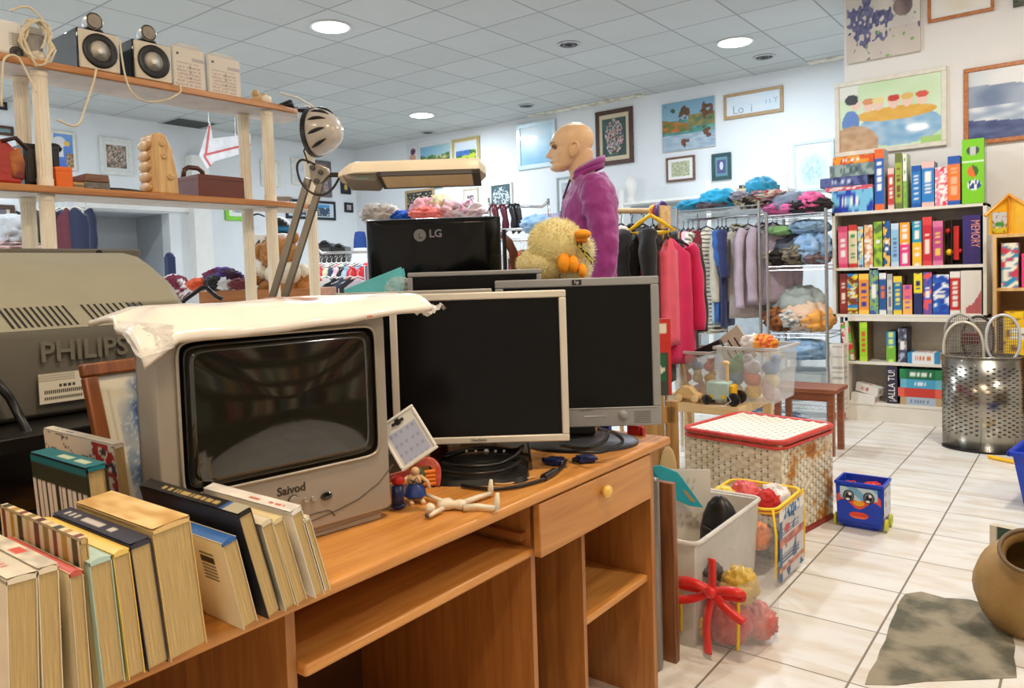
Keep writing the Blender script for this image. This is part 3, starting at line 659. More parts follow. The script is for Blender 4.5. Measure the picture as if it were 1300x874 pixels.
# ---------------------------------------------------------------- tall shelf unit with fluted posts
X0 = -3.0; FS = Fr((X0, 0, 0), pi/2)
zt_ = FS.at(200, 108)[1]; z2_ = FS.at(205, 249)[1]
ST = zt_+.014; S2 = z2_+.012
WS = wood_mat('orange_beech_edge', (176, 112, 56), (206, 144, 84), .4, axis=1)
UNDER = M('pale_shelf_underside', (216, 210, 204), .6)
xb = PZ(150, 124, ST-.03).x; yE = FS.at(398, 143)[0]; yE2 = FS.at(411, 262)[0]
su = thing('shelf_unit', 'tall two-tier wooden shelf unit on cream fluted posts behind the televisions', 'shelf')
def board(z, yend, name='shelf_board'):
    a = [(X0, -.4), (X0, yend-.2), (X0-.03, yend-.07), (X0-.12, yend), (xb, yend)]
    for m_, za, zb_, nm in ((WS, z-.026, z, name),):
        mb = MB(); b = a+[(xb, -.4)]; mb.loft([[(x, y, za) for x, y in b], [(x, y, zb_) for x, y in b]]); o = mb.build(nm, WS, su, bevel=.003)
    mb = MB(); b = [(x-.012 if x == X0 else x, y) for x, y in a]+[(xb, -.4)]; mb.loft([[(x, y, z-.0285) for x, y in b], [(x, y, z-.0255) for x, y in b]]); mb.build('underside', UNDER, o)
board(ST, yE); board(S2, yE2); board(.5, yE2)
def post(px, py, x, top=ST, knob=False):
    y = PX(px, py, x).y; mb = MB(); n = 32; prof = [.026 if i % 2 else .0235 for i in range(n)]
    segs = [(0, S2-.03), (S2, ST-.03)]
    for a, b in segs: mb.loft([[(x+r*cos(2*pi*i/n), y+r*sin(2*pi*i/n), z) for i, r in enumerate(prof)] for z in (a, b)])
    for a, b in segs: mb.lathe([(.028, b-.02), (.028, b)], 24, c=(x, y, 0)); mb.lathe([(.028, a), (.028, a+.03)], 24, c=(x, y, 0))
    o = mb.build('post', CREAM, su, smooth=True)
    if knob: MB().at((x, y, ST)).lathe([(.016, 0), (.023, .01), (.026, .024), (.02, .038), (.001, .045)], 20).build('finial', CREAM, o, smooth=2)
    return y
for q in ((57, 220, X0-.05), (343, 240, X0-.05), (394, 230, X0-.09)): post(*q, knob=True)
for q in ((27, 120, xb+.06), (309, 160, xb+.06)): post(*q)

def on_shelf(name, label, cat, px0, py1, px1, py0=None, z=ST, xf=X0-.02, group=None, rz=pi/2):
    f_ = Fr((xf, 0, 0), pi/2); a = f_.at(px0, py1); b = f_.at(px1, py1 if py0 is None else py0)
    w = b[0]-a[0]; h = a[1]-z
    t = thing(name, label, cat, (xf, a[0], z), rz, group); return t, w, h
# two loudspeakers: local x to the right, front at y=0
SPW = M('speaker_front_cream', (224, 214, 194), .45)
def speaker(label, px0, py1, px1):
    t, w, h = on_shelf('loudspeaker', label, 'loudspeaker', px0, py1, px1, group='pair of small loudspeakers')
    h = .92*h+.0
    MB().box(0, w, .006, .24, 0, h).build('cabinet', GLOSSB, t, bevel=.006)
    MB().box(.004, w-.004, -.006, .008, .006, h-.006).build('front_panel', SPW, t, bevel=.004)
    c = (w*.5, -.006, h*.5); R1 = min(w, h)*.42
    MB().at(c, (pi/2, 0, 0)).lathe([(R1, 0), (R1, .004), (R1*.93, .007), (R1*.75, .004), (R1*.62, .006), (R1*.58, -.001), (.001, -.001)], 40).build('woofer_surround', BLACK, t, smooth=True)
    MB().at(c, (pi/2, 0, 0)).lathe([(R1*.6, .003), (R1*.4, .0), (R1*.22, .001), (.001, .006)], 32).build('woofer_cone', M('cone_cream', (246, 240, 226), .4), t, smooth=2)
    MB().at((w*.5, .05, h)).lathe([(w*.28, 0), (w*.24, .012), (w*.1, .02), (.001, .02)], 24).build('tweeter_foot', BLACK, t, smooth=True)
    tw_ = MB().at((w*.45, .01, h+.036), (pi/2, 0, 0)).lathe([(.001, -.07), (.018, -.065), (.030, -.03), (.033, 0), (.030, .003), (.026, -.001), (.001, -.002)], 28).build('tweeter', STEEL, t, smooth=True)
    MB().at((w*.45, .006, h+.036), (pi/2, 0, 0)).lathe([(.026, 0), (.001, .002)], 24).build('grille', M('mesh_grille', (150, 140, 128), .6), tw_)
speaker('black loudspeaker with cream front, left one of the pair on the top shelf', 97, 28, 150)
speaker('black loudspeaker with cream front, right one of the pair on the top shelf', 168, 43, 216)
def paper(u, v):
    c = c8(226, 218, 204)
    if v < .62 and int(v*22) % 2 and .1 < u < .85 and nz(u*30, v*20, 1, 2) > -.2: c = c8(198, 178, 168)
    if blob(u, v, .14, .84, .05, .03) > .5: c = c8(40, 36, 36)
    if .7 < v < .78 and u > .6: c = c8(190, 180, 176)
    if .2 < v < .6 and .53 < u < .56 and int(v*14) % 2: c = c8(110, 110, 110)
    return c
for px0, px1, py, lb in ((217, 259, 52, 'left'), (262, 304, 64, 'right')):
    t, w, h = on_shelf('blister_pack', 'printed card in a rounded clear pack, %s one of two beside the loudspeakers' % lb, 'package', px0, py, px1, group='clear packs on the top shelf')
    painted('card', PAINT, t, [((.006, -.001, .003), (w-.012, 0, 0), (0, 0, h-.02), 26, 34, paper)])
    MB().prism([(0, 0), (w, 0), (w, h*.86), (w*.8, h), (w*.25, h*1.02), (0, h*.92)], 0, .05).build('clear_shell', M('frost_shell', (230, 228, 222), .2, alpha=.7), t, bevel=.004)
# left: white tub with cables and grey bin
t, w, h = on_shelf('white_appliance', 'white appliance with a label at the left end of the top shelf', 'appliance', -20, 18, 27)
MB().box(0, w, .0, .2, 0, h).build('body', WHITEP, t, bevel=.015, seg=3)
painted('label', PAINT, t, [((w*.62, -.001, h*.3), (w*.34, 0, 0), (0, 0, h*.36), 8, 12, lambda u, v: c8(120, 120, 116) if int(v*12) % 2 and .15 < u < .85 else c8(210, 208, 200))])
MB().at((w*.8, 0, h*.12), (pi/2, 0, 0)).lathe([(.022, 0), (.022, .003), (.012, .004), (.001, .001)], 20).build('socket', DARKG, t)
t, w, h = on_shelf('grey_bin', 'round grey bin full of tangled cream cables on the top shelf', 'bin', 32, 26, 70)
MB().at((w/2, .1, 0)).lathe([(w*.36, 0), (w*.42, h*.8), (w*.46, h*.82), (w*.47, h), (w*.43, h), (w*.4, h*.7), (.001, .02)], 32).build('tub', M('bin_grey', (176, 172, 164), .45), t, smooth=True)
CAB = M('cream_cable', (226, 212, 180), .5)
rnd = random.Random(3); P = []
for i in range(60): a = i*.5; P.append((.0+w/2+(.03+.03*rnd.random())*cos(a)-.02, -.03+.02*rnd.random(), h*.45+(.06+.03*rnd.random())*sin(a)))
MB().tube(P, .0042, 6).build('cable_tangle', CAB, t, smooth=2)
def cable(label, pts, xs, r=.004):
    o = MB().tube([PX(a, b, x) for (a, b), x in zip(pts, xs if isinstance(xs, list) else [xs]*len(pts))], r, 6).build('cable', CAB, smooth=2)
    return tag(o, label, 'cable', None)
def smoothp(P, k=5):
    out = []
    for i in range(len(P)-1):
        p0, p1, p2, p3 = P[max(i-1, 0)], P[i], P[i+1], P[min(i+2, len(P)-1)]
        for j in range(k):
            s = j/k; out.append(tuple(.5*((2*b)+(-a+c)*s+(2*a-5*b+4*c-d)*s*s+(-a+3*b-3*c+d)*s**3) for a, b, c, d in zip(p0, p1, p2, p3)))
    return out+[P[-1]]
cable('cream cable looping up from the bin over the left end of the top shelf', smoothp([(12, 14), (22, 10), (36, 9), (50, 20), (59, 35), (57, 52), (52, 62)]), X0-.0)
cable('cream cable hanging in an arch below the left end of the top shelf', smoothp([(2, 135), (3, 95), (5, 76), (14, 70), (24, 74), (34, 92), (42, 108), (46, 118)]), X0+.02)
cable('cream cable hanging straight down under the left loudspeaker', smoothp([(122, 88), (119, 104), (113, 122), (107, 140), (102, 155), (92, 160), (72, 152)]), X0+.02)
cable('cream cable looping down between the right loudspeaker and the clear packs', smoothp([(152, 50), (155, 75), (160, 100), (168, 118), (186, 129), (210, 127), (228, 118), (229, 110), (224, 104)]), X0+.02)
# small things by the far end of the top shelf
p = PX(372, 130, X0-.1); o = MB().tube([(p.x, p.y-.09, ST+.012), (p.x+.03, p.y-.04, ST+.03), (p.x, p.y+.0, ST+.016), (p.x+.03, p.y+.06, ST+.018), (p.x, p.y+.1, ST+.01)], [.012, .022, .014, .018, .01], 8).build('black_strap', BLACK, smooth=2)
tag(o, 'crumpled black strap on the far end of the top shelf', 'strap')
p = PX(328, 122, X0-.08); t = thing('wooden_figures', 'small carved wooden ornament on the top shelf beside the post', 'ornament', (p.x, p.y, ST))
MB().ball((0, 0, .02), (.03, .04, .02)).ball((0, -.015, .05), .018).ball((0, .03, .045), .016).build('body', M('pale_carved_wood', (214, 178, 120), .5), t, smooth=2)

# bicycle helmet hanging from the far post
hp = PX(410, 167, X0+.10)
he = thing('bicycle_helmet', 'white and black bicycle helmet hanging from the end of the top shelf', 'helmet', hp, radians(15))
def helm(a, b, k=1): return (.088*k*cos(b)*(1 if cos(b) > 0 else .62), .098*k*sin(a)*abs(sin(b)+1e-6) if 0 else 0, 0)
mb = MB(); rings = []
for i in range(13):
    t_ = i/12; r = sin(min(1, t_*1.02)*pi/2+.0001); x = -.055+.155*cos(t_*pi/2) if False else .10-.155*t_
    k = sqrt(max(.0, 1-((x+.055)/.158)**2)); rings.append([(x, .098*k*cos(2*pi*j/28), .115*k*sin(2*pi*j/28)-.01*(1-k)) for j in range(28)])
mb.loft(rings); shell = mb.build('shell', M('pearl_shell', (208, 198, 186), .25, coat=.6), he, smooth=2)
mb = MB(); mb.loft([[(x, .1*k*cos(2*pi*j/28), .118*k*sin(2*pi*j/28)) for j in range(28)] for x, k in ((-.03, .985), (-.058, 1.0), (-.066, .9), (-.05, .7))], cap=False); mb.build('rim', BLACK, he, smooth=2)
for a, dx in ((80, .0), (50, .0), (22, .0), (-12, .002), (-48, .0), (115, 0), (145, 0)):
    mb = MB(); pts = []
    for i in range(7):
        x = -.02+i*.013; k = sqrt(max(.0, 1-((x+.055)/.158)**2)); aa = radians(a+i*2.5)
        pts.append((x+dx, -.0985*k*cos(aa), .1155*k*sin(aa)-.01*(1-k)))
    mb.tube(pts, [.002, .006, .0085, .009, .008, .0055, .002], 8); mb.build('vent', BLACK, he, smooth=2)
MB().tube([(-.055, -.06, -.03), (-.09, -.045, 0), (-.10, -.02, .03), (-.07, -.03, .07)], .004, 6).tube([(-.055, -.05, -.05), (-.085, -.04, -.09), (-.07, -.03, -.15)], .004, 6).build('chin_strap', BLACK, he, smooth=2)
MB().tube([(-.03, 0, .1), (-.06, -.01, .13), (-.1, -.05, .16), (-.16, -.1, .18)], .006, 6).build('hanging_strap', WHITEP, he, smooth=2)

# things on the second shelf
def lowbox(name, label, cat, px0, py1, px1, mat, dep=.2, xf=X0-.03, bevel=.004):
    t, w, h = on_shelf(name, label, cat, px0, py1, px1, z=S2, xf=xf)
    MB().box(0, w, 0, dep, 0, h).build('body', mat, t, bevel=bevel); return t, w, h
RLE = M('red_leather', (176, 52, 40), .45, bump=.2, bscale=40)
t, w, h = on_shelf('red_handbag', 'red leather handbag with an open side gusset at the left of the second shelf', 'bag', -30, 172, 26, z=S2)
MB().prism([(0, 0), (w, 0), (w-.01, h*.75), (w-.05, h), (0, h)], 0, .12).build('body', RLE, t, bevel=.012, seg=3)
MB().prism([(w-.035, h*.12), (w+.005, h*.1), (w+.01, h*.5), (w-.005, h*.85), (w-.04, h*.7)], -.004, .1).build('gusset', M('tan_lining', (190, 110, 40), .5, col2=(120, 40, 30), thr=(.4, .6)), t, bevel=.006)
MB().tube([(w-.06, 0, h-.01), (w-.02, -.01, h+.004), (w+.02, 0, h*.8)], .008, 6).build('flap_edge', M('dark_trim', (50, 26, 24), .5), t, smooth=2)
t, w, h = lowbox('black_case', 'black upright case beside the red handbag', 'case', 29, 181, 51, BLACK, xf=X0-.09)
MB().box(.01, w-.01, -.003, 0, .02, h-.02).build('front_pocket', DARKG, t)
t, w, h = lowbox('black_device', 'small black device half hidden by the post, beside the orange box', 'device', 66, 186, 75, BLACK, xf=X0-.12); MB().ball((w*.8, .04, h), (.03, .03, .02)).build('knob', BLACK, t, smooth=2)
t, w, h = lowbox('orange_box', 'plain bright orange box on the second shelf', 'box', 71, 211, 92, M('orange_card', (240, 112, 22), .5), .14); MB().box(-.001, w+.001, -.001, .141, h*.8, h*.81).build('lid_seam', M('orange_seam', (206, 90, 14), .5), t)
t, w, h = lowbox('small_carton', 'small yellowish carton between the orange box and the pewter box', 'box', 93, 231, 107, M('ochre_card', (196, 160, 96), .5), .1, bevel=.002); MB().box(.0, w, -.001, 0, h*.3, h*.6).build('printed_band', M('band_dark', (120, 110, 96), .5), t)
PEW = M('pewter', (112, 108, 100), .4, metal=.6, bump=.6, bscale=60)
t, w, h = lowbox('trinket_box', 'ornate grey metal trinket box with a brown lid on the second shelf', 'box', 107, 230, 140, PEW, .12)
MB().prism([(0, h), (w, h), (w*.95, h+.03), (w*.05, h+.03)], 0, .12).build('lid', M('brown_lid', (128, 92, 72), .5, bump=.5), t, bevel=.004)
MB().tube([(w+.005, .05, .01), (w+.05, .03, .006), (w+.12, .05, .008), (w+.17, .03, .004)], [.008, .012, .01, .003], 6).build('tassel', DARKG, t, smooth=2)
# carved wooden mask-like block: two slabs with knobs
t, w, h = on_shelf('wooden_knot_board', 'pale carved wooden block with round knots standing tall on the second shelf', 'ornament', 190, 166, 224, z=S2)
PN = wood_mat('pale_pine', (196, 148, 88), (232, 192, 130), .5, axis=2)
MB().prism([(0, 0), (w, 0), (w*.98, h*.3), (w*.82, h*.72), (w*.6, h*.97), (w*.3, h), (w*.08, h*.94), (0, h*.6)], 0, .1).build('body', PN, t, bevel=.008, seg=3)
for u, v in ((.42, .82), (.48, .62), (.68, .28)): MB().at((w*u, 0, h*v), (pi/2, 0, 0)).lathe([(.014, 0), (.014, .003), (.008, .006), (.001, .004)], 18).build('knot', M('knot_tan', (206, 164, 112), .4), t, smooth=True)
mb = MB()
for i in range(5): mb.ball((-.002, .05+.0*i, h*(.1+.17*i)), (.012, .05, h*.088))
mb.build('side_segments', PN, t, smooth=2)
# brown carrying case with a handle
CW = M('brown_case_wood', (112, 58, 46), .45, var=.05)
yc0, yc1 = FS.at(258, 248)[0], FS.at(316, 250)[0]; hc = FS.at(262, 220)[1]-S2
t = thing('carrying_case', 'reddish-brown box case with a carrying handle on top', 'case', (X0-.03, yc0, S2), pi/2)
w = yc1-yc0; MB().box(0, w, 0, .34, 0, hc).build('body', CW, t, bevel=.004)
MB().box(-.001, w+.001, -.001, .341, hc*.8, hc*.81).build('lid_seam', M('seam_brown', (70, 34, 26), .6), t)
MB().tube([(w*.12, .17, hc), (w*.14, .17, hc+.035), (w*.24, .17, hc+.05), (w*.44, .17, hc+.05), (w*.54, .17, hc+.035), (w*.56, .17, hc)], .011, 8).build('handle', DWOOD, t, smooth=2)
for q, lb in (((352, 243), 'stack of small white dishes beside the second-shelf post'),):
    p = PX(*q, X0-.15); t = thing('dish_stack', lb, 'dishes', (p.x, p.y, S2))
    for i in range(3): MB().at((0, .01*i, .012*i)).lathe([(.03, 0), (.055, .010), (.06, .012), (.05, .008), (.001, .004)], 24).build('dish', WHITEP, t, smooth=2)

# ---------------------------------------------------------------- drafting lamp
LD = 1.72
A0 = PX(322, 470, -1.60); A1 = PD(396, 226, LD)
lam = thing('drafting_lamp', 'cream desk lamp with a long slotted head on a parallel-bar arm', 'lamp', (A0.x, A0.y, DZ))
def rel(p): return Vector(p)-lam.location
LM = M('lamp_arm_metal', (150, 142, 130), .35, metal=.7); LC = M('lamp_cream_enamel', (212, 202, 182), .4, var=.04)
rr = _r*.0
for dx, dz in ((-.008, .0), (.020, -.012)):
    o = Vector((_r.x*dx, _r.y*dx, dz)); k = .93 if dx < 0 else 1
    a, b = rel(A0+Vector((_r.x*dx, _r.y*dx, 0))), rel(A1+o)
    d = (b-a).normalized(); s1 = d.cross(Vector((sin(YAW), -cos(YAW), 0))).normalized()*.0072; s2 = s1.cross(d).normalized()*.0072
    MB().loft([[q-s1-s2, q+s1-s2, q+s1+s2, q-s1+s2] for q in (a, b)]).build('arm_bar', LM, lam, bevel=.001)
MB().at((0, 0, 0)).lathe([(.05, 0), (.05, .01), (.02, .02), (.014, .10), (.001, .1)], 24).build('base', LM, lam, smooth=True)
MB().tube([(0, 0, .08), rel(A0)], .011, 8).build('stem', LM, lam)
J = rel(PD(404, 222, LD)); n_ = Vector((sin(YAW), -cos(YAW), 0))
fl = Fr(PD(404, 222, LD), YAW)
mb = MB(); pl = [fl.at(*q) for q in ((394, 212), (402, 208), (417, 214), (420, 222), (410, 232), (401, 236), (396, 228))][::-1]
mb.prism(pl, -.012, .012); jo = mb.build('joint_plate', LM, lam, bevel=.002); jo.location = J; jo.rotation_euler = (0, 0, YAW)
for q in ((409, 220), (399, 214), (404, 231)):
    x, z = fl.at(*q); MB().at((x, -.012, z), (pi/2, 0, 0)).lathe([(.006, 0), (.006, .006), (.001, .007)], 14).build('bolt', DARKG, jo)
hx = [fl.at(*q) for q in ((418, 222), (440, 225))]
o = MB().tube([(hx[0][0], 0, hx[0][1]), (hx[1][0]+.02, 0, hx[1][1]+.004)], .0055, 8).build('neck', BLACK, lam); o.location = J; o.rotation_euler = (0, 0, YAW)
# head
hd = MB(); Hx0, Hx1 = fl.at(432, 222)[0], fl.at(617, 222)[0]; hz = fl.at(520, 207)[1]; hzb = fl.at(520, 232)[1]
rings = []
for i in range(25):
    u = i/24; x = Hx0+(Hx1-Hx0)*u; e = min(1, (u/.12)) if u < .12 else (1 if u < .93 else sqrt(max(.02, 1-((u-.93)/.07)**2*.96)))
    zt2 = hzb+.014+(hz-hzb-.012)*(.35+.65*sin(min(1, e)*pi/2)); w_ = .045*(.45+.55*e) if u < .93 else .045*e
    rings.append([(x, w_*cos(a), hzb+.010+(zt2-hzb-.010)*max(0, sin(a))**.55 if a <= pi else hzb+.010) for a in [pi*j/12 for j in range(13)]])
hd.loft(rings); hh_ = hd.build('lamp_head', LC, lam, smooth=True, angle=50); hh_.location = J; hh_.rotation_euler = (radians(-13), 0, YAW)
g0 = fl.at(484, 230)[0]
MB().box(g0, Hx1-.012, -.044, -.038, hzb+.000, hzb+.010).box(g0, Hx1-.012, .036, .042, hzb, hzb+.010).box(g0, g0+.008, -.044, .042, hzb, hzb+.01).box(Hx1-.03, Hx1-.012, -.044, .042, hzb, hzb+.01).box(g0, Hx1-.014, -.043, .04, hzb+.0092, hzb+.0102).build('grille_rim', DARKG, hh_)
gm = MB(); n = 46
for i in range(n):
    x = g0+.006+(Hx1-.02-g0)*i/n; gm.box(x, x+.0035, -.038, .036, hzb+.0005, hzb+.009)
gm.build('louvres', M('louvre_gold', (240, 214, 176), .35, metal=.2), hh_)
b0 = fl.at(438, 230)[0]
MB().prism([(b0, hzb+.010), (b0+.01, hzb-.004), (g0-.006, hzb-.008), (g0, hzb+.002), (g0, hzb+.012)], -.036, .036).build('ballast_housing', M('grey_brown_housing', (116, 108, 98), .5), hh_, bevel=.004)
MB().box(b0+.03, g0-.02, -.0375, -.036, hzb-.004, hzb+.004).build('switch_plate', M('greenish_label', (96, 110, 104), .5), hh_)
o = MB().tube(smoothp([tuple(fl.at(*q))[:1]+(-.012,)+tuple(fl.at(*q))[1:] for q in ((402, 210), (386, 204), (379, 212), (384, 232), (398, 246), (412, 248), (424, 240), (433, 226), (439, 221))]), .0028, 6).build('power_lead', BLACK, lam, smooth=2); o.location = J; o.rotation_euler = (0, 0, YAW)

# ---------------------------------------------------------------- pictures on the walls
def pic(label, TL, BR, wall, fn, frame=None, fwid=.03, mat=None, n=40, frm='frame', glass=True, cat='picture', name='framed_picture', dep=.03, mount=None, tilt=0):
    ax, pl = wall
    if ax == 'y': a, b = PY(*TL, pl-dep), PY(*BR, pl-dep); org = (a.x, pl-dep, b.z); w = b.x-a.x; rz = 0
    else: a, b = PX(*TL, pl+dep), PX(*BR, pl+dep); org = (pl+dep, a.y, b.z); w = b.y-a.y; rz = pi/2
    h = a.z-b.z
    t = thing(name, label, cat, org, rz); t.rotation_euler[1] = radians(tilt)
    if frame is None: fwid = 0; MB().box(0, w, .004, dep-.002, 0, h).build('stretcher', M('raw_canvas', (222, 216, 204), .8), t)
    else: MB().ring(0, w, 0, h, fwid, 0, dep-.002).build(frm, frame, t, bevel=.004); MB().box(fwid*.5, w-fwid*.5, .014, dep-.004, fwid*.5, h-fwid*.5).build('backing', CREAM, t)
    f = fwid-.002 if fwid else 0; yy = .010 if fwid else .0035
    fn2 = fn
    if mount:
        mw, mc = mount
        def fn2(u, v, fn=fn):
            if u < mw or u > 1-mw or v < mw or v > 1-mw: return mc
            return fn((u-mw)/(1-2*mw), (v-mw)/(1-2*mw))
    painted('painting', mat or (GLAZED if (fwid and glass) else CANVAS), t, [((f, yy, f), (w-2*f, 0, 0), (0, 0, h-2*f), n, max(6, int(n*h/max(w, .01))), fn2)])
    return t
BW, LW, PW = ('y', YB), ('x', XL), ('y', YP)
F_DK = wood_mat('mahogany_frame', (58, 34, 22), (84, 50, 32), .35); F_GO = M('gilt_frame', (196, 176, 116), .4, metal=.3); F_BR = wood_mat('orange_wood_frame', (168, 98, 50), (198, 128, 74), .4)
F_WH = M('white_frame', (226, 222, 208), .45); F_BK = M('black_frame', (30, 32, 40), .4); F_GR = M('green_frame', (36, 74, 76), .4); F_TA = M('tan_frame', (176, 146, 106), .5); F_LI = M('lime_frame', (130, 205, 50), .4)
F_PW = M('pewter_frame', (110, 104, 100), .4); F_PB = M('pale_blue_frame', (190, 212, 222), .4)
def skyland(sky, land, acc, seed, hor=.55):
    def fn(u, v):
        c = mix(sky, (1, 1, 1), .3*nz(u, v, 4, seed)+.1) if v > hor+.08*nz(u, 0, 4, seed+1) else mix(land, acc, .5+1.3*nz(u, v, 7, seed+2))
        return c
    return fn
def flowers(bg, pal, seed, cu=.5, cv=.55, ru=.4, rv=.45):
    def fn(u, v):
        c = mix(bg, tuple(x*.6 for x in bg), .5+nz(u, v, 3, seed)); n = nz(u, v, 16, seed); b = blob(u, v, cu, cv, ru, rv, .3)
        if b > .3 and n > -.12: c = mix(c, pal[int((nz(u, v, 11, seed+3)*.5+.5)*len(pal)*1.999) % len(pal)], .85)
        return c
    return fn
def figures(bg, ink, seed, s=9, t0=.0):
    def fn(u, v):
        n = nz(u, v, s, seed); b = blob(u, v, .5, .45, .46, .45, .2)
        return mix(bg, ink, .9) if b > .5 and n > t0 else bg
    return fn
# back wall, left to right
pic('small unframed portrait partly behind the lamp head, leftmost in the row of three', (516, 185), (531, 209), BW, lambda u, v: c8(96, 60, 90) if blob(u, v, .55, .65, .22, .16) > .5 else (c8(206, 160, 140) if blob(u, v, .5, .3, .3, .25) > .5 else c8(214, 214, 216)), n=16)
pic('unframed landscape of reeds between the portrait and the gilt-framed valley', (533, 188), (571, 212), BW, lambda u, v: mix(c8(120, 170, 200), c8(170, 200, 200), u) if v > .6+.1*nz(u, 0, 5, 1) else (c8(196, 190, 120) if nz(u, v, 14, 2) > .15 else c8(86, 116, 70)), n=36)
pic('gilt-framed painting of a blue and green valley above the lamp head', (573, 178), (609, 212), BW, lambda u, v: mix(c8(150, 180, 220), c8(226, 232, 240), v) if v > .66 else (mix(c8(60, 100, 170), c8(90, 140, 190), nz(u, v, 8, 1)+.5) if v > .4 and u < .7 else (c8(186, 196, 60) if nz(u, v, 6, 4) > -.05 else c8(60, 110, 70))), F_GO, .045, mount=(.07, c8(225, 225, 220)))
pic('pale blue painting in a silvery frame behind the mannequin head', (655, 159), (706, 210), BW, lambda u, v: mix(mix(c8(120, 180, 214), c8(176, 214, 232), v), c8(232, 240, 240), blob(u, v, .35, .8, .5, .4, 1.2)*.8+.2*nz(u, v, 4, 2)), M('silver_blue_frame', (196, 214, 222), .3, metal=.2), .06)
pic('flower bouquet painting in a wide dark mahogany frame right of the mannequin head', (755, 143), (804, 206), BW, flowers(c8(52, 92, 84), [c8(220, 150, 160), c8(230, 220, 215), c8(190, 70, 80), c8(90, 130, 80), c8(120, 120, 190), c8(230, 190, 110)], 4, .5, .5, .36, .46), F_DK, .055, mount=(.1, c8(206, 190, 158)), n=54)
def lake(u, v):
    c = mix(c8(150, 180, 196), c8(120, 160, 180), v)
    if v < .62 and v > .3: c = mix(c8(60, 120, 110), c8(110, 160, 150), .5+nz(u, v, 9, 2))
    if .38 < v < .66-.25*u and u < .55: c = mix(c8(90, 110, 50), c8(190, 110, 50), .5+nz(u, v, 12, 5))
    if .46 < v < .7 and u > .5: c = mix(c8(80, 110, 80), c8(150, 130, 70), .5+nz(u, v, 10, 7))
    if v <= .32: c = mix(c8(140, 160, 180), c8(176, 190, 200), .5+nz(u, v*3, 6, 3))
    for cu, cv, r, q in ((.42, .76, .11, 1), (.86, .74, .12, 1), (.2, .8, .05, 0), (.45, .16, .1, 1), (.85, .3, .1, 1)):
        if blob(u, v, cu, cv, r, r*1.25, .8)+.9*nz(u, v, 13, 4)-(.25 if v < .32 else 0) > .62: c = mix(c8(120, 66, 44), c8(60, 70, 40), .3+nz(u, v, 25, 1)) if q else c8(60, 90, 60)
    return c
pic('unframed autumn lake painting with rust-coloured trees', (840, 133), (908, 185), BW, lake, n=80)
def loveto(u, v): return mix(c8(206, 222, 232), c8(222, 228, 234), .5+nz(u, v, 3, 2))
t = pic('long narrow tan frame with faint handwritten lettering', (918, 121), (994, 141), BW, loveto, F_TA, .035)
LT = M('faint_ink', (150, 166, 180), .6); text('handwriting', 'Lo  i', .13, LT, t, (.22, .009, .09)); text('handwriting', 'ı ı Y', .09, LT, t, (.55, .009, .14))
t = pic('small framed landscape print under the autumn lake painting', (845, 201), (882, 228), BW, lambda u, v: mix(c8(198, 196, 166), c8(140, 150, 110), .4+nz(u, v, 8, 3)), wood_mat('brown_thin_frame', (100, 66, 52), (120, 84, 66), .5), .025, mount=(.15, c8(230, 228, 222)))
pic('small green-framed print of a pale bust on purple', (903, 196), (928, 227), BW, lambda u, v: c8(200, 205, 225) if blob(u, v, .5, .55, .2, .3) > .5 else c8(66, 70, 120), F_GR, .04, mount=(.16, c8(86, 134, 150)))
pic('pale watercolour in a white frame left of the game shelves', (1006, 182), (1059, 240), BW, lambda u, v: mix(c8(226, 234, 238), c8(170, 206, 222), blob(u, v, .5, .4, .4, .35, .8)*(.6+nz(u, v, 10, 3))), M('bluewhite_frame', (206, 218, 224), .4), .03, mount=(.08, c8(228, 232, 236)))
pic('black picture with leafy figures in a thin brown frame behind the clothes heap', (514, 243), (551, 268), BW, lambda u, v: c8(190, 170, 130) if nz(u, v, 14, 3) > .28 else c8(22, 26, 28), F_TA, .035, n=40)
pic('small portrait with a wide cream mount above the black monitor', (587, 240), (607, 271), BW, lambda u, v: c8(86, 60, 80) if nz(u, v, 6, 1) > -.1 else c8(200, 180, 180), M('beige_frame', (196, 186, 164), .5), .03, mount=(.24, c8(222, 216, 204)), n=24)
pic('black and white group photograph in a white frame', (621, 234), (650, 262), BW, figures(c8(70, 92, 98), c8(214, 220, 220), 5, 16, .02), F_WH, .03, n=44)
pic('grey picture in a silver frame half hidden behind the purple shirt', (706, 226), (748, 268), BW, lambda u, v: mix(c8(150, 162, 172), c8(196, 204, 210), .5+nz(u, v, 7, 3)), M('silver_thin', (150, 160, 160), .4), .03, mount=(.12, c8(214, 222, 222)))
pic('small red and green notice under the lamp head', (545, 226), (561, 238), BW, lambda u, v: c8(60, 120, 104) if v < .5 else c8(206, 92, 84), n=12, cat='notice', name='wall_notice')
# left wall
pic('very small dark-framed picture on the far left wall, lower of two beside the lamp joint', (438, 257), (449, 270), LW, figures(c8(196, 190, 190), c8(150, 130, 130), 3, 8), F_BK, .04, n=12)
pic('small dark-framed picture of a golden figure below the lamp neck', (433, 226), (446, 247), LW, lambda u, v: c8(210, 180, 70) if blob(u, v, .5, .4, .3, .3) > .5 else c8(70, 56, 46), F_BK, .05, n=16)
pic('wide black-framed night view of a lit harbour city', (363, 252), (427, 280), LW, lambda u, v: mix(c8(36, 120, 190), c8(70, 150, 210), v) if v > .72 else (c8(220, 214, 170) if nz(u, v, 26, 2) > .36 else mix(c8(20, 50, 84), c8(50, 84, 120), .5+nz(u, v, 9, 3))), F_BK, .04, mount=(.1, c8(200, 216, 226)), n=60)
pic('portrait in a grey pewter frame behind the lamp joint', (401, 203), (422, 251), LW, flowers(c8(150, 150, 160), [c8(210, 130, 110), c8(226, 206, 196), c8(120, 80, 80)], 7), F_PW, .05, n=24)
pic('blank white canvas on the left wall between two shelf posts', (331, 202), (357, 238), LW, lambda u, v: c8(236, 238, 240), F_WH, .04, n=6)
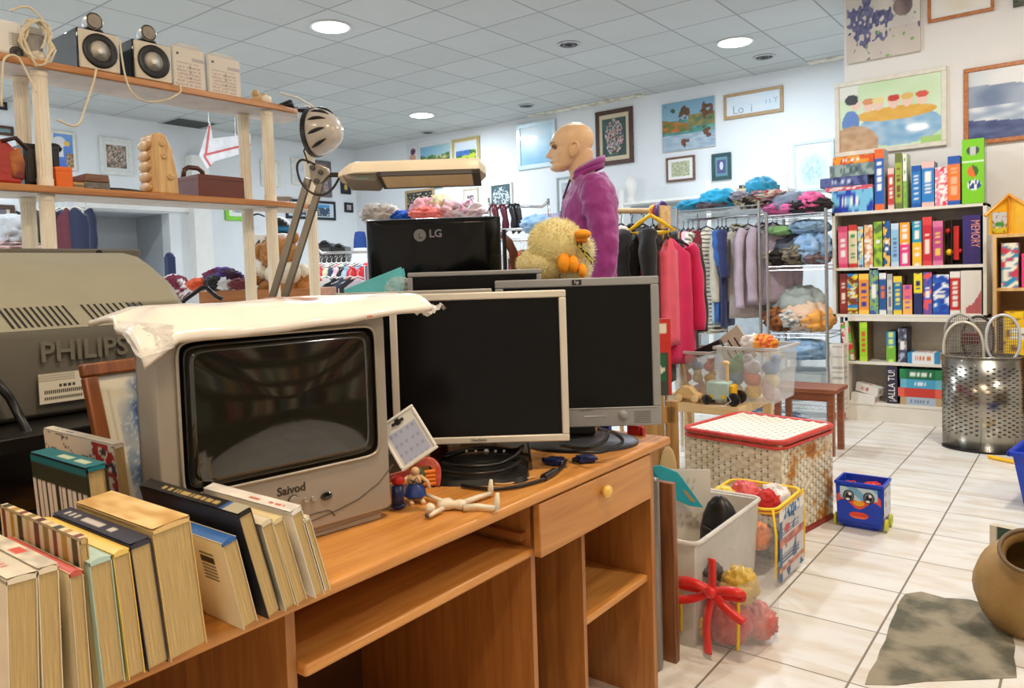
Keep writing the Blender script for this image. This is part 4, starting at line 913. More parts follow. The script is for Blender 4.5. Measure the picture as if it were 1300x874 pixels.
pic('pale picture in a cream frame just left of the lamp joint', (370, 200), (392, 236), LW, lambda u, v: mix(c8(230, 230, 232), c8(206, 210, 220), .5+nz(u, v, 5, 1)), F_WH, .05, n=12)
pic('lime-green framed picture below the brown carrying case', (285, 240), (319, 281), LW, lambda u, v: mix(c8(90, 130, 170), c8(214, 206, 180), .5+nz(u, v, 6, 2)), F_LI, .06, mount=(.18, c8(232, 236, 226)), n=24)
pic('flower picture in a wide white frame under the top shelf', (126, 173), (170, 224), LW, flowers(c8(120, 104, 84), [c8(226, 206, 190), c8(206, 150, 130), c8(110, 104, 70), c8(190, 170, 160)], 9, .5, .5, .5, .5), M('off_white_frame', (218, 220, 214), .45), .05, mount=(.1, c8(226, 226, 222)), n=36)
def eagle(u, v):
    c = mix(c8(70, 110, 200), c8(110, 160, 220), v)
    if blob(u, v, .3, .75, .35, .16) > .5 or (u < .5 and .3 < v < .75): c = c8(226, 226, 228)
    if blob(u, v, .68, .72, .16, .08) > .5: c = c8(236, 190, 90)
    if v < .45 and u > .62: c = c8(196, 160, 110) if nz(u, v, 16, 3) > 0 else c8(110, 90, 70)
    return c
pic('poster of a white-headed eagle on a blue sky beside the front post', (64, 165), (98, 217), LW, eagle, F_WH, .03, n=36)
pic('small dark picture behind the top-left post', (-8, 158), (18, 173), LW, lambda u, v: mix(c8(60, 90, 90), c8(150, 170, 170), .5+nz(u, v, 9, 3)), F_DK, .03, n=16)
pic('dark-wood framed picture at the left edge under the second shelf', (-14, 259), (20, 281), LW, lambda u, v: c8(90, 90, 100) if .3 < u < .8 and v > .3 else c8(206, 186, 156), F_DK, .05, n=20)
pic('small dark picture at the top left beside the curled post', (-4, 128), (10, 140), LW, lambda u, v: c8(150, 150, 150), F_BK, .03, n=8)
# warm wall above the game shelves
def lav(u, v):
    c = mix(c8(224, 218, 208), c8(206, 200, 192), .5+nz(u, v, 4, 1))
    if v < .25: c = mix(c, c8(206, 190, 176), .5)
    for cu, cv, ru, rv in ((.26, .36, .14, .3), (.5, .35, .16, .08), (.48, .2, .1, .05), (.1, .36, .1, .12)):
        if blob(u, v, cu, cv, ru, rv, .5)+1.1*nz(u, v, 22, 5) > .75: c = mix(c8(80, 82, 116), c8(120, 120, 160), .5+nz(u, v, 30, 2))
    if blob(u, v, .14, .62, .12, .07, .4)+nz(u, v, 18, 4) > .6: c = c8(130, 170, 100)
    if blob(u, v, .78, .52, .16, .09, .2) > .5: c = mix(c8(170, 160, 184), c8(206, 200, 216), .5+nz(u, v, 14, 2))
    if blob(u, v, .78, .42, .13, .09, .2) > .5 and v < .48: c = mix(c8(150, 130, 126), c8(110, 96, 96), .5+nz(u, v, 8, 6))
    return c
pic('unframed lavender canvas at the top of the warm white wall', (1073, -60), (1168, 64), PW, lav, n=90, dep=.035)
def table(u, v):
    c = mix(c8(200, 228, 180), c8(220, 238, 206), .5+nz(u, v, 3, 1))
    if u < .2 and v > .8: c = c8(226, 232, 220)
    if blob(u, v, .6, .28, .42, .26, .05) > .5: c = mix(c8(120, 174, 214), c8(176, 206, 224), .5+nz(u, v, 9, 3))
    if blob(u, v, .56, .5, .4, .1, .1) > .5: c = mix(c8(236, 190, 90), c8(226, 170, 70), .5+nz(u, v, 9, 4))
    for i, (cu, hc_) in enumerate(((.3, c8(224, 150, 100)), (.4, c8(236, 220, 150)), (.55, c8(206, 60, 50)), (.68, c8(230, 190, 100)), (.82, c8(220, 90, 70)))):
        if blob(u, v, cu, .66, .055, .09, .1) > .5: c = c8(240, 206, 190)
        if blob(u, v, cu, .72, .06, .05, .1) > .5: c = hc_
    if blob(u, v, .12, .42, .09, .2, .1) > .5: c = c8(100, 140, 206)
    if blob(u, v, .17, .70, .055, .08, .1) > .5: c = c8(240, 210, 196)
    if blob(u, v, .13, .78, .07, .08, .1) > .5: c = c8(50, 52, 60)
    if blob(u, v, .14, .08, .26, .3, .05) > .5: c = mix(c8(206, 176, 140), c8(186, 150, 112), .5+nz(u, v, 12, 6))
    if v < .1 and u > .8: c = c8(170, 210, 120)
    return c
pic('large naive painting of children round a table in a cream frame', (1059, 107), (1202, 184), PW, table, M('cream_frame', (226, 220, 204), .5), .035, n=90)
def sea(u, v):
    c = mix(c8(196, 206, 214), c8(232, 232, 230), blob(u, v, .6, .85, .5, .3, 1))
    if v < .75+.06*nz(u, 0, 3, 2): c = mix(c8(110, 128, 158), c8(160, 172, 190), .5+nz(u, v, 4, 5))
    if v < .48: c = mix(c8(226, 230, 232), c8(150, 166, 190), .5+1.2*nz(u, v*2.5, 4, 7))
    if v < .3-.1*u: c = mix(c8(56, 70, 116), c8(90, 104, 146), .5+nz(u, v*3, 6, 8))
    return c
pic('stormy grey-blue seascape in an orange wood frame at the right edge', (1223, 88), (1345, 172), PW, sea, F_BR, .03, n=70)
pic('pale picture in an orange wood frame at the top edge', (1177, -55), (1262, 12), PW, lambda u, v: mix(c8(236, 226, 206), c8(246, 242, 234), .5+nz(u, v, 2, 1)), F_BR, .022, n=20, mount=(.08, c8(240, 238, 232)))
pic('dark picture barely showing at the top right corner', (1286, -40), (1340, -2), PW, lambda u, v: c8(90, 96, 84), M('dark_olive_frame', (70, 74, 60), .5), .03, n=6)
# arrow sign hanging from the ceiling
S1 = PX(258, 190, -7.2); fa = Fr((-7.2, 0, 0), pi/2)
ar = thing('arrow_sign', 'white hanging arrow sign with a red line pointing left', 'sign', (-7.2, 0, 0), pi/2)
hd_ = [fa.at(*q) for q in ((267, 155), (270, 176), (318, 170), (318, 192), (272, 205), (264, 214), (254, 197))][::-1]
MB().prism(hd_, 0, .02).build('board', M('sign_white', (238, 238, 240), .5), ar)
mb = MB()
for P in (((261, 197), (266, 160)), ((259, 197), (300, 187), (318, 184)), ((259, 198), (267, 211))):
    mb.tube([(fa.at(*q)[0], -.002, fa.at(*q)[1]) for q in P], .012, 6)
mb.build('red_line', M('sign_red', (220, 110, 110), .5), ar)
a = fa.at(266, 157)
MB().tube([(a[0], .01, a[1]), (a[0], .01, H)], .003, 5).tube([(a[0]+.3, .01, fa.at(290, 174)[1]), (a[0]+.3, .01, H)], .003, 5).build('hanging_wire', STEEL, ar)
p = PZ(238, 157, H); t = thing('ceiling_vent', 'dark open square vent in the ceiling above the arrow sign', 'ceiling vent', (p.x, p.y, H), 0)
MB().ring(-.3, .3, -.3, .3, .03, -.008, 0).build('rim', M('vent_grey', (170, 172, 172), .5), t, rot=(pi/2, 0, 0)); MB().box(-.28, .28, -.28, .28, -.004, 0).build('opening', M('vent_black', (60, 62, 60), .8), t)

# ---------------------------------------------------------------- white bookcases with board games
BC = M('white_laminate', (226, 220, 206), .4, var=.02); YF = 6.15
zT = 1.590; zM = PY(1150, 338, YF).z; zB = .79; xa, xb2 = -1.598, -.583; T = .022
ub_ = thing('upper_bookcase', 'white bookcase unit stacked on top, packed with upright board games', 'bookcase', (0, 0, 0))
MB().box(xa, xa+T, YF, YF+.27, zB, zT).box(xb2-T, xb2, YF, YF+.27, zB, zT).box(xa, xb2, YF, YF+.27, zT-T, zT).box(xa, xb2, YF, YF+.27, zB, zB+T).build('carcass', BC, ub_, bevel=.001)
MB().box(xa+T, xb2-T, YF+.012, YF+.26, zM-T, zM).build('shelf_board', BC, ub_); MB().box(xa+.005, xb2-.005, YF+.26, YF+.268, zB+.01, zT-.01).build('back_panel', M('back_grey', (196, 190, 178), .6), ub_)
xc, xd = -1.512, -.45; zLs = PY(1140, 461, YF).z; zLb = PY(1160, 515, YF).z
lb_ = thing('lower_bookcase', 'white bookcase unit on the floor with a few board games inside', 'bookcase', (0, 0, 0))
MB().box(xc, xc+T, YF, YF+.27, 0, zB).box(xd-T, xd, YF, YF+.27, 0, zB).box(xc, xd, YF, YF+.27, zB-.03, zB-.001).box(xc+T, xd-T, YF, YF+.26, zLb-T, zLb).box(xc+T, xd-T, YF+.004, YF+.02, 0, zLb-T).build('carcass', BC, lb_, bevel=.001)
MB().box(xc+T, xd-T, YF+.008, YF+.26, zLs-T, zLs).build('shelf_board', BC, lb_); MB().box(xc+.005, xd-.005, YF+.26, YF+.268, .01, zB-.03).build('back_panel', MATS['back_grey'], lb_)

def game(label, px0, px1, py, z, base, acc, ink, seed=1, d=.2, yf=YF+.012, group='board games', style=0, cat='board game', name='board_game', side=None, x0=None, lean=0):
    a = PY(px0, py, yf); b = PY(px1, py, yf); w = b.x-a.x-.0015; h = a.z-z
    rnd = random.Random(seed*13+7); bl = [rnd.random() for _ in range(30)]; base, acc, ink = [c8(*q) for q in (base, acc, ink)]
    def f_(u, v):
        c = base
        if style == 0:                                  # bands and rows of blocks up the spine
            if v > .84 or v < .1: c = acc
            k = int(v*26)
            if .2 < v < .78 and .25 < u < .75 and bl[k % 30] < .62: c = ink
        elif style == 1:                                # mottled picture
            n_ = nz(u*w*26, v*h*26, 1, seed); c = base if n_ < -.08 else (acc if n_ < .18 else ink)
            if .35 < v < .65 and .3 < u < .7 and bl[int(v*26) % 30] < .6: c = c8(240, 236, 224)
        elif style == 2:                                # split colours
            c = base if v > .5 else acc
            if .2 < u < .8 and bl[int(v*22) % 30] < .4: c = ink
        elif style == 3:                                # diagonal
            c = acc if (u*.4+v) % .5 < .2 else base
            if .3 < v < .7 and .3 < u < .7 and bl[int(v*24) % 30] < .6: c = ink
        return c
    sd = c8(*side) if side else mix(base, acc, .3)
    def s_(u, v):
        n_ = nz(u*5, v*5, 1, seed+3); return sd if n_ < .1 else mix(sd, ink, .35)
    t = thing(name, label, cat, (a.x, yf, z), 0, group)
    if lean: t.rotation_euler[1] = radians(lean)
    pbox('printed_box', PAINT, t, w, d, h, f_, s_, nx=6, nz=max(8, int(h*80)), nd=6)
    return t, w, h
W_ = (240, 236, 226)
G1 = 'board games on top of the white bookcase'
# flat stack on top
zz = zT
for (p0, p1, y0, y1, b, a, i_, lb, st) in ((1056, 1108, 243, 268, (34, 60, 170), (120, 190, 220), W_, 'blue and sea-green flat game box at the bottom of the stack', 2),
        (1048, 1107, 238, 243, (230, 190, 190), (206, 90, 110), W_, 'thin pinkish flat game box second from the bottom of the stack', 1), (1041, 1101, 227, 238, (48, 56, 104), (90, 100, 150), (190, 200, 220), 'dark blue flat game box in the middle of the stack', 1),
        (1053, 1110, 213, 227, (96, 116, 118), (150, 166, 160), (70, 84, 90), 'grey-green flat game box second from the top of the stack', 1), (1057, 1109, 204, 213, (216, 84, 34), (240, 150, 40), W_, 'thin orange flat game box on top of the stack', 1)):
    a_ = PY(p0, (y0+y1)/2, YF+.0); c_ = PY(p1, (y0+y1)/2, YF); hh2 = (y1-y0)/957.*6.35
    t = thing('board_game', lb, 'board game', (a_.x, YF+.004, zz), radians(0), G1); base, acc, ink = c8(*b), c8(*a), c8(*i_)
    def ff(u, v, base=base, acc=acc, ink=ink, st=st, w=c_.x-a_.x): 
        n_ = nz(u*w*22, v*2, 1, len(lb)); c = base if n_ < 0 else acc
        return ink if (.3 < v < .7 and .2 < u < .7 and nz(u*40, 1, 1, 5) > .05) else c
    pbox('printed_box', PAINT, t, c_.x-a_.x, .24, hh2-.001, ff, nx=30, nz=5, nd=10); zz += hh2
top = [((1110, 1122, 190), (40, 96, 180), (236, 110, 50), W_, 0, 'tall blue and orange game box beside the flat stack', (176, 178, 176)), ((1127, 1135, 214), (206, 70, 60), (240, 200, 190), W_, 0, 'narrow red game box between the blue-orange one and the olive one', (180, 180, 176)),
    ((1136, 1145, 195), (160, 176, 60), (110, 120, 60), (120, 70, 60), 0, 'olive-green game box with dark round pictures', (230, 232, 220)), ((1146, 1151, 195), (236, 240, 226), (120, 180, 60), (150, 190, 90), 2, 'thin white and green game box beside the olive one', (210, 214, 180)),
    ((1157, 1169, 211), (40, 120, 190), (30, 90, 170), (220, 230, 240), 0, 'blue game box with white vertical lettering', (60, 120, 180)), ((1170, 1186, 206), (44, 130, 200), (236, 190, 180), W_, 0, 'wider blue game box with a round badge at its top', (40, 90, 150)),
    ((1187, 1203, 213), (236, 130, 150), (240, 236, 230), (220, 60, 90), 1, 'pink and white splashed game box', (200, 90, 60)), ((1203, 1219, 199), (240, 122, 50), (40, 90, 170), (236, 180, 140), 0, 'orange game box with a blue top band', (40, 50, 100)),
    ((1221, 1249, 178), (126, 200, 40), (126, 200, 40), (226, 240, 210), 9, 'tall lime-green toy package with clear sides at the right end of the top', (180, 190, 150))]
for i, (q, b, a, k, st, lb, sd) in enumerate(top):
    if st == 9: continue
    game(lb, *q, zT, b, a, k, seed=i+1, group=G1, style=st, side=sd, yf=YF+.01, d=.16)
a_ = PY(1221, 178, YF-.005); b_ = PY(1249, 178, YF-.005); w, h = b_.x-a_.x, a_.z-zT
t = thing('toy_package', top[-1][5], 'toy package', (a_.x, YF-.002, zT), 0)
def lime(u, v):
    c = c8(124, 200, 36)
    if blob(u, v, .5, .82, .3, .07) > .5: c = c8(190, 196, 190) if abs(u-.5) < .12 else c8(70, 80, 70)
    if abs(v-.66) < .012: c = c8(226, 240, 210)
    if blob(u, v, .5, .5, .26, .09) > .5: c = c8(226, 110, 50) if u+v < 1.04 else c8(50, 110, 40)
    if blob(u, v, .55, .29, .32, .08) > .5: c = c8(230, 236, 230) if nz(u, v, 14, 2) > 0 else c8(40, 70, 130)
    return c
pbox('printed_front', PAINT, t, w, .05, h, lime, lambda u, v: c8(110, 180, 40), nx=26, nz=46)
MB().box(.002, w-.002, .05, .20, .002, h-.004).build('clear_sleeve', M('toy_clear', (190, 186, 160), .15, alpha=.45), t)
mb = MB()
for i in range(9): mb.ball((w*(.3+.4*(i % 2)), .11, .03+i*.028), (.022, .02, .02))
mb.build('toy_pieces', M('toy_beige', (196, 160, 110), .5), t, smooth=2)
row1 = [((1064, 1076, 288), (236, 110, 140), (220, 70, 110), W_, 0, 'pink game box first on the upper shelf'), ((1077, 1088, 286), (236, 222, 180), (206, 60, 50), (60, 150, 90), 0, 'cream game box with bright letters, second on the upper shelf'), ((1088.5, 1096, 288), (150, 200, 226), (236, 210, 120), (70, 110, 160), 1, 'narrow light blue game box with figures'),
    ((1097, 1108, 286), (236, 190, 140), (206, 130, 90), (236, 230, 220), 1, 'peach-coloured mottled game box'), ((1109, 1120, 282), (170, 200, 50), (120, 170, 60), (90, 120, 60), 1, 'lime game box with a small clover picture'), ((1121, 1130, 281), (30, 100, 160), (20, 60, 120), (236, 190, 90), 1, 'deep blue game box with small faces'),
    ((1131, 1141, 284), (150, 196, 226), (200, 220, 236), (90, 120, 170), 0, 'pale blue game box beside the orange one'), ((1142, 1155, 283), (246, 160, 40), (226, 60, 130), W_, 2, 'orange game box with a magenta number patch'), ((1158, 1170, 281), (30, 150, 180), (246, 190, 50), W_, 2, 'teal and yellow game box'),
    ((1171, 1183, 276), (206, 40, 56), (226, 70, 70), (240, 220, 200), 0, 'red game box with a round head picture'), ((1184, 1197, 281), (190, 70, 130), (226, 120, 160), (240, 200, 90), 0, 'magenta game box beside the toy tool set')]
for i, (q, b, a, k, st, lb) in enumerate(row1): game(lb, *q, zM, b, a, k, seed=i+20, style=st, group='board games on the upper shelf', side=(120, 96, 80))
a_ = PY(1199, 279, YF+.03); b_ = PY(1220, 279, YF+.03); t = thing('toy_tool_set', 'open box of red and yellow toy tools beside the purple game box', 'toy', (a_.x, YF+.03, zM)); w, h = b_.x-a_.x, a_.z-zM
MB().box(0, w, .1, .105, 0, h).box(0, w, 0, .1, 0, .004).box(w*.42, w*.45, 0, .1, 0, h).build('tray', M('dark_tray', (60, 46, 40), .6), t)
MB().ball((w*.15, .04, h*.75), .02).ball((w*.9, .04, h*.3), .018).box(w*.5, w*.85, .02, .06, h*.1, h*.85).build('red_tool', REDP, t, bevel=.003); MB().ball((w*.25, .03, h*.28), .024).build('yellow_ball', YELP, t, smooth=2)
t, w, h = game('navy-purple game box with large red and cream letters at the shelf end', 1222, 1245, 274, zM, (56, 40, 110), (50, 36, 96), (56, 40, 110), seed=40, style=2, group='board games on the upper shelf', side=(40, 30, 60))
text('printed_letters', 'MEMORY', h*.22, M('letter_salmon', (230, 150, 130), .5), t, (w*.7, -.001, h*.62), right=(0, 0, -1), up=(1, 0, 0), sx=.62)
row2 = [((1066, 1075, 348), (150, 50, 40), (120, 36, 30), (236, 220, 200), 0, 'maroon game box first on the middle shelf'), ((1075.5, 1089, 348), (40, 140, 206), (250, 220, 60), (130, 70, 40), 1, 'bright blue picture game box with cartoon faces'), ((1090, 1103, 348), (236, 150, 60), (250, 200, 80), (60, 60, 150), 0, 'orange-yellow game box with a long oval title'),
    ((1103.5, 1115, 341), (90, 150, 150), (150, 180, 90), (60, 90, 160), 1, 'tall green-blue picture game box'), ((1116, 1125, 347), (40, 90, 150), (230, 232, 230), (236, 110, 50), 0, 'blue and white game box with an orange disc'), ((1126, 1133, 348), (206, 206, 202), (170, 170, 170), (120, 120, 130), 0, 'plain grey-white narrow game box'),
    ((1134, 1145, 351), (30, 120, 170), (240, 210, 60), (240, 220, 90), 0, 'blue game box with yellow square letters'), ((1146, 1158, 362), (236, 110, 120), (246, 180, 90), (120, 80, 170), 2, 'shorter pink and orange game box'), ((1160, 1171, 347), (240, 220, 50), (40, 50, 100), (40, 50, 100), 2, 'yellow game box with a navy band'),
    ((1172, 1183, 346), (120, 80, 150), (50, 90, 190), (236, 90, 90), 1, 'purple and blue speckled game box'), ((1184, 1205, 349), (30, 70, 170), (40, 100, 190), (236, 240, 246), 1, 'wide royal-blue game box with a white starburst'), ((1206, 1219, 345), (200, 44, 40), (236, 230, 220), (236, 230, 220), 0, 'red and white game box beside the wide white one'),
    ((1219.5, 1246, 344), (226, 220, 208), (206, 196, 182), (170, 60, 56), 9, 'wide white game box with a faded red picture at its lower right')]
for i, (q, b, a, k, st, lb) in enumerate(row2):
    if st == 9:
        t, w, h = game(lb, *q, zB+T, b, b, b, seed=3, style=2, group='board games on the middle shelf')
        painted('faded_picture', PAINT, t, [((.02, -.001, .01), (w-.02, 0, 0), (0, 0, h-.03), 24, 36, lambda u, v: mix(c8(226, 220, 208), c8(170, 60, 66), .8) if v < .15+.45*u*u+.12*nz(u, v, 6, 2) and u > .1 else c8(222, 216, 204))])
    else: game(lb, *q, zB+T, b, a, k, seed=i+60, style=st, group='board games on the middle shelf', side=(110, 90, 80))
GL = 'board games in the lower bookcase'
game('green and red game box leaning left in the lower bookcase', 1073, 1085, 410, zLs, (110, 190, 60), (226, 60, 60), (236, 230, 220), seed=80, style=1, group=GL, lean=16-24)
game('lime-green game box standing upright beside the leaning one', 1091, 1101, 409, zLs, (160, 210, 40), (180, 220, 60), (206, 90, 50), seed=81, style=0, group=GL, side=(110, 90, 60))
game('small blue and green game box in the middle of the lower bookcase', 1125, 1137, 421, zLs, (60, 130, 170), (120, 180, 60), (210, 230, 120), seed=82, style=2, group=GL, side=(50, 60, 50), yf=YF+.04)
game('small dark slate game box with a light skyline', 1140, 1151, 417, zLs, (60, 60, 84), (90, 90, 110), (170, 180, 200), seed=83, style=1, group=GL, side=(40, 40, 50), yf=YF+.04)
def flat(label, p0, p1, y0, y1, z, b, a, i_, yf=YF+.01, d=.2, rz=0, tilt=0, cat='board game', name='board_game', group=GL):
    A = PY(p0, (y0+y1)/2, yf); B = PY(p1, (y0+y1)/2, yf); h = (y1-y0)/957*6.35; base, acc, ink = c8(*b), c8(*a), c8(*i_)
    t = thing(name, label, cat, (A.x, yf, z), rz, group); t.rotation_euler[1] = radians(tilt); w = B.x-A.x; s_ = len(label)
    pbox('printed_box', PAINT, t, w, d, h-.001, lambda u, v: ink if (.3 < v < .7 and .25 < u < .75 and nz(u*30, 1, 1, s_) > 0) else (acc if u < .15 or u > .85 else base), nx=30, nz=5, nd=8)
    return t, w, h
flat('flat white and blue box with two photos on it', 1152, 1192, 449, 461, zLs, (226, 230, 232), (50, 140, 190), (206, 120, 60))
z_ = zLb
for p0, p1, y0, y1, b, a, i_, lb in ((1143, 1196, 509, 518, (170, 186, 200), (190, 160, 120), (90, 110, 150), 'pale blue flat game box at the bottom of the lowest stack'), (1140, 1196, 499, 509, (200, 60, 50), (226, 100, 80), (240, 200, 150), 'red flat game box second from the bottom of the lowest stack'),
        (1143, 1196, 489, 499, (70, 160, 196), (110, 180, 200), (220, 236, 240), 'light blue flat game box under the green one'), (1142, 1196, 478, 489, (24, 106, 70), (40, 130, 80), (220, 236, 220), 'dark green flat game box on top of the lowest stack')):
    t, w, h = flat(lb, p0, p1, y0, y1, z_, b, a, i_); z_ += h
t, w, h = game('dark upright game box lettered in white beside the lowest stack', 1125.5, 1139, 465, zLb, (50, 46, 70), (50, 46, 70), (50, 46, 70), seed=90, style=2, group=GL, side=(60, 40, 60), yf=YF+.01)
text('printed_letters', '\u00a1ALLA TU!', h*.24, M('letter_white', (236, 234, 230), .5), t, (w*.5, -.001, h*.48), right=(0, 0, 1), up=(-1, 0, 0), sx=.8)
flat('long white flat box lying askew at the bottom left', 1080, 1112, 503, 513, zLb, (230, 226, 218), (230, 226, 218), (200, 90, 80), rz=radians(-14), tilt=6, yf=YF+.03, d=.08)
flat('second long white flat box lying across the first', 1086, 1118, 496, 506, zLb+.075, (226, 222, 214), (226, 222, 214), (190, 110, 90), rz=radians(-20), tilt=10, yf=YF+.07, d=.08)

# pine bookcase at the right edge
YQ = 5.93; xq = PY(1260, 300, YQ).x; zq = PY(1262, 298, YQ).z
PNB = wood_mat('honey_pine', (196, 152, 92), (222, 180, 118), .45, axis=2)
pb_ = thing('pine_bookcase', 'honey-coloured pine bookcase at the right edge of the room', 'bookcase')
MB().box(xq, xq+.022, YQ, YQ+.3, 0, zq).box(xq+.022, xq+.8, YQ, YQ+.3, zq-.022, zq).box(xq+.778, xq+.8, YQ, YQ+.3, 0, zq-.022).build('carcass', PNB, pb_, bevel=.002)
zq1 = PY(1280, 366, YQ).z; zq2 = PY(1285, 452, YQ).z
MB().box(xq+.022, xq+.778, YQ+.01, YQ+.29, zq1-.02, zq1).build('shelf_board', PNB, pb_); MB().box(xq+.022, xq+.778, YQ+.01, YQ+.29, zq2-.02, zq2).build('shelf_board', PNB, pb_); MB().box(xq+.01, xq+.79, YQ+.29, YQ+.298, 0.02, zq-.01).build('back_panel', M('pine_back', (150, 116, 76), .6), pb_)
game('turquoise-edged game box full of bright letters in the pine bookcase', 1271, 1293, 309, zq1, (236, 226, 200), (30, 140, 180), (200, 60, 80), seed=101, style=1, yf=YQ+.03, group='board games in the pine bookcase', d=.2)
game('pink game box cut by the right edge in the pine bookcase', 1297, 1318, 322, zq1, (230, 60, 120), (230, 60, 120), W_, seed=102, style=0, yf=YQ+.03, group='board games in the pine bookcase')
game('large yellow game box behind the tennis rackets', 1274, 1310, 396, zq2, (244, 206, 30), (240, 190, 30), (120, 70, 50), seed=103, style=1, yf=YQ+.03, group='board games in the pine bookcase')
hs = thing('toy_house', 'yellow folding toy house standing open on the pine bookcase', 'toy', (0, 0, 0))
A = PY(1257, 296, YQ+.02); B = PY(1280, 296, YQ+.02); C_ = PY(1310, 296, YQ+.02); zt2 = PY(1280, 246, YQ).z; ze = PY(1258, 268, YQ).z
def hpic(u, v): return c8(70, 150, 70) if blob(u, v, .5, .35, .35, .2) > .5 and v > .3 else (c8(150, 110, 60) if nz(u, v, 9, 2) > .25 else (c8(200, 210, 220) if v > .25 else c8(210, 200, 60)))
for nm, a_, b_, dy0, dy1 in (('wall_panel', A, B, .0, .10), ('wall_panel', B, C_, .10, .0)):
    up = (ze, zt2) if a_ is A else (zt2, ze)
    mb = MB(); vs = [(a_.x, YQ+.03+dy0, zq), (b_.x, YQ+.03+dy1, zq), (b_.x, YQ+.03+dy1, up[1]-.01), (a_.x, YQ+.03+dy0, up[0]-.01)]
    mb.add(vs, [(0, 1, 2, 3)]); o = mb.build(nm, M('toy_yellow', (236, 178, 40), .4), hs, solid=.012)
    c0_ = Vector(vs[0]).lerp(Vector(vs[1]), .12)+Vector((0, -.008, .012)); ux = (Vector(vs[1])-Vector(vs[0]))*.74
    painted('scene_print', PAINT, o, [(c0_, ux, (0, 0, min(up)-zq-.02), 14, 18, hpic)])
MB().tube([(A.x-.03, YQ+.02, ze-.03), (B.x, YQ+.1, zt2), (C_.x+.03, YQ+.02, ze-.03)], .012, 6).build('roof_edge', M('toy_amber', (226, 150, 30), .4), hs)
MB().tube([(B.x, YQ+.115, zq), (B.x, YQ+.115, zt2)], .009, 8).build('hinge', MATS['toy_amber'], hs)

# ---------------------------------------------------------------- steel basket of rackets
bc_ = Vector((-.553, 5.555, 0)); bk = thing('racket_basket', 'tall oval perforated steel bin holding tennis rackets', 'basket', bc_)
BS = M('polished_steel', (176, 170, 158), .2, metal=1, var=.06, scale=5, alpha=.74); bh = .595; ra, rb_ = .222, .15
def el(r, z, n=64): return [(ra*r*cos(2*pi*i/n), rb_*r*sin(2*pi*i/n), z) for i in range(n)]
MB().loft([el(1, .004), el(1, bh)], cap=False).build('drum', BS, bk, smooth=True, solid=.002)
MB().loft([el(1.02, 0), el(1.02, .012)]).build('base_ring', BLACK, bk, smooth=True)
MB().tube(el(1.005, bh), .005, 6, closed=True).build('rim', BS, bk, smooth=2)
mb = MB()
for i in range(46):
    a = 2*pi*i/46
    for j in range(15):
        if i % 8 == 3: continue
        z = .11+j*.029+(.014 if i % 2 else 0); c_ = Vector((ra*1.004*cos(a), rb_*1.004*sin(a), z)); tg = Vector((-ra*sin(a), rb_*cos(a), 0)).normalized()*.0085; n_ = Vector((cos(a)/ra, sin(a)/rb_, 0)).normalized()*.0012
        mb.add([c_+n_-tg-Vector((0, 0, .0028)), c_+n_+tg-Vector((0, 0, .0028)), c_+n_+tg+Vector((0, 0, .0028)), c_+n_-tg+Vector((0, 0, .0028))], [(0, 1, 2, 3)])
mb.build('perforations', M('slot_shadow', (30, 26, 24), .7), bk)['kind'] = 'stuff'
def racket(label, px0, px1, py, y, col, yaw=0, gr=BLACK):
    A = PY(px0, 440, y); B = PY(px1, 440, y); r = (B.x-A.x)/2; zt2 = PY((px0+px1)/2, py, y).z
    t = thing('tennis_racket', label, 'tennis racket', ((A.x+B.x)/2, y, 0.006), radians(yaw), 'tennis rackets in the steel bin'); hz_ = zt2-r*1.7-.006
    n = 40; pts = [(r*cos(2*pi*i/n), 0, hz_+r*1.7*math.copysign(abs(sin(2*pi*i/n))**.8, sin(2*pi*i/n))) for i in range(n)]
    MB().tube(pts, .0085, 8, closed=True).build('head', M('racket_%d_%d_%d' % col, col, .3, metal=.3), t, smooth=2)
    mb = MB()
    for i in range(-7, 8):
        x = r*i/8; k = (1-(i/8)**2)**.4*r*1.7; mb.tube([(x, 0, hz_-k), (x, 0, hz_+k)], .0017, 4)
        z = r*1.7*i/8; k = sqrt(1-(i/8)**2)*r; mb.tube([(-k, .001, hz_+z), (k, .001, hz_+z)], .0017, 4)
    mb.build('strings', M('string_grey', (120, 112, 100), .5), t)
    MB().tube([(-r*.6, 0, hz_-r*1.3), (0, 0, hz_-r*2.0)], .007, 6).tube([(r*.6, 0, hz_-r*1.3), (0, 0, hz_-r*2.0)], .007, 6).build('throat', MATS['racket_%d_%d_%d' % col], t)
    MB().tube([(0, 0, hz_-r*1.95), (0, 0, .01)], .014, 10).build('grip', gr, t)
racket('cream-framed racket at the left front of the steel bin', 1198, 1249, 409, 5.52, (214, 206, 186))
racket('pale-framed racket on the right side of the steel bin', 1252, 1295, 400, 5.53, (206, 208, 206), 10)
racket('grey racket behind the two front ones', 1199, 1240, 399, 5.60, (170, 166, 158), -8)
racket('dark racket at the back of the steel bin', 1222, 1262, 402, 5.62, (70, 66, 64), 14)
for bx_, by_, cc, cc2, nm in ((.125, -.06, (236, 200, 30), (130, 60, 190), 'yellow toy bat with a purple head'), (.02, -.09, (40, 80, 170), (40, 80, 170), 'blue toy bat'), (-.13, -.05, (200, 60, 110), (110, 40, 60), 'pink and maroon toy bat')):
    t = thing('toy_bat', nm+' seen through the perforated steel bin', 'toy bat', (bc_.x+bx_, bc_.y+by_, .006), 0, 'toy bats in the steel bin')
    MB().tube([(0, 0, .0), (0, 0, .12), (0, 0, .2), (0, 0, .42)], [.012, .014, .028, .032], 12).build('barrel', M('bat_%d_%d_%d' % cc, cc, .4), t, smooth=2); MB().tube([(0, 0, .42), (0, 0, .52)], [.03, .034], 12).build('tip', M('bat_%d_%d_%d' % cc2, cc2, .4), t, smooth=2)
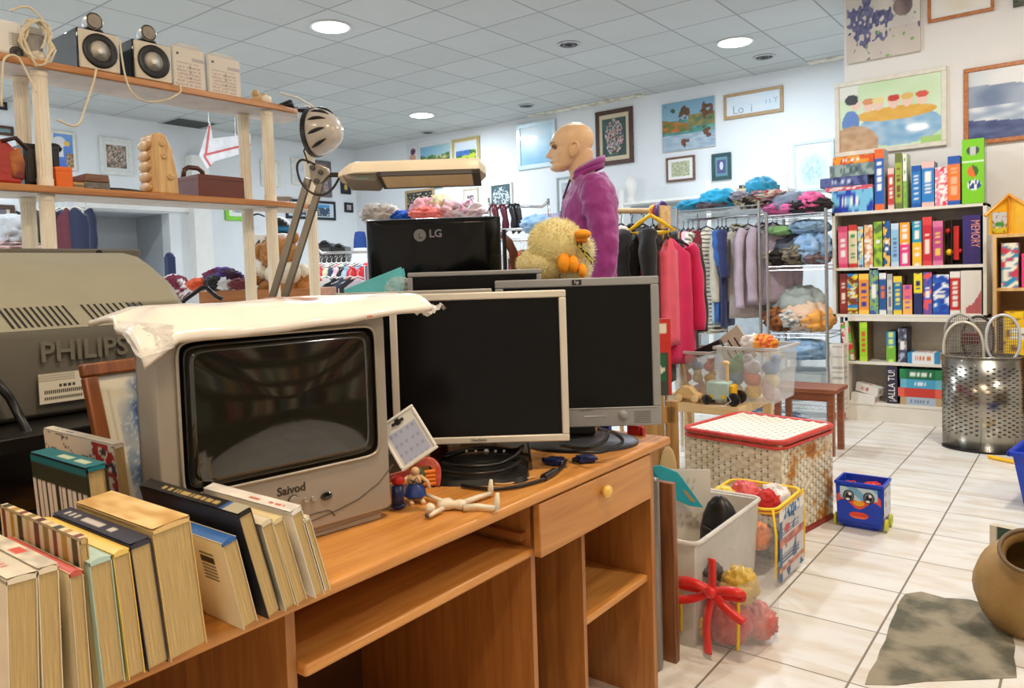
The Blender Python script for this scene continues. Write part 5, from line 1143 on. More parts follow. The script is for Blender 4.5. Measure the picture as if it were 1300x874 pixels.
o = MB().cbox((0, 0, 0), (.10, .03, .08)).build('racket_cover', M('maroon_fabric', (110, 50, 50), .8), bevel=.01); p = PY(1232, 430, 5.575); o.location = p; tag(o, 'small dark red case among the racket strings', 'case')

# ---------------------------------------------------------------- woven hamper
HP0 = Vector((-1.058, 3.224, 0)); vx = Vector((.985, -.17, 0)); hw_, hd2, hh3 = .484, .492, .415
ham = thing('woven_hamper', 'large cream woven hamper with a red-edged lid and a rusty stained side', 'hamper', HP0-vx*hw_, atan2(-.17, .985))
def weave(name, o, ux, uz, nu, nv, nrm, rust=False, lid=False, par=ham):
    o, ux, uz, nrm = map(Vector, (o, ux, uz, nrm)); k = 4; NU_, NV_ = nu*k, nv*k; vs, cs = [], []
    for j in range(NV_+1):
        for i in range(NU_+1):
            a, b = i/NU_, j/NV_; ii, jj = min(nu-1, i//k), min(nv-1, j//k); fu, fv = (i/k) % 1 if i < NU_ else .99, (j/k) % 1 if j < NV_ else .99
            over = (ii+jj) % 2; bul = sin(pi*fu)*sin(pi*fv) if False else (sin(pi*fu) if over else sin(pi*fv)*.6)
            hgt = .004*(bul*(1 if over else .35))
            vs.append(o+ux*a+uz*b+nrm*hgt)
            gap = (min(fu, 1-fu) < .13) and (min(fv, 1-fv) < .3) and over
            c = mix(c8(242, 234, 212), c8(222, 208, 178), .5+nz(a, b, 9, 2)+.4*nz(ii*3.3, jj*5.1, 1, 6))
            if not over: c = mix(c, c8(196, 178, 142), .35)
            if lid: c = c8(244, 238, 224) if over else c8(232, 222, 200); gap = fu < .3 and .2 < fv < .8 and over
            if gap: c = c8(62, 42, 30) if (nz(ii*2.7, jj*1.9, 1, 3) > -.25 or lid) else c
            if rust:
                d = abs(sqrt(((a-.52)/.40)**2+((b-.34)/.52)**2)-1); q = max(0, 1-d*3.4)*.8+1.1*nz(a, b, 6, 8)+.5*nz(a, b, 15, 3)
                if a < .09 and b < .75: q += .35
                if q > .3: c = mix(c, c8(186, 116, 34), min(1, (q-.3)*1.8))
                if q > 1.0: c = mix(c, c8(140, 78, 24), .5)
                if b < .06: c = c8(150, 60, 44)
            cs.append(tuple(max(0, min(1, x)) for x in c))
    fs = [(j*(NU_+1)+i, j*(NU_+1)+i+1, (j+1)*(NU_+1)+i+1, (j+1)*(NU_+1)+i) for j in range(NV_) for i in range(NU_)]
    mb = MB(); mb.add(vs, fs); return mb.build(name, paint_w, par, colors=cs, smooth=2)
paint_w = paint_mat('woven_strips', .5)
MB().box(.006, hw_-.006, .006, hd2-.006, 0, hh3-.01).build('inner_body', M('hamper_inner', (120, 92, 62), .8), ham)
weave('woven_side', (0, 0, .0), (hw_, 0, 0), (0, 0, hh3), 16, 22, (0, -1, 0)); weave('woven_side', (hw_, 0, 0), (0, hd2, 0), (0, 0, hh3), 17, 22, (1, 0, 0), rust=True)
weave('woven_side', (0, hd2, 0), (0, -hd2, 0), (0, 0, hh3), 17, 22, (-1, 0, 0)); weave('woven_side', (hw_, hd2, 0), (-hw_, 0, 0), (0, 0, hh3), 16, 22, (0, 1, 0))
MB().tube([(-.004, -.004, .006), (hw_+.004, -.004, .006), (hw_+.004, hd2+.004, .006), (-.004, hd2+.004, .006)], .009, 6, closed=True).build('base_band', M('dark_red_band', (140, 52, 42), .5), ham)
lid = MB().box(.0, hw_, 0, hd2, 0, .028).build('lid', M('lid_edge_cream', (222, 208, 178), .5), ham, loc=(0, 0, hh3+.002), bevel=.008)
weave('woven_top', (.012, .012, .029), (hw_-.024, 0, 0), (0, hd2-.024, 0), 15, 18, (0, 0, 1), lid=True, par=lid)
RB = M('red_vinyl_edge', (204, 66, 54), .4, var=.15, scale=30)
def rr2(z, e): return [(x, y, z) for x, _, y in rrect(-e, hw_+e, -e, hd2+e, 0, .05, 6)]
MB().tube(rr2(.024, .008), .013, 8, closed=True).build('red_edging', RB, lid, smooth=2); MB().tube(rr2(-.001, .010), .008, 8, closed=True).build('red_edging', RB, lid, smooth=2)

# ---------------------------------------------------------------- blue toy cart with a face
bxp = Vector((-.932, 3.588, 0)); vb_ = Vector((-.735, 3.585, 0))-bxp; cw = .2; ch = .212
cart = thing('toy_cart', 'blue wheeled toy box with a goggle-eyed face, bricks inside', 'toy box', (bxp.x, bxp.y, 0), 0)
BL = M('toy_blue', (20, 62, 190), .28)
def rectr(x0, x1, y0, y1, z): return [(x0, y0, z), (x1, y0, z), (x1, y1, z), (x0, y1, z)]
cdp = .155
mb = MB(); mb.loft([rectr(.006, cw-.006, .006, cdp-.006, .016), rectr(0, cw, 0, cdp, ch), rectr(.006, cw-.006, .006, cdp-.006, ch), rectr(.012, cw-.012, .012, cdp-.012, .10)]); mb.build('tub', BL, cart, bevel=.003)
MB().ring(-.003, cw+.003, -.003, cdp+.003, .008, -ch-.004, -ch+.012).build('rim', BL, cart, rot=(-pi/2, 0, 0)) if 0 else MB().box(-.004, cw+.004, -.004, .006, ch-.012, ch+.002).box(-.004, cw+.004, cdp-.006, cdp+.004, ch-.012, ch+.002).box(-.004, .006, .006, cdp-.006, ch-.012, ch+.002).box(cw-.006, cw+.004, .006, cdp-.006, ch-.012, ch+.002).build('rim', BL, cart, bevel=.002)
def face(u, v):
    c = c8(20, 62, 190)
    if v > .36: 
        if blob(u, v, .5, .64, .52, .30, .05) > .5: c = c8(226, 84, 54)
        if v > .5 and .07 < u < .93: c = mix(c8(120, 176, 216), c8(190, 216, 232), (u+v)*1.0 % .6 > .25)
        if v < .62+.16*abs(u-.5) and v < .66: c = c8(226, 84, 54) if v > .47-.35*abs(abs(u-.5)-.3) else c8(20, 62, 190)
        if v < .5-.12*cos((u-.5)*9): c = c8(20, 62, 190)
    for cu in (.27, .73):
        if blob(u, v, cu, .74, .13, .17, .02) > .5: c = c8(24, 26, 34)
        if blob(u, v, cu, .74, .10, .14, .02) > .5: c = c8(110, 120, 136)
        if blob(u, v, cu, .72, .075, .11, .02) > .5: c = c8(16, 16, 20)
        if blob(u, v, cu+.03, .80, .035, .045, .02) > .5 or blob(u, v, cu-.02, .64, .045, .035, .02) > .5: c = c8(240, 242, 246)
    if blob(u, v, .5, .55, .13, .075, .02) > .5: c = c8(240, 176, 40)
    if blob(u, v, .5, .20, .22, .10, .02) > .5: c = c8(226, 70, 40) if v > .16 else c8(236, 120, 90)
    return c
painted('face_print', PAINT, cart, [((.008, -.0022, .035), (cw-.016, -.001, 0), (0, -.002, ch-.055), 90, 90, face)])
painted('side_print', PAINT, cart, [((cw+.001, .008, .06), (0, cdp-.016, 0), (.001, 0, ch-.08), 20, 24, lambda u, v: c8(206, 210, 214) if nz(u, v, 5, 2) < .2 else c8(170, 150, 160))])
for x in (-.006, cw+.006):
    for y in (.035, cdp-.03): MB().at((x, y, .028), (0, pi/2, 0)).lathe([(.02, -.006), (.028, -.004), (.028, .004), (.02, .006), (.012, .002), (.001, .004)], 24).build('wheel', M('lime_wheel', (206, 206, 50), .4), cart, smooth=True)
mb = MB().box(.03, cw-.03, .02, .05, .0, .016); mb.build('bumper', BL, cart)
for (x, y, a, b_, c_, cc, nm) in ((.10, .05, .07, .035, .03, (226, 50, 40), 'long red toy brick inside the blue toy box'), (.05, .07, .045, .04, .035, (206, 40, 36), 'red wedge brick at the left inside the blue toy box'), (.10, .03, .03, .03, .02, (170, 210, 60), 'lime toy brick inside the blue toy box'), (.145, .045, .035, .03, .02, (50, 110, 200), 'light blue toy brick inside the blue toy box'), (.07, .11, .05, .04, .03, (236, 190, 50), 'yellow toy brick at the back of the blue toy box'), (.14, .10, .05, .05, .045, (220, 60, 46), 'large red toy brick at the back of the blue toy box')):
    t = thing('toy_brick', nm, 'toy brick', (bxp.x+x, bxp.y+y, .101), radians(x*300), 'toy bricks in the blue box'); hgt = .075
    MB().box(-a/2, a/2, -b_/2, b_/2, 0, hgt+(.02 if 'red' in nm else 0)).build('body', M('brick_%d_%d_%d' % cc, cc, .3), t, bevel=.002)
    mb = MB(); zt2 = hgt+(.02 if 'red' in nm else 0)
    for i in (-1, 1): mb.lathe([(.006, zt2), (.006, zt2+.005), (.001, zt2+.005)], 12, c=(a*.25*i, 0, 0))
    mb.build('studs', MATS['brick_%d_%d_%d' % cc], t)

# ---------------------------------------------------------------- side table with storage boxes and wooden toys
zs = .45; c_ = PZ(938, 518, zs); l_ = PZ(857, 511, zs); r2_ = PZ(985, 500, zs); tw2 = .55
print('side table', c_, l_, r2_)
stt = thing('side_table', 'low square birch side table carrying clear toy boxes', 'table', (c_.x-tw2, c_.y, 0))
BIR = wood_mat('birch_veneer', (222, 188, 130), (238, 208, 154), .4, axis=0)
MB().box(0, tw2, 0, tw2, zs-.05, zs).build('tabletop', BIR, stt, bevel=.002)
for x in (0, tw2-.05):
    for y in (0, tw2-.05): MB().box(x, x+.05, y, y+.05, 0, zs-.05).build('leg', BIR, stt, bevel=.002)
def bin_(label, px0, px1, pyrim, y0, dep, base, py_right=None, tap=.02):
    A = PY(px0, pyrim, y0); B = PY(px1, pyrim, y0); zt2 = (A.z+B.z)/2; w = B.x-A.x; h = zt2-base
    t = thing('storage_box', label, 'storage box', (A.x, y0, base))
    mb = MB(); mb.loft([rectr(tap, w-tap, tap, dep-tap, 0), rectr(0, w, 0, dep, h), rectr(.004, w-.004, .004, dep-.004, h), rectr(tap+.004, w-tap-.004, tap+.004, dep-tap-.004, .004)])
    mb.build('tub', CLEAR, t, bevel=.004)
    MB().box(-.012, w+.012, -.012, .004, h-.018, h).box(-.012, w+.012, dep-.004, dep+.012, h-.018, h).box(-.012, .004, .004, dep-.004, h-.018, h).box(w-.004, w+.012, .004, dep-.004, h-.018, h).build('rim', M('frosted_rim', (214, 216, 214), .3, alpha=.75), t, bevel=.003)
    return t, A.x, w, h
tA, ax_, aw, ah = bin_('large clear storage box of soft toys on the side table', 908, 985, 441, c_.y+.15, .38, zs+.001)
tB, bx2, bw, bh2 = bin_('smaller clear storage box left of the large one on the side table', 851, 901, 446, c_.y+.17, .36, zs+.001)
TOYC = [((236, 228, 190), 'cream'), ((240, 150, 60), 'orange'), ((110, 160, 206), 'blue'), ((250, 210, 90), 'yellow'), ((40, 150, 80), 'green'), ((230, 130, 110), 'coral'), ((220, 200, 206), 'pale pink'), ((206, 206, 210), 'light grey')]
def stuffed(label, x, y, z, r, col, grp, kind=0):
    t = thing('soft_toy', label, 'toy', (x, y, z), random.random()*6, grp); m_ = M('plush_%d_%d_%d' % col, col, .9, bump=.5, bscale=90, sheen=.3)
    MB().ball((0, 0, r*.85), (r, r*.9, r*.85)).build('body', m_, t, smooth=2)
    MB().ball((r*.5, 0, r*1.7), r*.6).ball((r*.5, r*.5, r*2.1), r*.22).ball((r*.5, -r*.5, r*2.1), r*.22).build('head', m_, t, smooth=2)
    return t
rnd = random.Random(5); k = 0
WHI2 = ['bottom left', 'bottom middle', 'bottom right', 'middle left', 'centre', 'middle right', 'top left', 'top middle', 'top right']
for tt, xx, ww, lb_n, y0 in ((tA, ax_, aw, 'large clear box', c_.y+.15), (tB, bx2, bw, 'smaller clear box', c_.y+.17)):
    for j in range(3):
        for i in range(3):
            col, nm = TOYC[(k*3+j) % 8]; k += 1; r = ww*.145
            stuffed('%s soft toy at the %s of the %s' % (nm, WHI2[j*3+i], lb_n), xx+ww*(.2+.3*i), y0+.10+.02*rnd.random(), zs+.006+j*.07, r, col, 'soft toys in the '+lb_n)
def crumple(label, c, size, col, seed, rough=.85, name='folded_garment', cat='garment', group=None, amp=.25, fn=None, mat=None, freq=2.2):
    mb = MB(); n, m_ = 40, 22; rs = []
    for i in range(m_+1):
        a = -pi/2+pi*i/m_; k_ = max(cos(a), .001); r_ = []
        for j in range(n):
            b = 2*pi*j/n; d = Vector((k_*cos(b), k_*sin(b), sin(a))); q = 1+amp*(1-2*abs(noise.noise(d*freq+Vector((seed*3.1, seed, 0)))))+amp*.6*noise.noise(d*freq*2.6+Vector((0, seed*2.3, 1)))-amp*.5
            z_ = d.z*q*size[2]/2+size[2]/2
            r_.append((d.x*q*size[0]/2, d.y*q*size[1]/2, max(0, z_)))
        rs.append(r_)
    mb.loft(rs); cols = None
    if fn: cols = [tuple(max(0, min(1, t)) for t in fn(v.x/size[0]+.5, v.z/size[2], v.y/size[1]+.5)) for v in mb.v]
    o = mb.build(name, FABP if fn else (mat or M('cloth_%d_%d_%d' % col, col, rough, bump=.3, bscale=120, sheen=.2)), smooth=2, colors=cols)
    o.location = c; return tag(o, label, cat, group)
p = PY(963, 437, c_.y+.2); o = crumple('orange, red and white plush roll lying on top of the large clear box', (p.x, p.y, p.z-.045), (.20, .12, .10), (0, 0, 0), 4, fn=lambda u, v, w: c8(240, 236, 226) if u < .45 else (c8(220, 80, 60) if int(u*14) % 2 else c8(246, 170, 60)), name='plush_toy', cat='toy')

t = thing('card_sheet', 'grey-beige slotted card sticking up out of the large clear box', 'card', PY(932, 442, c_.y+.32), 0); t.rotation_euler = (radians(-12), radians(-38), 0)
MB().box(-.09, .09, 0, .012, -.12, .10).build('sheet', M('card_grey', (190, 180, 156), .6), t); MB().box(-.05, -.042, -.001, .0, -.06, .05).box(-.01, -.002, -.001, 0, -.05, .06).box(.03, .038, -.001, 0, -.06, .05).build('slots', BLACK, t)
o = MB().cbox((0, 0, 0), (.18, .03, .05)).build('black_sleeve', BLACK, bevel=.01); o.location = PY(900, 443, c_.y+.25); o.rotation_euler = (0, radians(-24), 0); tag(o, 'black sleeve lying over the edge of the two clear boxes', 'sleeve')
# toy truck
q = PZ(926, 511, zs); tk = thing('toy_truck', 'pale green wooden toy truck with black wheels and a giraffe post', 'toy', (q.x-.06, c_.y+.025, zs+.001), radians(4))
PG = M('pale_green_paint', (176, 200, 186), .45); NW = M('natural_wood_toy', (232, 196, 136), .5)
MB().box(-.03, .10, 0, .09, .022, .125).build('cab_box', PG, tk, bevel=.012, seg=3)
MB().box(.10, .125, .01, .08, .02, .11).build('yellow_nose', YELP, tk, bevel=.008)
for x in (.0, .07): MB().at((x, 0, .045), (pi/2, 0, 0)).lathe([(.011, 0), (.011, .003), (.001, .004)], 16).build('yellow_dot', YELP, tk)
for x, y, r in ((-.02, -.008, .026), (.13, -.014, .036), (-.02, .098, .026), (.13, .1, .036)): MB().at((x, y, r), (pi/2, 0, 0)).lathe([(r*.8, -.01), (r, -.006), (r, .006), (r*.8, .01), (.001, .01)], 24).build('wheel', BLACK, tk, smooth=True)
MB().box(.07, .085, .04, .055, .125, .22).ball((.072, .047, .225), (.022, .012, .014)).build('giraffe_post', NW, tk, bevel=.002)
MB().tube([(.10, -.02, .06), (.12, -.03, .03), (.09, -.05, .005), (.02, -.06, .004)], .0018, 5).build('pull_string', WHITEP, tk)
q = PZ(874, 511, zs); wc_ = thing('wooden_car', 'natural wooden toy car on the left of the side table', 'toy', (q.x-.085, c_.y+.03, zs+.001), radians(4))
MB().prism([(0, .018), (.16, .018), (.165, .04), (.12, .055), (.095, .085), (.05, .09), (.015, .06), (0, .045)], 0, .06).build('body', NW, wc_, bevel=.008, seg=3)
for x, y in ((.03, -.006), (.125, -.006), (.03, .066), (.125, .066)): MB().at((x, y, .022), (pi/2, 0, 0)).lathe([(.018, -.006), (.022, -.003), (.022, .003), (.018, .006), (.001, .006)], 20).build('wheel', M('light_wheel', (240, 214, 160), .45), wc_, smooth=True)
q = PZ(897, 505, zs); t = thing('wooden_figure', 'small peach wooden figure between the toy car and the truck', 'toy', (q.x-.02, q.y+.03, zs+.001)); MB().ball((0, 0, .03), (.035, .025, .03)).ball((.02, 0, .06), .02).build('body', M('peach_wood', (236, 176, 130), .5), t, smooth=2)
MB().ball((.035, -.012, .064), .004).build('eye', BLACK, t)

# stool, carton, drawer unit and things under the wire rack
q = PZ(1030, 494, .42); st_ = thing('wooden_stool', 'low reddish-brown wooden stool in front of the wire rack', 'stool', (q.x, q.y, 0)); SW = wood_mat('reddish_brown_wood', (118, 60, 34), (150, 84, 50), .4, axis=0)
MB().box(-.26, .15, 0, .28, .395, .42).build('seat', SW, st_, bevel=.004)
for x in (-.22, .11):
    for y in (.03, .25): MB().box(x-.018, x+.018, y-.018, y+.018, 0, .395).build('leg', SW, st_)
MB().box(-.22, .11, .02, .035, .34, .395).build('apron', SW, st_)
a_, b_ = PY(1053, 437, 6.05), PY(1071, 437, 6.05)
t = thing('tall_carton', 'tall narrow white carton leaning beside the lower bookcase', 'carton', (a_.x, 6.05, 0)); w, h = b_.x-a_.x, a_.z
pbox('printed_box', PAINT, t, w, .10, h, lambda u, v: c8(206, 60, 56) if (v < .11 and u < .5 and v > .03) else (c8(176, 172, 164) if (.2 < u < .9 and int(v*44) % 3 == 0 and nz(v*30, 1, 1, 2) > -.1) else c8(226, 220, 210)), nx=8, nz=60)

# ---------------------------------------------------------------- wire racks by the back
def wire_rack(name, label, x0, x1, y0, y1, zs_, dz=0, posts=True):
    t = thing(name, label, 'rack')
    for z in zs_:
        mb = MB()
        for zz2 in (z, z-.03):
            mb.tube([(x0, y0, zz2), (x1, y0, zz2), (x1, y1, zz2), (x0, y1, zz2)], .0035, 5, closed=True)
        n = int((x1-x0)/.025)
        for i in range(1, n): mb.tube([(x0+(x1-x0)*i/n, y0, z), (x0+(x1-x0)*i/n, y1, z)], .0016, 4)
        m_ = int((x1-x0)/.05)
        for i in range(m_): a = x0+(x1-x0)*i/m_; b = x0+(x1-x0)*(i+1)/m_; mb.tube([(a, y0, z-.03), ((a+b)/2, y0, z), (b, y0, z-.03)], .0016, 4)
        mb.build('wire_shelf', WIRE, t)
    for x in (x0, x1):
        for y in (y0, y1): MB().tube([(x, y, 0), (x, y, max(zs_)+.03)], .0125, 10).lathe([(.018, 0), (.018, .02)], 10, c=(x, y, 0)).build('post', WIRE, t, smooth=True)
    return t
YR = 5.95
xr0, xr1 = PY(974, 330, YR).x, PY(1049, 330, YR).x
zr_ = [PY(1010, 272, YR).z, PY(1010, 338, YR).z, PY(1010, 424, YR).z, .12]
print('rack z', zr_, xr0, xr1)
wire_rack('wire_rack', 'chrome wire rack of folded clothes left of the game shelves', xr0, xr1, YR, YR+.42, zr_)
xl0 = PY(862, 255, YR+.05).x
zl = PY(920, 262, YR).z-.01
wire_rack('wire_rack', 'chrome wire rack with coats hanging beneath, left of the folded-clothes rack', xl0, xr0-.06, YR, YR+.42, [zl, .15])
o = MB().tube([(xl0+.02, YR+.16, zl-.07), (xr0-.08, YR+.16, zl-.07)], .01, 8).build('hanging_rail', WIRE, None); tag(o, 'thin chrome hanging rail under the left wire rack', 'rail')
PT = ['on the left wire rack', 'on the folded-clothes rack']
def heap(lst, z, y, grp):
    for (px, w, h, col, seed, lb, *fn) in lst:
        p = PY(px, 300, y); crumple(lb, (p.x, y, z+.003), (w, .36, h), col, seed, group=grp, fn=fn[0] if fn else None)
def zeb(u, v, w): return c8(30, 28, 26) if nz(u*3, v*6+w*3, 1.6, 4) > 0 else c8(214, 202, 170)
def den(u, v, w): return mix(c8(120, 160, 200), c8(170, 196, 220), .5+nz(u, v, 6, 2))
TOPG = 'clothes heaped on the wire racks'
heap([(884, .34, .10, (30, 150, 190), 1, 'turquoise garment heaped at the left end of the wire rack'), (915, .30, .17, (40, 166, 210), 2, 'bright turquoise garment piled on the first'), (905, .34, .08, (110, 100, 110), 11, 'thin grey-purple garment under the turquoise ones')], zl, YR+.2, TOPG)
heap([(955, .36, .12, (150, 146, 160), 3, 'grey patterned garment in the middle of the wire rack'), (975, .3, .10, (180, 70, 90), 5, 'pink and red garment at the rack corner', lambda u, v, w: c8(190, 80, 96) if nz(u, v+w, 9, 1) > 0 else c8(206, 196, 180)), (968, .24, .20, (40, 150, 190), 21, 'teal garment behind the zebra one')], zl+.03, YR+.2, TOPG)
p = PY(953, 262, YR+.15); crumple('black and cream zebra-striped garment crumpled on top of the heap', (p.x, YR+.15, p.z-.02), (.26, .22, .19), (0, 0, 0), 8, fn=zeb, group=TOPG, amp=.4)
heap([(1000, .34, .13, (226, 110, 170), 9, 'bright pink garment between the zebra and black ones'), (1022, .42, .14, (34, 26, 24), 6, 'black garment draped over the top of the folded-clothes rack'), (1008, .36, .18, (120, 130, 150), 12, 'slate-blue garment behind the pink one'), (1030, .22, .17, (230, 100, 160), 13, 'second pink garment behind the black one')], zr_[0], YR+.2, TOPG)
heap([(992, .24, .09, (150, 200, 130), 14, 'pale green cloth just under the top of the folded-clothes rack'), (1028, .3, .12, (150, 184, 214), 15, 'pale blue denim just under the top of the folded-clothes rack')], zr_[0]-.16, YR+.24, 'clothes on the folded-clothes rack')
heap([(988, .26, .14, (226, 206, 180), 16, 'cream and black cap-like bundle on the middle wire shelf', lambda u, v, w: c8(226, 208, 184) if u < .4 else c8(44, 36, 34)), (1012, .30, .18, (100, 92, 76), 17, 'dark olive bundle on the middle wire shelf', lambda u, v, w: c8(60, 54, 48) if nz(u, v+w, 11, 2) > 0 else c8(140, 130, 108)), (1032, .28, .26, (130, 166, 206), 18, 'denim-blue bundle on the right of the middle wire shelf', den), (1036, .2, .12, (120, 96, 100), 19, 'mauve bundle at the front right of the middle wire shelf')], zr_[1], YR+.2, 'clothes on the folded-clothes rack')
heap([(990, .26, .20, (150, 86, 40), 22, 'rust-brown bundle on the lower wire shelf', lambda u, v, w: c8(160, 96, 44) if nz(u, v, 7, 3) > -.1 else c8(70, 50, 40)), (1012, .32, .22, (206, 200, 190), 23, 'grey and white patterned bundle on the lower wire shelf', lambda u, v, w: c8(220, 216, 206) if nz(u, v+w, 12, 3) > 0 else c8(120, 120, 120)), (1035, .28, .20, (240, 170, 80), 24, 'bright orange bundle on the lower wire shelf'), (1022, .38, .24, (224, 190, 160), 25, 'peach bundle at the back of the lower wire shelf')], zr_[2], YR+.2, 'clothes on the folded-clothes rack')
heap([(990, .3, .12, (206, 190, 160), 26, 'beige patterned bundle below the lower wire shelf'), (1018, .46, .16, (130, 166, 214), 27, 'light blue shirt heap below the lower wire shelf', den)], zr_[2]-.22, YR+.16, 'clothes on the folded-clothes rack')
heap([(1012, .44, .36, (164, 172, 166), 28, 'sage-grey garment stacked high at the back of the lower wire shelf')], zr_[2], YR+.27, 'clothes on the folded-clothes rack')
heap([(1010, .44, .24, (78, 84, 100), 29, 'slate garment at the back of the middle wire shelf')], zr_[1], YR+.27, 'clothes on the folded-clothes rack')
heap([(1012, .44, .16, (206, 214, 222), 30, 'white and grey garment on the bottom wire shelf')], zr_[3], YR+.2, 'clothes on the folded-clothes rack')
q0, q1 = PY(990, 442, YR+.06), PY(1052, 490, YR+.06)
t = thing('drawer_unit', 'low grey plastic drawer unit under the wire rack', 'drawer unit', (q0.x, YR+.06, .15)); w, h = q1.x-q0.x, q0.z-.15-.22
h = max(h, .22)
MB().box(0, w, 0, .34, 0, h).build('body', M('unit_grey', (150, 158, 156), .5), t, bevel=.004); MB().box(.01, w-.01, -.008, 0, .02, h*.48).box(.01, w-.01, -.008, 0, h*.54, h-.02).build('drawer_front', M('drawer_grey', (170, 178, 176), .45), t, bevel=.003)
crumple('pale blue and white fabric lying on the floor under the wire rack', (-1.98, 5.72, 0), (.62, .35, .10), (0, 0, 0), 31, fn=lambda u, v, w: c8(190, 206, 220) if nz(u*2, w*2, 3, 2) > 0 else c8(70, 84, 100))
p = PZ(1004, 512, 0); o = MB().ball((0, 0, .03), .03).build('black_ball', BLACK, smooth=2); o.location = (-2.0, 5.45, 0.0); tag(o, 'small black ball on the floor under the stool', 'ball')

# ---------------------------------------------------------------- garments on rails
def garment(label, c, w, L, col, rz, thick=.07, sleeve=.0, fn=None, group=None, name='garment', seed=1, flare=1.1, hang=True, collar=None, cat='garment', hcol=None):
    t = thing(name, label, cat, c, rz, group)
    n = 30; rings = []; cols = []; m_ = M('cloth_%d_%d_%d' % col, col, .85, bump=.3, bscale=120, sheen=.2)
    NR = 90 if fn else 16
    for i in range(NR+1):
        s = i/NR; z = -.0-L*s
        if s < .12: k = .28+.72*(s/.12)**.6; tk = .5+.5*s/.12
        else: k = .94+(flare-.94)*(s-.12)/.88; tk = 1
        r_ = []
        for j in range(n):
            a = 2*pi*j/n; fold = 1+.13*s*sin(a*5+seed)+.12*s*sin(a*9+seed*2+s*3)
            r_.append((w/2*k*cos(a), thick/2*tk*fold*sin(a)+.004*sin(a*7+seed), z+(-.05*abs(cos(a))**2 if s < .12 else .01*sin(a*5+seed)*s)))
        rings.append(r_)
    mb = MB(); mb.loft(rings)
    if fn: cols = [tuple(fn(v.x/w+.5, 1+v.z/L)) for v in mb.v]
    mb.build('body', FABP if fn else m_, t, smooth=2, colors=cols or None)
    if sleeve:
        for sx_ in (-1, 1):
            P = [(sx_*w*.42, 0, -.045), (sx_*w*.52, -.008, -.12), (sx_*w*.56, -.02, -.12-sleeve*.5), (sx_*w*.55, -.03, -.12-sleeve)]
            mb = MB(); P = smoothp(P, 5); mb.tube(P, [.026+.05*w+.004*sin(q*1.3+seed)-.006*q/len(P) for q in range(len(P))], 12)
            for v in mb.v: v.y *= 1
            mb.build('sleeve', FABP if fn else m_, t, smooth=2, colors=[tuple(fn(v.x/w+.5, 1+v.z/L)) for v in mb.v] if fn else None)
    if collar: MB().tube([(-.06, -.02, -.0), (0, -.04, -.03), (.06, -.02, 0), (.03, .03, .012), (-.03, .03, .012)], .014, 8, closed=True).build('collar', M('cloth_%d_%d_%d' % collar, collar, .85, bump=.3, bscale=120, sheen=.2), t, smooth=2)
    if hang:
        hc = hcol or BLACK
        h = MB().tube([(-w*.42, 0, -.045), (0, 0, .012), (w*.42, 0, -.045)], .006, 6).tube([(0, 0, .01), (0, 0, .04), (.012, 0, .06), (0, 0, .075), (-.014, 0, .06)], .003, 5).build('clothes_hanger', hc, smooth=2)
        h.location = c; h.rotation_euler = (0, 0, rz); tag(h, 'hanger holding the '+' '.join(label.split()[:9]), 'hanger', 'clothes hangers')
    return t
RD = 4.35
ra0, ra1 = PD(752, 268, RD+.25), PD(843, 268, RD-.1)
rk = thing('wooden_clothes_rail', 'round wooden clothes rail with a square wooden end board, behind the monitors', 'clothes rail')
NATW = wood_mat('rail_birch', (206, 166, 110), (226, 192, 140), .5, axis=0)
MB().tube([ra0, ra1], .016, 12).build('rail', NATW, rk, smooth=True)
dv = (ra1-ra0).normalized(); pv = Vector((-dv.y, dv.x, 0)).normalized()
MB().loft([[ra1+dv*e+pv*s1*.05+Vector((0, 0, s2)) for s1, s2 in ((-1, -.10), (1, -.10), (1, .03), (-1, .03))] for e in (-.012, .012)]).build('end_board', NATW, rk, bevel=.002)
for e in (ra0, ra1): MB().tube([Vector((e.x, e.y, 0))+pv*.28, e, Vector((e.x, e.y, 0))-pv*.28], .014, 8).build('trestle_leg', NATW, rk)
def onrail(px, d=0): 
    # the point of the wooden rail seen at this column
    a, b = ra0, ra1; best = min((abs((lambda q: 650+F*q.dot(_R)/q.dot(_f))(a.lerp(b, i/60)-EYE)-px), i) for i in range(61))[1]; return a.lerp(b, best/60)
zr1 = -.085
GR = 'clothes on the wooden rail'
plaid = lambda u, v: c8(84, 50, 110) if (int(u*10) % 2) else c8(110, 76, 140)
for px, w, L, col, rz, sl, lb, kw in ((760, .40, .75, (34, 36, 34), 50, .3, 'black leafy garment just right of the purple shirt', {}), (769, .42, .85, (206, 190, 160), 55, 0, 'beige dress edge beside the black leafy garment', {}), (778, .44, .8, (84, 50, 110), 60, .4, 'violet plaid shirt on the wooden rail', {'fn': plaid}),
        (788, .46, .8, (24, 28, 38), 48, .45, 'dark navy blouse hanging beside the violet plaid shirt', {}), (802, .46, .85, (22, 22, 24), 42, .3, 'black top hanging from the panda-faced hanger', {}), (815, .48, .9, (26, 26, 28), 40, .25, 'black short-sleeved dress in the middle of the wooden rail', {}),
        (829, .44, .80, (40, 40, 46), 62, .4, 'charcoal blouse right of the black short-sleeved dress', {}), (836, .46, .9, (20, 20, 22), 55, .5, 'black coat at the very end of the wooden rail', {})):
    p = onrail(px)+Vector((0, 0, zr1))+(Vector((.02, -.16, 0)) if 'pink' in lb else Vector((0, 0, 0))); garment(lb, p, w*.86, L, col, radians(rz+42), sleeve=sl, group=GR, seed=px, **kw)
p = onrail(806)+pv*0+Vector((.0, -.16, -.14)); pf = thing('panda_hanger', 'small black and white panda face on a hanger on the wooden rail', 'hanger', p, YAW)
MB().ball((0, 0, 0), (.055, .022, .05)).build('face', WHITEP, pf, smooth=2)
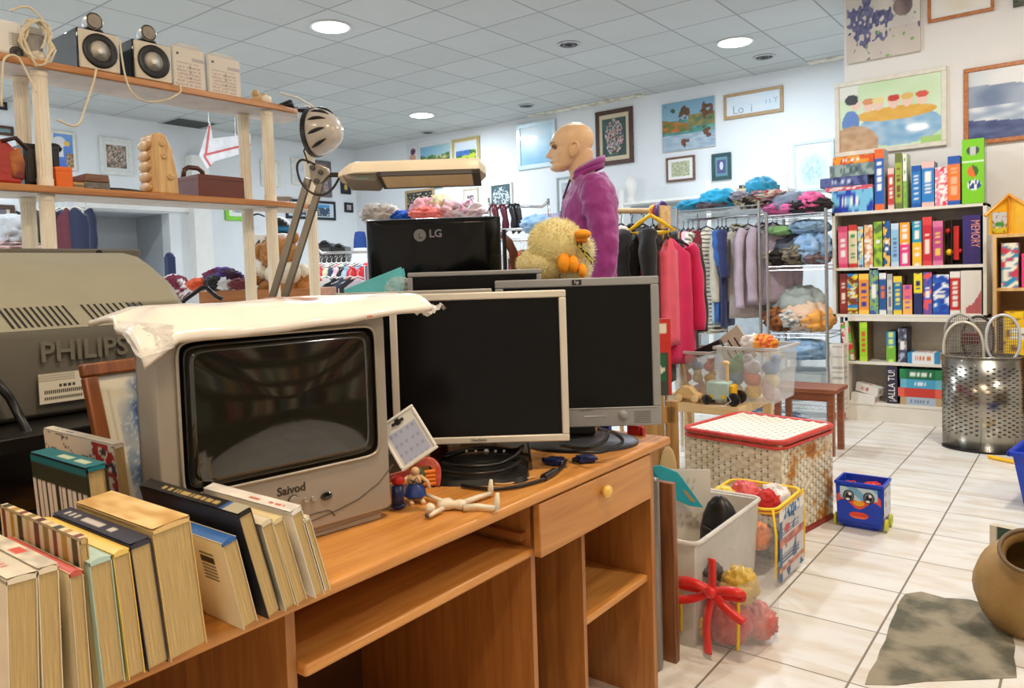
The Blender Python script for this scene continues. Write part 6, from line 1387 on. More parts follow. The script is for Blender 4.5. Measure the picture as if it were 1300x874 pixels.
for s_ in (-1, 1): MB().ball((s_*.024, -.02, .004), (.017, .008, .02)).ball((s_*.045, .0, .045), .016).build('patch', BLACK, pf, smooth=2)
YH = M('yellow_hanger', (246, 200, 30), .4)
p = onrail(832)+Vector((0.03, -.12, -.03)); h = MB().tube([(-.13, 0, -.09), (-.06, 0, -.04), (0, 0, 0), (.06, 0, -.04), (.13, 0, -.09), (.06, 0, -.10), (-.06, 0, -.10)], .012, 8, closed=True).tube([(0, 0, 0), (0, 0, .03), (.02, 0, .05)], .005, 6).build('yellow_hanger', YH, smooth=2); h.location = p; h.rotation_euler = (0, 0, radians(20)); tag(h, 'bright yellow padded hanger over the black coats', 'hanger')
MB().at((0, 0, 0))
for i, (px, cc) in enumerate(((829, (240, 190, 60)), (833, (226, 90, 100)), (838, (110, 80, 160)), (841, (90, 64, 150)))):
    p = onrail(px); a = dv
    mb = MB(); u1 = pv; pts = [p+pv*(.03+.008*i)*cos(k*pi/8)+Vector((0, 0, (.03+.008*i)*sin(k*pi/8)-.004)) for k in range(16)]
    tag(mb.tube(pts, .008, 8, closed=True).build('bangle', M('bangle_%d' % i, cc, .4), smooth=2), ['yellow', 'coral red', 'violet', 'dark purple'][i]+' ring threaded on the end of the wooden rail', 'ring', 'rings on the wooden rail')

# coats under the left wire rack
GR = 'clothes under the left wire rack'; yh = YR+.16; zh = zl-.15
def px_at(px, py=300, y=yh): return PY(px, py, y).x
strp = lambda u, v: c8(44, 40, 44) if (v*26) % 1 < .32 else c8(232, 226, 208)
for px, w, L, col, rz, sl, lb, kw in ((868, .36, .55, (196, 200, 210), 60, .3, 'pale grey-blue blouse at the left end of the left wire rack', {}), (874, .36, .6, (206, 60, 50), 62, .2, 'red top with a grey sleeve beside the striped dress', {}), (880, .38, .62, (236, 196, 206), 58, .42, 'pale pink sweater left of the striped dress', {}),
        (888, .38, .85, (120, 24, 40), 70, .3, 'dark crimson dress edge behind the striped dress', {}), (898, .34, .88, (230, 224, 206), 8, .12, 'cream dress with thin dark stripes and short sleeves', {'fn': strp}), (912, .34, .80, (150, 180, 206), 60, 0, 'pale denim garment right of the striped dress', {}), (917, .38, .78, (40, 90, 160), 62, .2, 'blue top above the navy one', {}),
        (922, .4, .82, (34, 44, 90), 64, .3, 'navy garment left of the khaki jacket', {}), (935, .40, .62, (190, 184, 166), 30, .5, 'khaki hooded jacket under the left wire rack', {'collar': (176, 170, 150)}), (950, .36, .75, (176, 164, 158), 30, 0, 'long taupe garment between the khaki and mauve jackets', {}), (968, .40, .64, (178, 160, 172), 25, .55, 'mauve-grey collared jacket nearest the folded-clothes rack', {'collar': (166, 150, 160), 'thick': .09}), (981, .4, .62, (168, 150, 162), 35, .5, 'second mauve jacket sleeve behind the first', {})):
    garment(lb, (px_at(px+(5 if 'thin dark' in lb else 0)), yh-(.10 if 'thin dark' in lb else 0), zh), w*.9, L, col, radians(rz+(14 if px > 930 else 34)), sleeve=sl, group=GR, seed=px, **kw)

# short chrome rail right of the wooden one
c0_, c1_ = PD(840, 283, 4.25), PD(860, 286, 4.9)
tag(MB().tube([(c0_.x, c0_.y, 0), (c0_.x, c0_.y, c0_.z), (c1_.x, c1_.y, c0_.z), (c1_.x, c1_.y, 0)], .012, 8).build('short_rail', CHROME, smooth=True), 'short chrome rail holding the hot pink coat, right of the wooden rail', 'clothes rail')
for k, (px, w, L, col, rz, sl, lb) in enumerate(((.0, .20, .60, (224, 84, 104), 92, 0, 'coral pink cardigan in front of the hot pink coat'), (.18, .33, .72, (208, 22, 84), 66, .42, 'long hot pink coat hanging just right of the wooden rail end board'), (.5, .36, .70, (24, 22, 26), 74, .45, 'black coat behind the long hot pink coat'), (.85, .30, .6, (206, 44, 40), 84, .3, 'red coat behind the black one, beside the striped dress'))):
    q = Vector((c0_.x, c0_.y, c0_.z)).lerp(Vector((c1_.x, c1_.y, c0_.z)), px); garment(lb, (q.x+.03, q.y, c0_.z-.085), w, L, col, radians(rz), sleeve=sl, group='coats on the short chrome rail', seed=k+3, thick=.085)

# ---------------------------------------------------------------- mannequin in a purple shirt
mp = PD(745, 240, 3.5); SK = M('mannequin_skin', (228, 188, 146), .42, var=.02)
mn = thing('mannequin', 'bald male shop mannequin in a purple long-sleeved shirt, standing in profile facing left', 'mannequin', (mp.x, mp.y, 0), YAW+pi)
def lerp_tab(tab, s):
    for (a, *va), (b, *vb) in zip(tab, tab[1:]):
        if s <= b: k = (s-a)/(b-a); k = k*k*(3-2*k)*.5+k*.5; return [x+(y-x)*k for x, y in zip(va, vb)]
    return list(tab[-1][1:])
HT = [(0, .088, .040, .030, 0), (.04, .098, .020, .040, 0), (.10, .100, -.010, .050, 0), (.16, .094, -.035, .056, 0), (.20, .100, -.052, .059, 0), (.23, .098, -.062, .061, 0), (.27, .097, -.070, .064, 0), (.34, .096, -.078, .068, .0), (.42, .093, -.085, .072, 0), (.48, .094, -.092, .074, 0), (.54, .100, -.098, .077, 0), (.64, .099, -.102, .079, 0), (.76, .088, -.098, .077, 0), (.87, .062, -.082, .066, 0), (.95, .028, -.055, .045, 0), (1.0, -.012, -.018, .006, 0)]
HH, HZ, HX = .225, 1.667, .062
mb = MB(); rings = []; NA = 64
for i in range(61):
    s = i/60; fr_, bk_, wd, _ = lerp_tab(HT, s); r_ = []; cxm = (fr_+bk_)/2; hl = (fr_-bk_)/2
    for j in range(NA):
        a = 2*pi*j/NA; ca, sa = cos(a), sin(a); an = a if a < pi else a-2*pi
        x = cxm+hl*math.copysign(abs(ca)**.92, ca); y = wd*math.copysign(abs(sa)**.95, sa)
        ns_ = exp(-(an/.16)**2)                                        # nose
        if .26 < s < .52: x += ns_*.030*max(0, 1-abs(s-.32)/.20)**.8*(1 if s > .285 else max(0, (s-.26)/.025))
        if .26 < s < .40: x += exp(-((abs(an)-.18)/.09)**2)*.007*exp(-((s-.31)/.03)**2)
        x += exp(-(an/.30)**2)*.006*(exp(-((s-.205)/.018)**2)+.9*exp(-((s-.165)/.02)**2))-exp(-(an/.3)**2)*.003*exp(-((s-.187)/.007)**2)
        x += exp(-(an/.35)**2)*.006*exp(-((s-.06)/.045)**2)
        e = exp(-((abs(an)-.42)/.20)**2); x -= e*.013*exp(-((s-.475)/.045)**2); x += e*.005*exp(-((s-.475)/.018)**2)
        x += exp(-((abs(an)-.42)/.3)**2)*.006*exp(-((s-.56)/.03)**2)
        y += math.copysign(1, sa)*.004*exp(-((abs(an)-.8)/.3)**2)*exp(-((s-.36)/.06)**2)
        r_.append((HX+x, y, HZ+HH*s))
    rings.append(r_)
mb.loft(rings)
mb.loft([[(x+rx*cos(2*pi*j/28), ry*sin(2*pi*j/28), z) for j in range(28)] for x, rx, ry, z in ((-.005, .10, .12, 1.50), (.0, .074, .078, 1.56), (.008, .062, .062, 1.60), (.020, .058, .057, 1.66), (.030, .062, .058, 1.71), (.032, .066, .06, 1.76))])
mb.loft([[(x+rx*cos(2*pi*j/28), ry*sin(2*pi*j/28), z) for j in range(28)] for x, rx, ry, z in ((-.01, .095, .15, 1.0), (-.01, .11, .165, 1.3), (-.01, .10, .17, 1.46), (-.005, .08, .12, 1.54))])
def hand(mb, o, d, s_):          # palm, four fingers and a thumb, hanging down
    o = Vector(o); mb.loft([[(o.x+a*cos(2*pi*j/14), o.y+b*sin(2*pi*j/14), o.z-z) for j in range(14)] for a, b, z in ((.026, .022, -.03), (.028, .018, .0), (.040, .016, .04), (.042, .014, .085), (.036, .011, .095))])
    for k, (dx, L) in enumerate(((.031, .068), (.011, .078), (-.010, .073), (-.030, .058))):
        mb.tube([(o.x+dx, o.y, o.z-.085), (o.x+dx*1.08, o.y-s_*.004, o.z-.085-L*.5), (o.x+dx*1.1-.003, o.y-s_*.016, o.z-.085-L)], [.0088, .0082, .0062], 10)
    mb.tube([(o.x+.030, o.y, o.z-.02), (o.x+.056, o.y-s_*.008, o.z-.055), (o.x+.058, o.y-s_*.016, o.z-.092)], [.012, .0105, .0075], 10)
hand(mb, (-.01, .245, .93), 0, 1); hand(mb, (.0, -.245, .93), 0, -1)
for s_ in (1, -1): mb.tube([(-.01, s_*.235, 1.15), (-.005, s_*.245, .95)], [.036, .026], 14)
mb.build('body', SK, mn, remesh=.0036)
for s_ in (1, -1):
    ec = Vector((HX-.002, s_*.0735, HZ+HH*.395))
    mb = MB(); mb.tube([ec+Vector((x, s_*y, z)) for x, z, y in ((.012, -.026, .0), (.018, -.012, .002), (.018, .006, .004), (.016, .022, .006), (.004, .032, .010), (-.010, .030, .013), (-.018, .016, .015), (-.016, -.002, .013), (-.006, -.018, .008), (.006, -.030, .003))], .0055, 8, closed=True)
    mb.ball(ec+Vector((.002, s_*.002, .002)), (.015, .005, .026)); mb.build('ear', SK, mn, smooth=2)
    a = .42; MB().ball((HX+.0795, s_*.0335, HZ+HH*.475), (.0125, .014, .0085)).build('eye', M('painted_eye', (120, 86, 60), .4), mn, smooth=2)
    MB().tube([(HX+.0925, s_*.017, HZ+HH*.478), (HX+.0945, s_*.030, HZ+HH*.51), (HX+.083, s_*.047, HZ+HH*.495)], [.0016, .003, .0016], 6).build('eyelid', M('lid_brown', (120, 84, 60), .5), mn, smooth=2)
    MB().tube([(HX+.104, s_*.016, HZ+HH*.555), (HX+.100, s_*.034, HZ+HH*.58), (HX+.084, s_*.053, HZ+HH*.565)], [.002, .0035, .0015], 6).build('eyebrow', M('brow_tan', (190, 150, 108), .6), mn, smooth=2)
MB().tube([(HX+.094, -.020, HZ+HH*.187), (HX+.1045, 0, HZ+HH*.19), (HX+.094, .020, HZ+HH*.187)], .0022, 6).build('lips', M('lip_tone', (200, 150, 120), .45), mn, smooth=2)
PU = M('purple_shirt_cotton', (150, 40, 130), .62, var=.05, sheen=.3, bump=.15, bscale=25)
mb = MB(); rings = []
for z, xf, xb_, yw in ((.93, .115, -.125, .185), (1.05, .118, -.125, .178), (1.18, .112, -.125, .175), (1.30, .122, -.136, .188), (1.40, .128, -.142, .200), (1.47, .112, -.140, .210), (1.52, .088, -.125, .205), (1.55, .070, -.108, .170), (1.575, .062, -.092, .115), (1.59, .060, -.082, .088)):
    rings.append([((xf+xb_)/2+(xf-xb_)/2*cos(a)+.006*nz(cos(a)*2, z*9, 1.3, 2), yw*sin(a)+.004*sin(a*9+z*20), z+.01*sin(a*3)) for a in [2*pi*j/48 for j in range(48)]])
mb.loft(rings, cap=True)
for s_ in (1, -1):
    el_ = (-.045, s_*.265, 1.24) if s_ > 0 else (-.03, s_*.26, 1.24)
    P = smoothp([(-.012, s_*.13, 1.525), (-.018, s_*.195, 1.49), (-.030, s_*.235, 1.40), el_, (-.02, s_*.26, 1.10), (-.005, s_*.25, .985)], 6)
    R0 = [.066, .074, .066, .056, .048, .042]; rr_ = []
    for i in range(len(P)):
        q = i/6; k = int(q); f_q = q-k; b_ = R0[k] if k >= 5 else R0[k]*(1-f_q)+R0[k+1]*f_q; rr_.append(b_+.0035*sin(i*1.9))
    mb.tube(P, rr_, 20)
o = mb.build('shirt', PU, mn, remesh=.0075, disp=(.024, .06)); o.location = (0, 0, .055); o.scale = (1, 1, 1)
mb = MB(); n = 40                                                   # standing collar, open at the throat
cr_ = []
for z, k in ((1.575, 1.06), (1.60, 1.0), (1.632, .98), (1.602, 1.10)):
    cr_.append([(.006+.078*k*cos(a)-.012*(z-1.575)/.05, .074*k*sin(a), z+(.012-.035*cos(a))*.9) for a in [radians(35+290*j/n) for j in range(n+1)]])
mb.loft(cr_, cap=False, closed=False); mb.build('collar', PU, mn, smooth=2, solid=.003, loc=(-.004, 0, .062))
MB().tube([(.080, 0, 1.58), (.112, 0, 1.50), (.131, 0, 1.38), (.122, 0, 1.18), (.12, 0, .96)], .006, 6).build('placket', M('purple_dark_edge', (96, 22, 80), .6), mn, smooth=2, loc=(-.004, 0, .05))
for s_ in (1, -1): MB().tube([(-.010, s_*.252, 1.02), (-.004, s_*.249, .965)], [.044, .040], 18).build('cuff', PU, mn, smooth=True)
TRO = M('dark_trousers', (34, 34, 40), .8, bump=.2)
mb = MB()
for s_ in (1, -1): mb.tube([(-.01, s_*.08, .95), (-.0, s_*.09, .72), (.01, s_*.10, .48), (-.01, s_*.10, .08)], [.10, .092, .07, .062], 20)
mb.loft([[(-.01+.115*cos(a), .165*sin(a), z) for a in [2*pi*j/24 for j in range(24)]] for z in (.84, .96)]); mb.build('trousers', TRO, mn, remesh=.012)
for s_ in (1, -1): MB().at((.04, s_*.10, .0)).loft([[(x+rx*cos(a), ry*sin(a), z) for a in [2*pi*j/20 for j in range(20)]] for x, rx, ry, z in ((.03, .14, .045, .0), (.03, .142, .048, .03), (.0, .11, .042, .06), (-.05, .055, .04, .10))]).build('shoe', BLACK, mn, smooth=True)

# ---------------------------------------------------------------- plush animals
def fur(name, mat, parent, balls, n, L, wd, seed=1):
    rnd = random.Random(seed); mb = MB()
    for c, r in balls:
        c = Vector(c)
        for _ in range(int(n*r[0]*r[2]*100)):
            a, z = rnd.uniform(0, 2*pi), rnd.uniform(-1, 1); k = sqrt(1-z*z); d = Vector((k*cos(a), k*sin(a), z)); p = c+Vector((d.x*r[0], d.y*r[1], d.z*r[2]))*.985
            if any(o_ is not c and ((p.x-o_[0])/q[0])**2+((p.y-o_[1])/q[1])**2+((p.z-o_[2])/q[2])**2 < .93 for o_, q in balls if Vector(o_) != c): continue
            dd = (d+Vector((rnd.uniform(-.5, .5), rnd.uniform(-.5, .5), rnd.uniform(-.6, .35)))).normalized(); t1 = dd.orthogonal().normalized()*wd; t2 = dd.cross(t1)
            l = L*rnd.uniform(.5, 1.2); mb.add([p+t1, p-t1*.5+t2*.87, p-t1*.5-t2*.87, p+dd*l], [(0, 1, 3), (1, 2, 3), (2, 0, 3)])
    o = mb.build(name, mat, parent); o['kind'] = 'stuff'; return o
FY = M('yellow_fluff', (255, 243, 186), .95, var=.04, scale=9, sheen=.8); FW = M('cream_fluff', (255, 250, 232), .95, sheen=.8); ORG = M('orange_felt', (246, 160, 30), .8, bump=.2)
def translucent(m, k=.5):
    N = m.node_tree.nodes; L = m.node_tree.links; p = N['Principled BSDF']; tr = N.new('ShaderNodeBsdfTranslucent'); mx = N.new('ShaderNodeMixShader'); mx.inputs[0].default_value = k
    L.new(N['Color Ramp'].outputs[0], tr.inputs[0]); L.new(p.outputs[0], mx.inputs[1]); L.new(tr.outputs[0], mx.inputs[2]); L.new(mx.outputs[0], N['Material Output'].inputs[0])
translucent(FY, .3); translucent(FW, .3)
cD = 2.45; cp = PD(705, 352, cD); base_z = 1.17
cbx = thing('cardboard_box', 'brown box behind the grey business monitor under the plush chick', 'box', (cp.x, cp.y+.02, 0), YAW)
MB().box(-.13, .13, -.06, .2, 0, base_z-.002).build('body', M('cardboard', (176, 136, 92), .8), cbx, bevel=.003); MB().box(-.131, .131, -.061, -.06, 1.0, 1.03).build('tape_band', M('tape', (200, 176, 130), .3), cbx)
ck = thing('plush_chick', 'fluffy yellow plush chick with an orange beak lying on top behind the monitors', 'soft toy', (cp.x, cp.y, base_z), YAW)
fk = Fr((cp.x, cp.y, base_z), YAW)
h1, b1, b2 = fk.at(706, 309), fk.at(690, 335), fk.at(728, 338)
balls = [((h1[0], 0, h1[1]), (.088, .08, .078)), ((b1[0], .03, b1[1]), (.085, .09, .055)), ((b2[0], .02, b2[1]), (.06, .07, .06)), ((fk.at(738, 318)[0], .0, fk.at(738, 318)[1]), (.042, .05, .052))]
mb = MB(); [mb.ball(c, r) for c, r in balls]; mb.build('body', FY, ck, smooth=2)
fur('fluff', FY, ck, balls[:2], 3600, .013, .0012, 2); fur('pale_fluff', FW, ck, balls[2:], 3600, .013, .0012, 3)
bk_ = fk.at(737, 300); MB().ball((bk_[0], -.075, bk_[1]+.002), (.027, .03, .016)).build('upper_beak', ORG, ck, smooth=2).rotation_euler = (0, 0, 0)
MB().ball((bk_[0]-.003, -.068, bk_[1]-.017), (.02, .024, .010)).build('lower_beak', M('amber_felt', (236, 140, 20), .8), ck, smooth=2)
for px, py, r in ((714, 334, .026), (726, 336, .022), (737, 344, .018)): q = fk.at(px, py); MB().ball((q[0], -.062, q[1]), (r*.8, .022, r*1.3)).build('foot', ORG, ck, smooth=2)
for a, b in (((731, 312), (744, 330)), ((735, 316), (754, 334)), ((738, 322), (749, 336))):
    q, s_ = fk.at(*a), fk.at(*b); MB().tube([(q[0], -.085, q[1]), (s_[0], -.075, s_[1])], .0028, 6).build('ribbon', M('black_yellow_ribbon', (200, 190, 40), .5, col2=(30, 30, 20), thr=(.48, .52), scale=140), ck)
for dx in (-.006, .006): MB().ball((bk_[0]-.012+dx, -.085, bk_[1]-.028), (.003, .003, .007)).build('stitching', BLACK, ck, smooth=2)

# wooden counter with the teddy bear and odds and ends, behind the shelf unit
TD = 4.3; t0 = PD(252, 372, TD); t1_ = PD(404, 372, TD); fc = Fr(((t0+t1_)/2), YAW); cz = PD(300, 369, TD).z
ctr = thing('wooden_counter', 'orange-brown wooden counter behind the tall shelf unit, under the teddy bear', 'counter', ((t0.x+t1_.x)/2, (t0.y+t1_.y)/2, 0), YAW)
wc2 = (t1_-t0).length
MB().box(-wc2/2, wc2/2, 0, .45, cz-.07, cz).build('counter_top', wood_mat('counter_wood', (176, 110, 60), (200, 134, 80), .5, axis=0), ctr, bevel=.003)
for x in (-wc2/2+.03, wc2/2-.03): MB().box(x-.02, x+.02, .02, .43, 0, cz-.07).build('side_panel', WHITEP, ctr)
TED = M('teddy_brown', (186, 124, 56), .95, var=.15, scale=20, sheen=.4)
tq = PD(360, 372, TD+.12); td = thing('teddy_bear', 'brown teddy bear in a cream t-shirt sitting behind the shelf posts', 'soft toy', (tq.x, tq.y, cz), YAW)
ft = Fr((tq.x, tq.y, cz), YAW)
def bp(px, py, y=0): q = ft.at(px, py); return (q[0], y, max(q[1], 0))
tb = [(bp(354, 322), (.115, .10, .10)), (bp(333, 320), (.06, .055, .05)), (bp(372, 302), (.035, .02, .035)), (bp(341, 303, .03), (.03, .02, .03))]
tl = [(bp(362, 366), (.12, .09, .06)), (bp(340, 366), (.05, .08, .05)), (bp(385, 364), (.05, .07, .06))]
ta = [(bp(329, 352, -.02), (.03, .035, .05)), (bp(388, 352, -.02), (.035, .035, .05))]
mb = MB(); [mb.ball(c, r) for c, r in tb+tl+ta]; mb.build('body', TED, td, smooth=2); fur('fur', TED, td, tb+tl+ta, 900, .015, .0016, 4)
mb = MB(); mb.ball(bp(363, 348), (.125, .105, .085)); mb.tube([bp(340, 342), bp(328, 350, -.01)], .045, 12).tube([bp(380, 342), bp(392, 352, -.01)], .048, 12); mb.build('t_shirt', M('cream_tshirt', (236, 224, 200), .8, bump=.3), td, smooth=2)
MB().ball((bp(324, 322)[0], -.01, bp(324, 322)[2]), .012).build('nose', BLACK, td, smooth=2)
p = PD(283, 366, TD+.1); crumple('maroon and purple garments bundled on the wooden counter', (p.x, p.y, cz+.002), (.26, .2, .13), (0, 0, 0), 41, fn=lambda u, v, w: c8(110, 24, 60) if u < .5 else (c8(90, 70, 160) if nz(u, v, 5, 1) > 0 else c8(60, 30, 60)))
for px, c_c, r_, nm in ((268, (240, 100, 60), .05, 'orange'), (290, (30, 30, 34), .06, 'black'), (303, (230, 230, 232), .05, 'white'), (320, (120, 50, 60), .045, 'dark red')):
    p = PD(px, 368, TD+.08); crumple(nm+' cloth scrap lying on the wooden counter', (p.x, p.y-.08, cz+.002), (r_*2, .12, r_*1.5), c_c, px, group='cloth scraps on the counter')
t = tag(MB().tube([PD(226, 388, 3.6)-Vector((0, 0, PD(226, 388, 3.6).z)), PD(228, 388, 3.6), PD(236, 380, 3.6), PD(257, 365, 3.6), PD(262, 365.5, 3.6), PD(274, 376, 3.6), PD(282, 380, 3.6)], .011, 8).build('black_tube_handle', BLACK, smooth=2), 'bent black tubular handle rising behind the big olive-grey television', 'handle')
p = PD(292, 378, 3.9); 
cz2 = PD(345, 300, 5.0); t = thing('cool_box', 'white box marked with a black number beside the teddy bear, under the motorbike helmet', 'box', (PD(318, 340, 5.0).x, PD(318, 340, 5.0).y, 0), YAW)
wq = 46/957*5.0; MB().box(0, wq, 0, .3, 0, PD(335, 297, 5.0).z).build('body', WHITEP, t, bevel=.01); text('number_print', '40', .10, M('print_black', (30, 30, 34), .5), t, (.08, -.002, PD(335, 312, 5.0).z))
mhp = PD(338, 285, 5.05); mh = thing('motorbike_helmet', 'black, white and blue helmet on the white numbered box', 'helmet', (mhp.x, mhp.y+.1, PD(335, 297, 5.0).z+.001), YAW)
mb = MB(); mb.ball((0, 0, .055), (.075, .075, .065), seg=24); mb.build('shell', FABP, mh, smooth=2, colors=[c8(40, 130, 170) if v.z < .04 else (c8(24, 24, 28) if nz(v.x*14, v.z*14+v.y*9, 1, 2) > -.05 else c8(226, 226, 228)) for v in mb.v])
MB().at((0, 0, 0)).lathe([(.078, .0), (.08, .01), (.07, .016)], 24).build('brim', BLACK, mh, smooth=True)
t = tag(MB().tube(smoothp([PD(320, 303, 5.15), PD(318, 290, 5.2), PD(316, 278, 5.2), PD(326, 272, 5.2), PD(336, 275, 5.2)]), .006, 6).build('cable_loop', BLACK, smooth=2), 'thin dark cable loop beside the motorbike helmet', 'cable')

# clothes heap beyond the large monitor
HD = 4.6; h0, h1_ = PD(472, 282, HD), PD(612, 280, HD); fh = Fr((h0+h1_)/2, YAW); hz2 = PD(540, 281, HD).z
wr = wire_rack('wire_rack', 'chrome wire table holding the heap of pastel clothes behind the large monitor', -.36, .36, 0, .4, [hz2-.01, .2]); wr.location = ((h0.x+h1_.x)/2, (h0.y+h1_.y)/2, 0); wr.rotation_euler = (0, 0, YAW)
GP = 'pastel clothes heaped behind the large monitor'
def lace(u, v, w): return c8(206, 196, 186) if nz(u, v+w, 14, 2) > -.1 else c8(160, 150, 140)
def floral(u, v, w): return c8(206, 130, 160) if nz(u, v+w, 12, 5) > .18 else c8(236, 222, 228)
for px, w, h, col, lb, fn in ((483, .26, .13, (0, 0, 0), 'greyish lace garment at the left end of the pastel heap', lace), (514, .22, .085, (20, 90, 200), 'bright blue folded garment in the pastel heap', None), (545, .20, .16, (240, 170, 176), 'pale pink garment rising in the middle of the pastel heap', None), (541, .18, .09, (236, 120, 110), 'coral garment in front of the pale pink one', None), (568, .2, .14, (236, 190, 196), 'light pink ruffled garment right of the coral one', None), (590, .28, .13, (0, 0, 0), 'pink flowered white garment at the right end of the pastel heap', floral), (560, .12, .17, (236, 228, 180), 'cream garment sticking up behind the pink ones', None)):
    p = PD(px, 280, HD+(.1 if 'front' in lb else .2)); crumple(lb, (p.x, p.y, hz2), (w, .22, h), col, px, fn=fn, group=GP, amp=.4)

# rack of hanging shoes and clothes between the large monitor and the mannequin
SD = 6.6; s0, s1 = PD(622, 265, SD), PD(697, 276, SD); zc_ = PD(650, 264, SD).z
sr = thing('chrome_shoe_rack', 'chrome rail frame with shoes hanging from it, left of the mannequin', 'rack')
MB().tube(smoothp([(s0.x, s0.y, 0), (s0.x, s0.y, zc_-.05), (s0.x+.03, s0.y+.02, zc_), (s1.x-.05, s1.y-.03, zc_), (s1.x, s1.y, zc_-.08), (s1.x, s1.y, 0)], 3), .012, 8).build('rail_frame', WIRE, sr, smooth=2)
for zz3 in (292, 306): a, b = PD(628, zz3, SD-.2), PD(680, zz3, SD-.2); MB().tube([(a.x, a.y, a.z), (b.x, b.y, a.z)], .012, 8).tube([(a.x, a.y, a.z), (a.x, a.y, 0)], .012, 8).tube([(b.x, b.y, a.z), (b.x, b.y, 0)], .012, 8).build('cross_rail', WIRE, sr)
for px, cc, lb in ((627, (96, 24, 40), 'dark red heeled shoe hanging leftmost on the chrome rail'), (638, (90, 22, 44), 'maroon pointed shoe hanging second on the chrome rail'), (649, (34, 30, 36), 'black shoe hanging third on the chrome rail'), (656, (28, 26, 30), 'black shoe hanging rightmost on the chrome rail')):
    p = PD(px, 264, SD-.02); t = thing('hanging_shoe', lb, 'shoe', (p.x, p.y, zc_-.0), YAW+.4, 'shoes hanging on the chrome rail'); m_ = M('shoe_%d_%d_%d' % cc, cc, .3)
    MB().tube([(0, -.016, .03), (0, -.02, -.02), (.01, -.03, -.09), (.012, -.03, -.15), (.008, -.026, -.20), (0, -.02, -.23)], [.018, .03, .024, .034, .026, .006], 10).build('upper', m_, t, smooth=2); MB().tube([(-.01, -.01, .03), (-.045, -.01, .0), (-.06, -.01, -.03)], [.014, .008, .005], 8).build('heel', m_, t, smooth=2)
p = PD(681, 290, SD-.2); crumple('faded blue jeans folded over the lower chrome rail', (p.x, p.y, PD(681, 297, SD-.2).z), (.30, .2, .16), (0, 0, 0), 51, fn=den)
for px, cc, w, L, lb, rz in ((633, (226, 226, 226), .3, .5, 'white blouse low on the chrome shoe rack', 60), (644, (206, 200, 196), .3, .5, 'light grey top low on the chrome shoe rack', 50), (655, (30, 150, 90), .26, .45, 'green top slanting on the chrome shoe rack', 40), (664, (40, 44, 50), .34, .55, 'charcoal top on the chrome shoe rack', 45), (672, (60, 60, 66), .34, .55, 'dark grey top on the chrome shoe rack', 40), (680, (70, 96, 140), .34, .6, 'denim-blue top at the right of the chrome shoe rack', 40), (660, (206, 60, 60), .2, .3, 'small red top on the chrome shoe rack', 60)):
    p = PD(px, 306, SD-.2); garment(lb, (p.x, p.y, PD(650, 306, SD-.2).z-.08), w, L, cc, radians(rz), group='clothes on the chrome shoe rack', seed=px, hcol=WHITEP)
t = thing('leather_belts', 'bundle of brown leather belts hanging beside the large monitor', 'belts', PD(640, 297, 3.6), YAW)
LB = M('brown_leather', (110, 66, 30), .45, var=.3, scale=30)
for i in range(5): MB().tube([(-.035+.006*i, .01*i, .01), (.0+.008*i, .01*i, -.03), (.025+.008*i, .01*i, -.09), (.035+.007*i, .01*i, -.2), (.03+.006*i, .01*i, -.36)], .007, 6).build('belt', LB, t, smooth=2)
b0_ = PD(640, 297, 3.6); MB().tube([b0_-Vector((0, 0, b0_.z)), b0_+Vector((0, 0, .02))], .010, 8).build('stand_pole', BLACK, None); bpy.data.objects['stand_pole'].name = 'display_pole'; tag(bpy.data.objects['display_pole'], 'thin black pole holding the brown belts', 'pole')
t = thing('striped_box', 'pale lilac striped box on the wall shelf left of the mannequin', 'box', (PY(691, 272, 8.1).x, 8.1, 0)); w = PY(708, 272, 8.1).x-PY(691, 272, 8.1).x; h = PY(700, 271, 8.1).z
pbox('printed_box', PAINT, t, w, .3, h, lambda u, v: c8(150, 140, 190) if int(u*10) % 2 else c8(214, 210, 226), nx=10, nz=2)

# far left rack of red and white clothes
FD = 7.0; a, b = PD(404, 322, FD), PD(466, 322, FD); fz = a.z
fr2 = thing('chrome_clothes_rail', 'chrome rail of small clothes beyond the shelf unit, left of the large monitor', 'clothes rail')
MB().tube(smoothp([(a.x, a.y, 0), (a.x, a.y, fz-.04), (a.x+.03, a.y+.02, fz), (b.x, b.y, fz), (b.x+.3, b.y+.2, fz)], 3), .014, 8).tube([(b.x+.3, b.y+.2, 0), (b.x+.3, b.y+.2, fz)], .014, 8).build('rail_frame', CHROME, fr2, smooth=2)
pal = [((190, 30, 50), 'crimson'), ((236, 230, 230), 'white'), ((30, 32, 40), 'black'), ((206, 60, 70), 'bright red'), ((226, 220, 170), 'pale yellow'), ((50, 60, 90), 'slate blue'), ((236, 200, 206), 'blush'), ((24, 26, 30), 'jet black'), ((150, 190, 214), 'sky blue'), ((210, 40, 50), 'scarlet')]
for i, (cc, nm) in enumerate(pal):
    p = PD(408+i*6.2, 322, FD); garment(nm+' child-size top on the far chrome rail', (p.x, p.y, fz-.10), .3, .55, cc, radians(60), group='clothes on the far chrome rail', seed=i, hcol=WHITEP, sleeve=.15)
for i, (cc, nm) in enumerate((((200, 40, 50), 'red'), ((230, 226, 226), 'white'), ((28, 30, 36), 'black'), ((60, 66, 90), 'grey-blue'), ((40, 40, 46), 'charcoal'), ((206, 190, 200), 'lilac'))):
    p = PD(404+i*10, 343, FD-1.2); garment(nm+' garment on the nearer low rail below the far chrome rail', (p.x, p.y, p.z-.06), .34, .6, cc, radians(50), group='clothes on the low rail', seed=i+20, hcol=WHITEP)
a, b = PD(400, 340, FD-1.2), PD(464, 340, FD-1.2); tag(MB().tube([(a.x, a.y, 0), (a.x, a.y, a.z), (b.x, b.y, a.z), (b.x, b.y, 0)], .014, 8).build('low_rail', CHROME, smooth=True), 'low chrome rail in front of the far clothes rail', 'clothes rail')
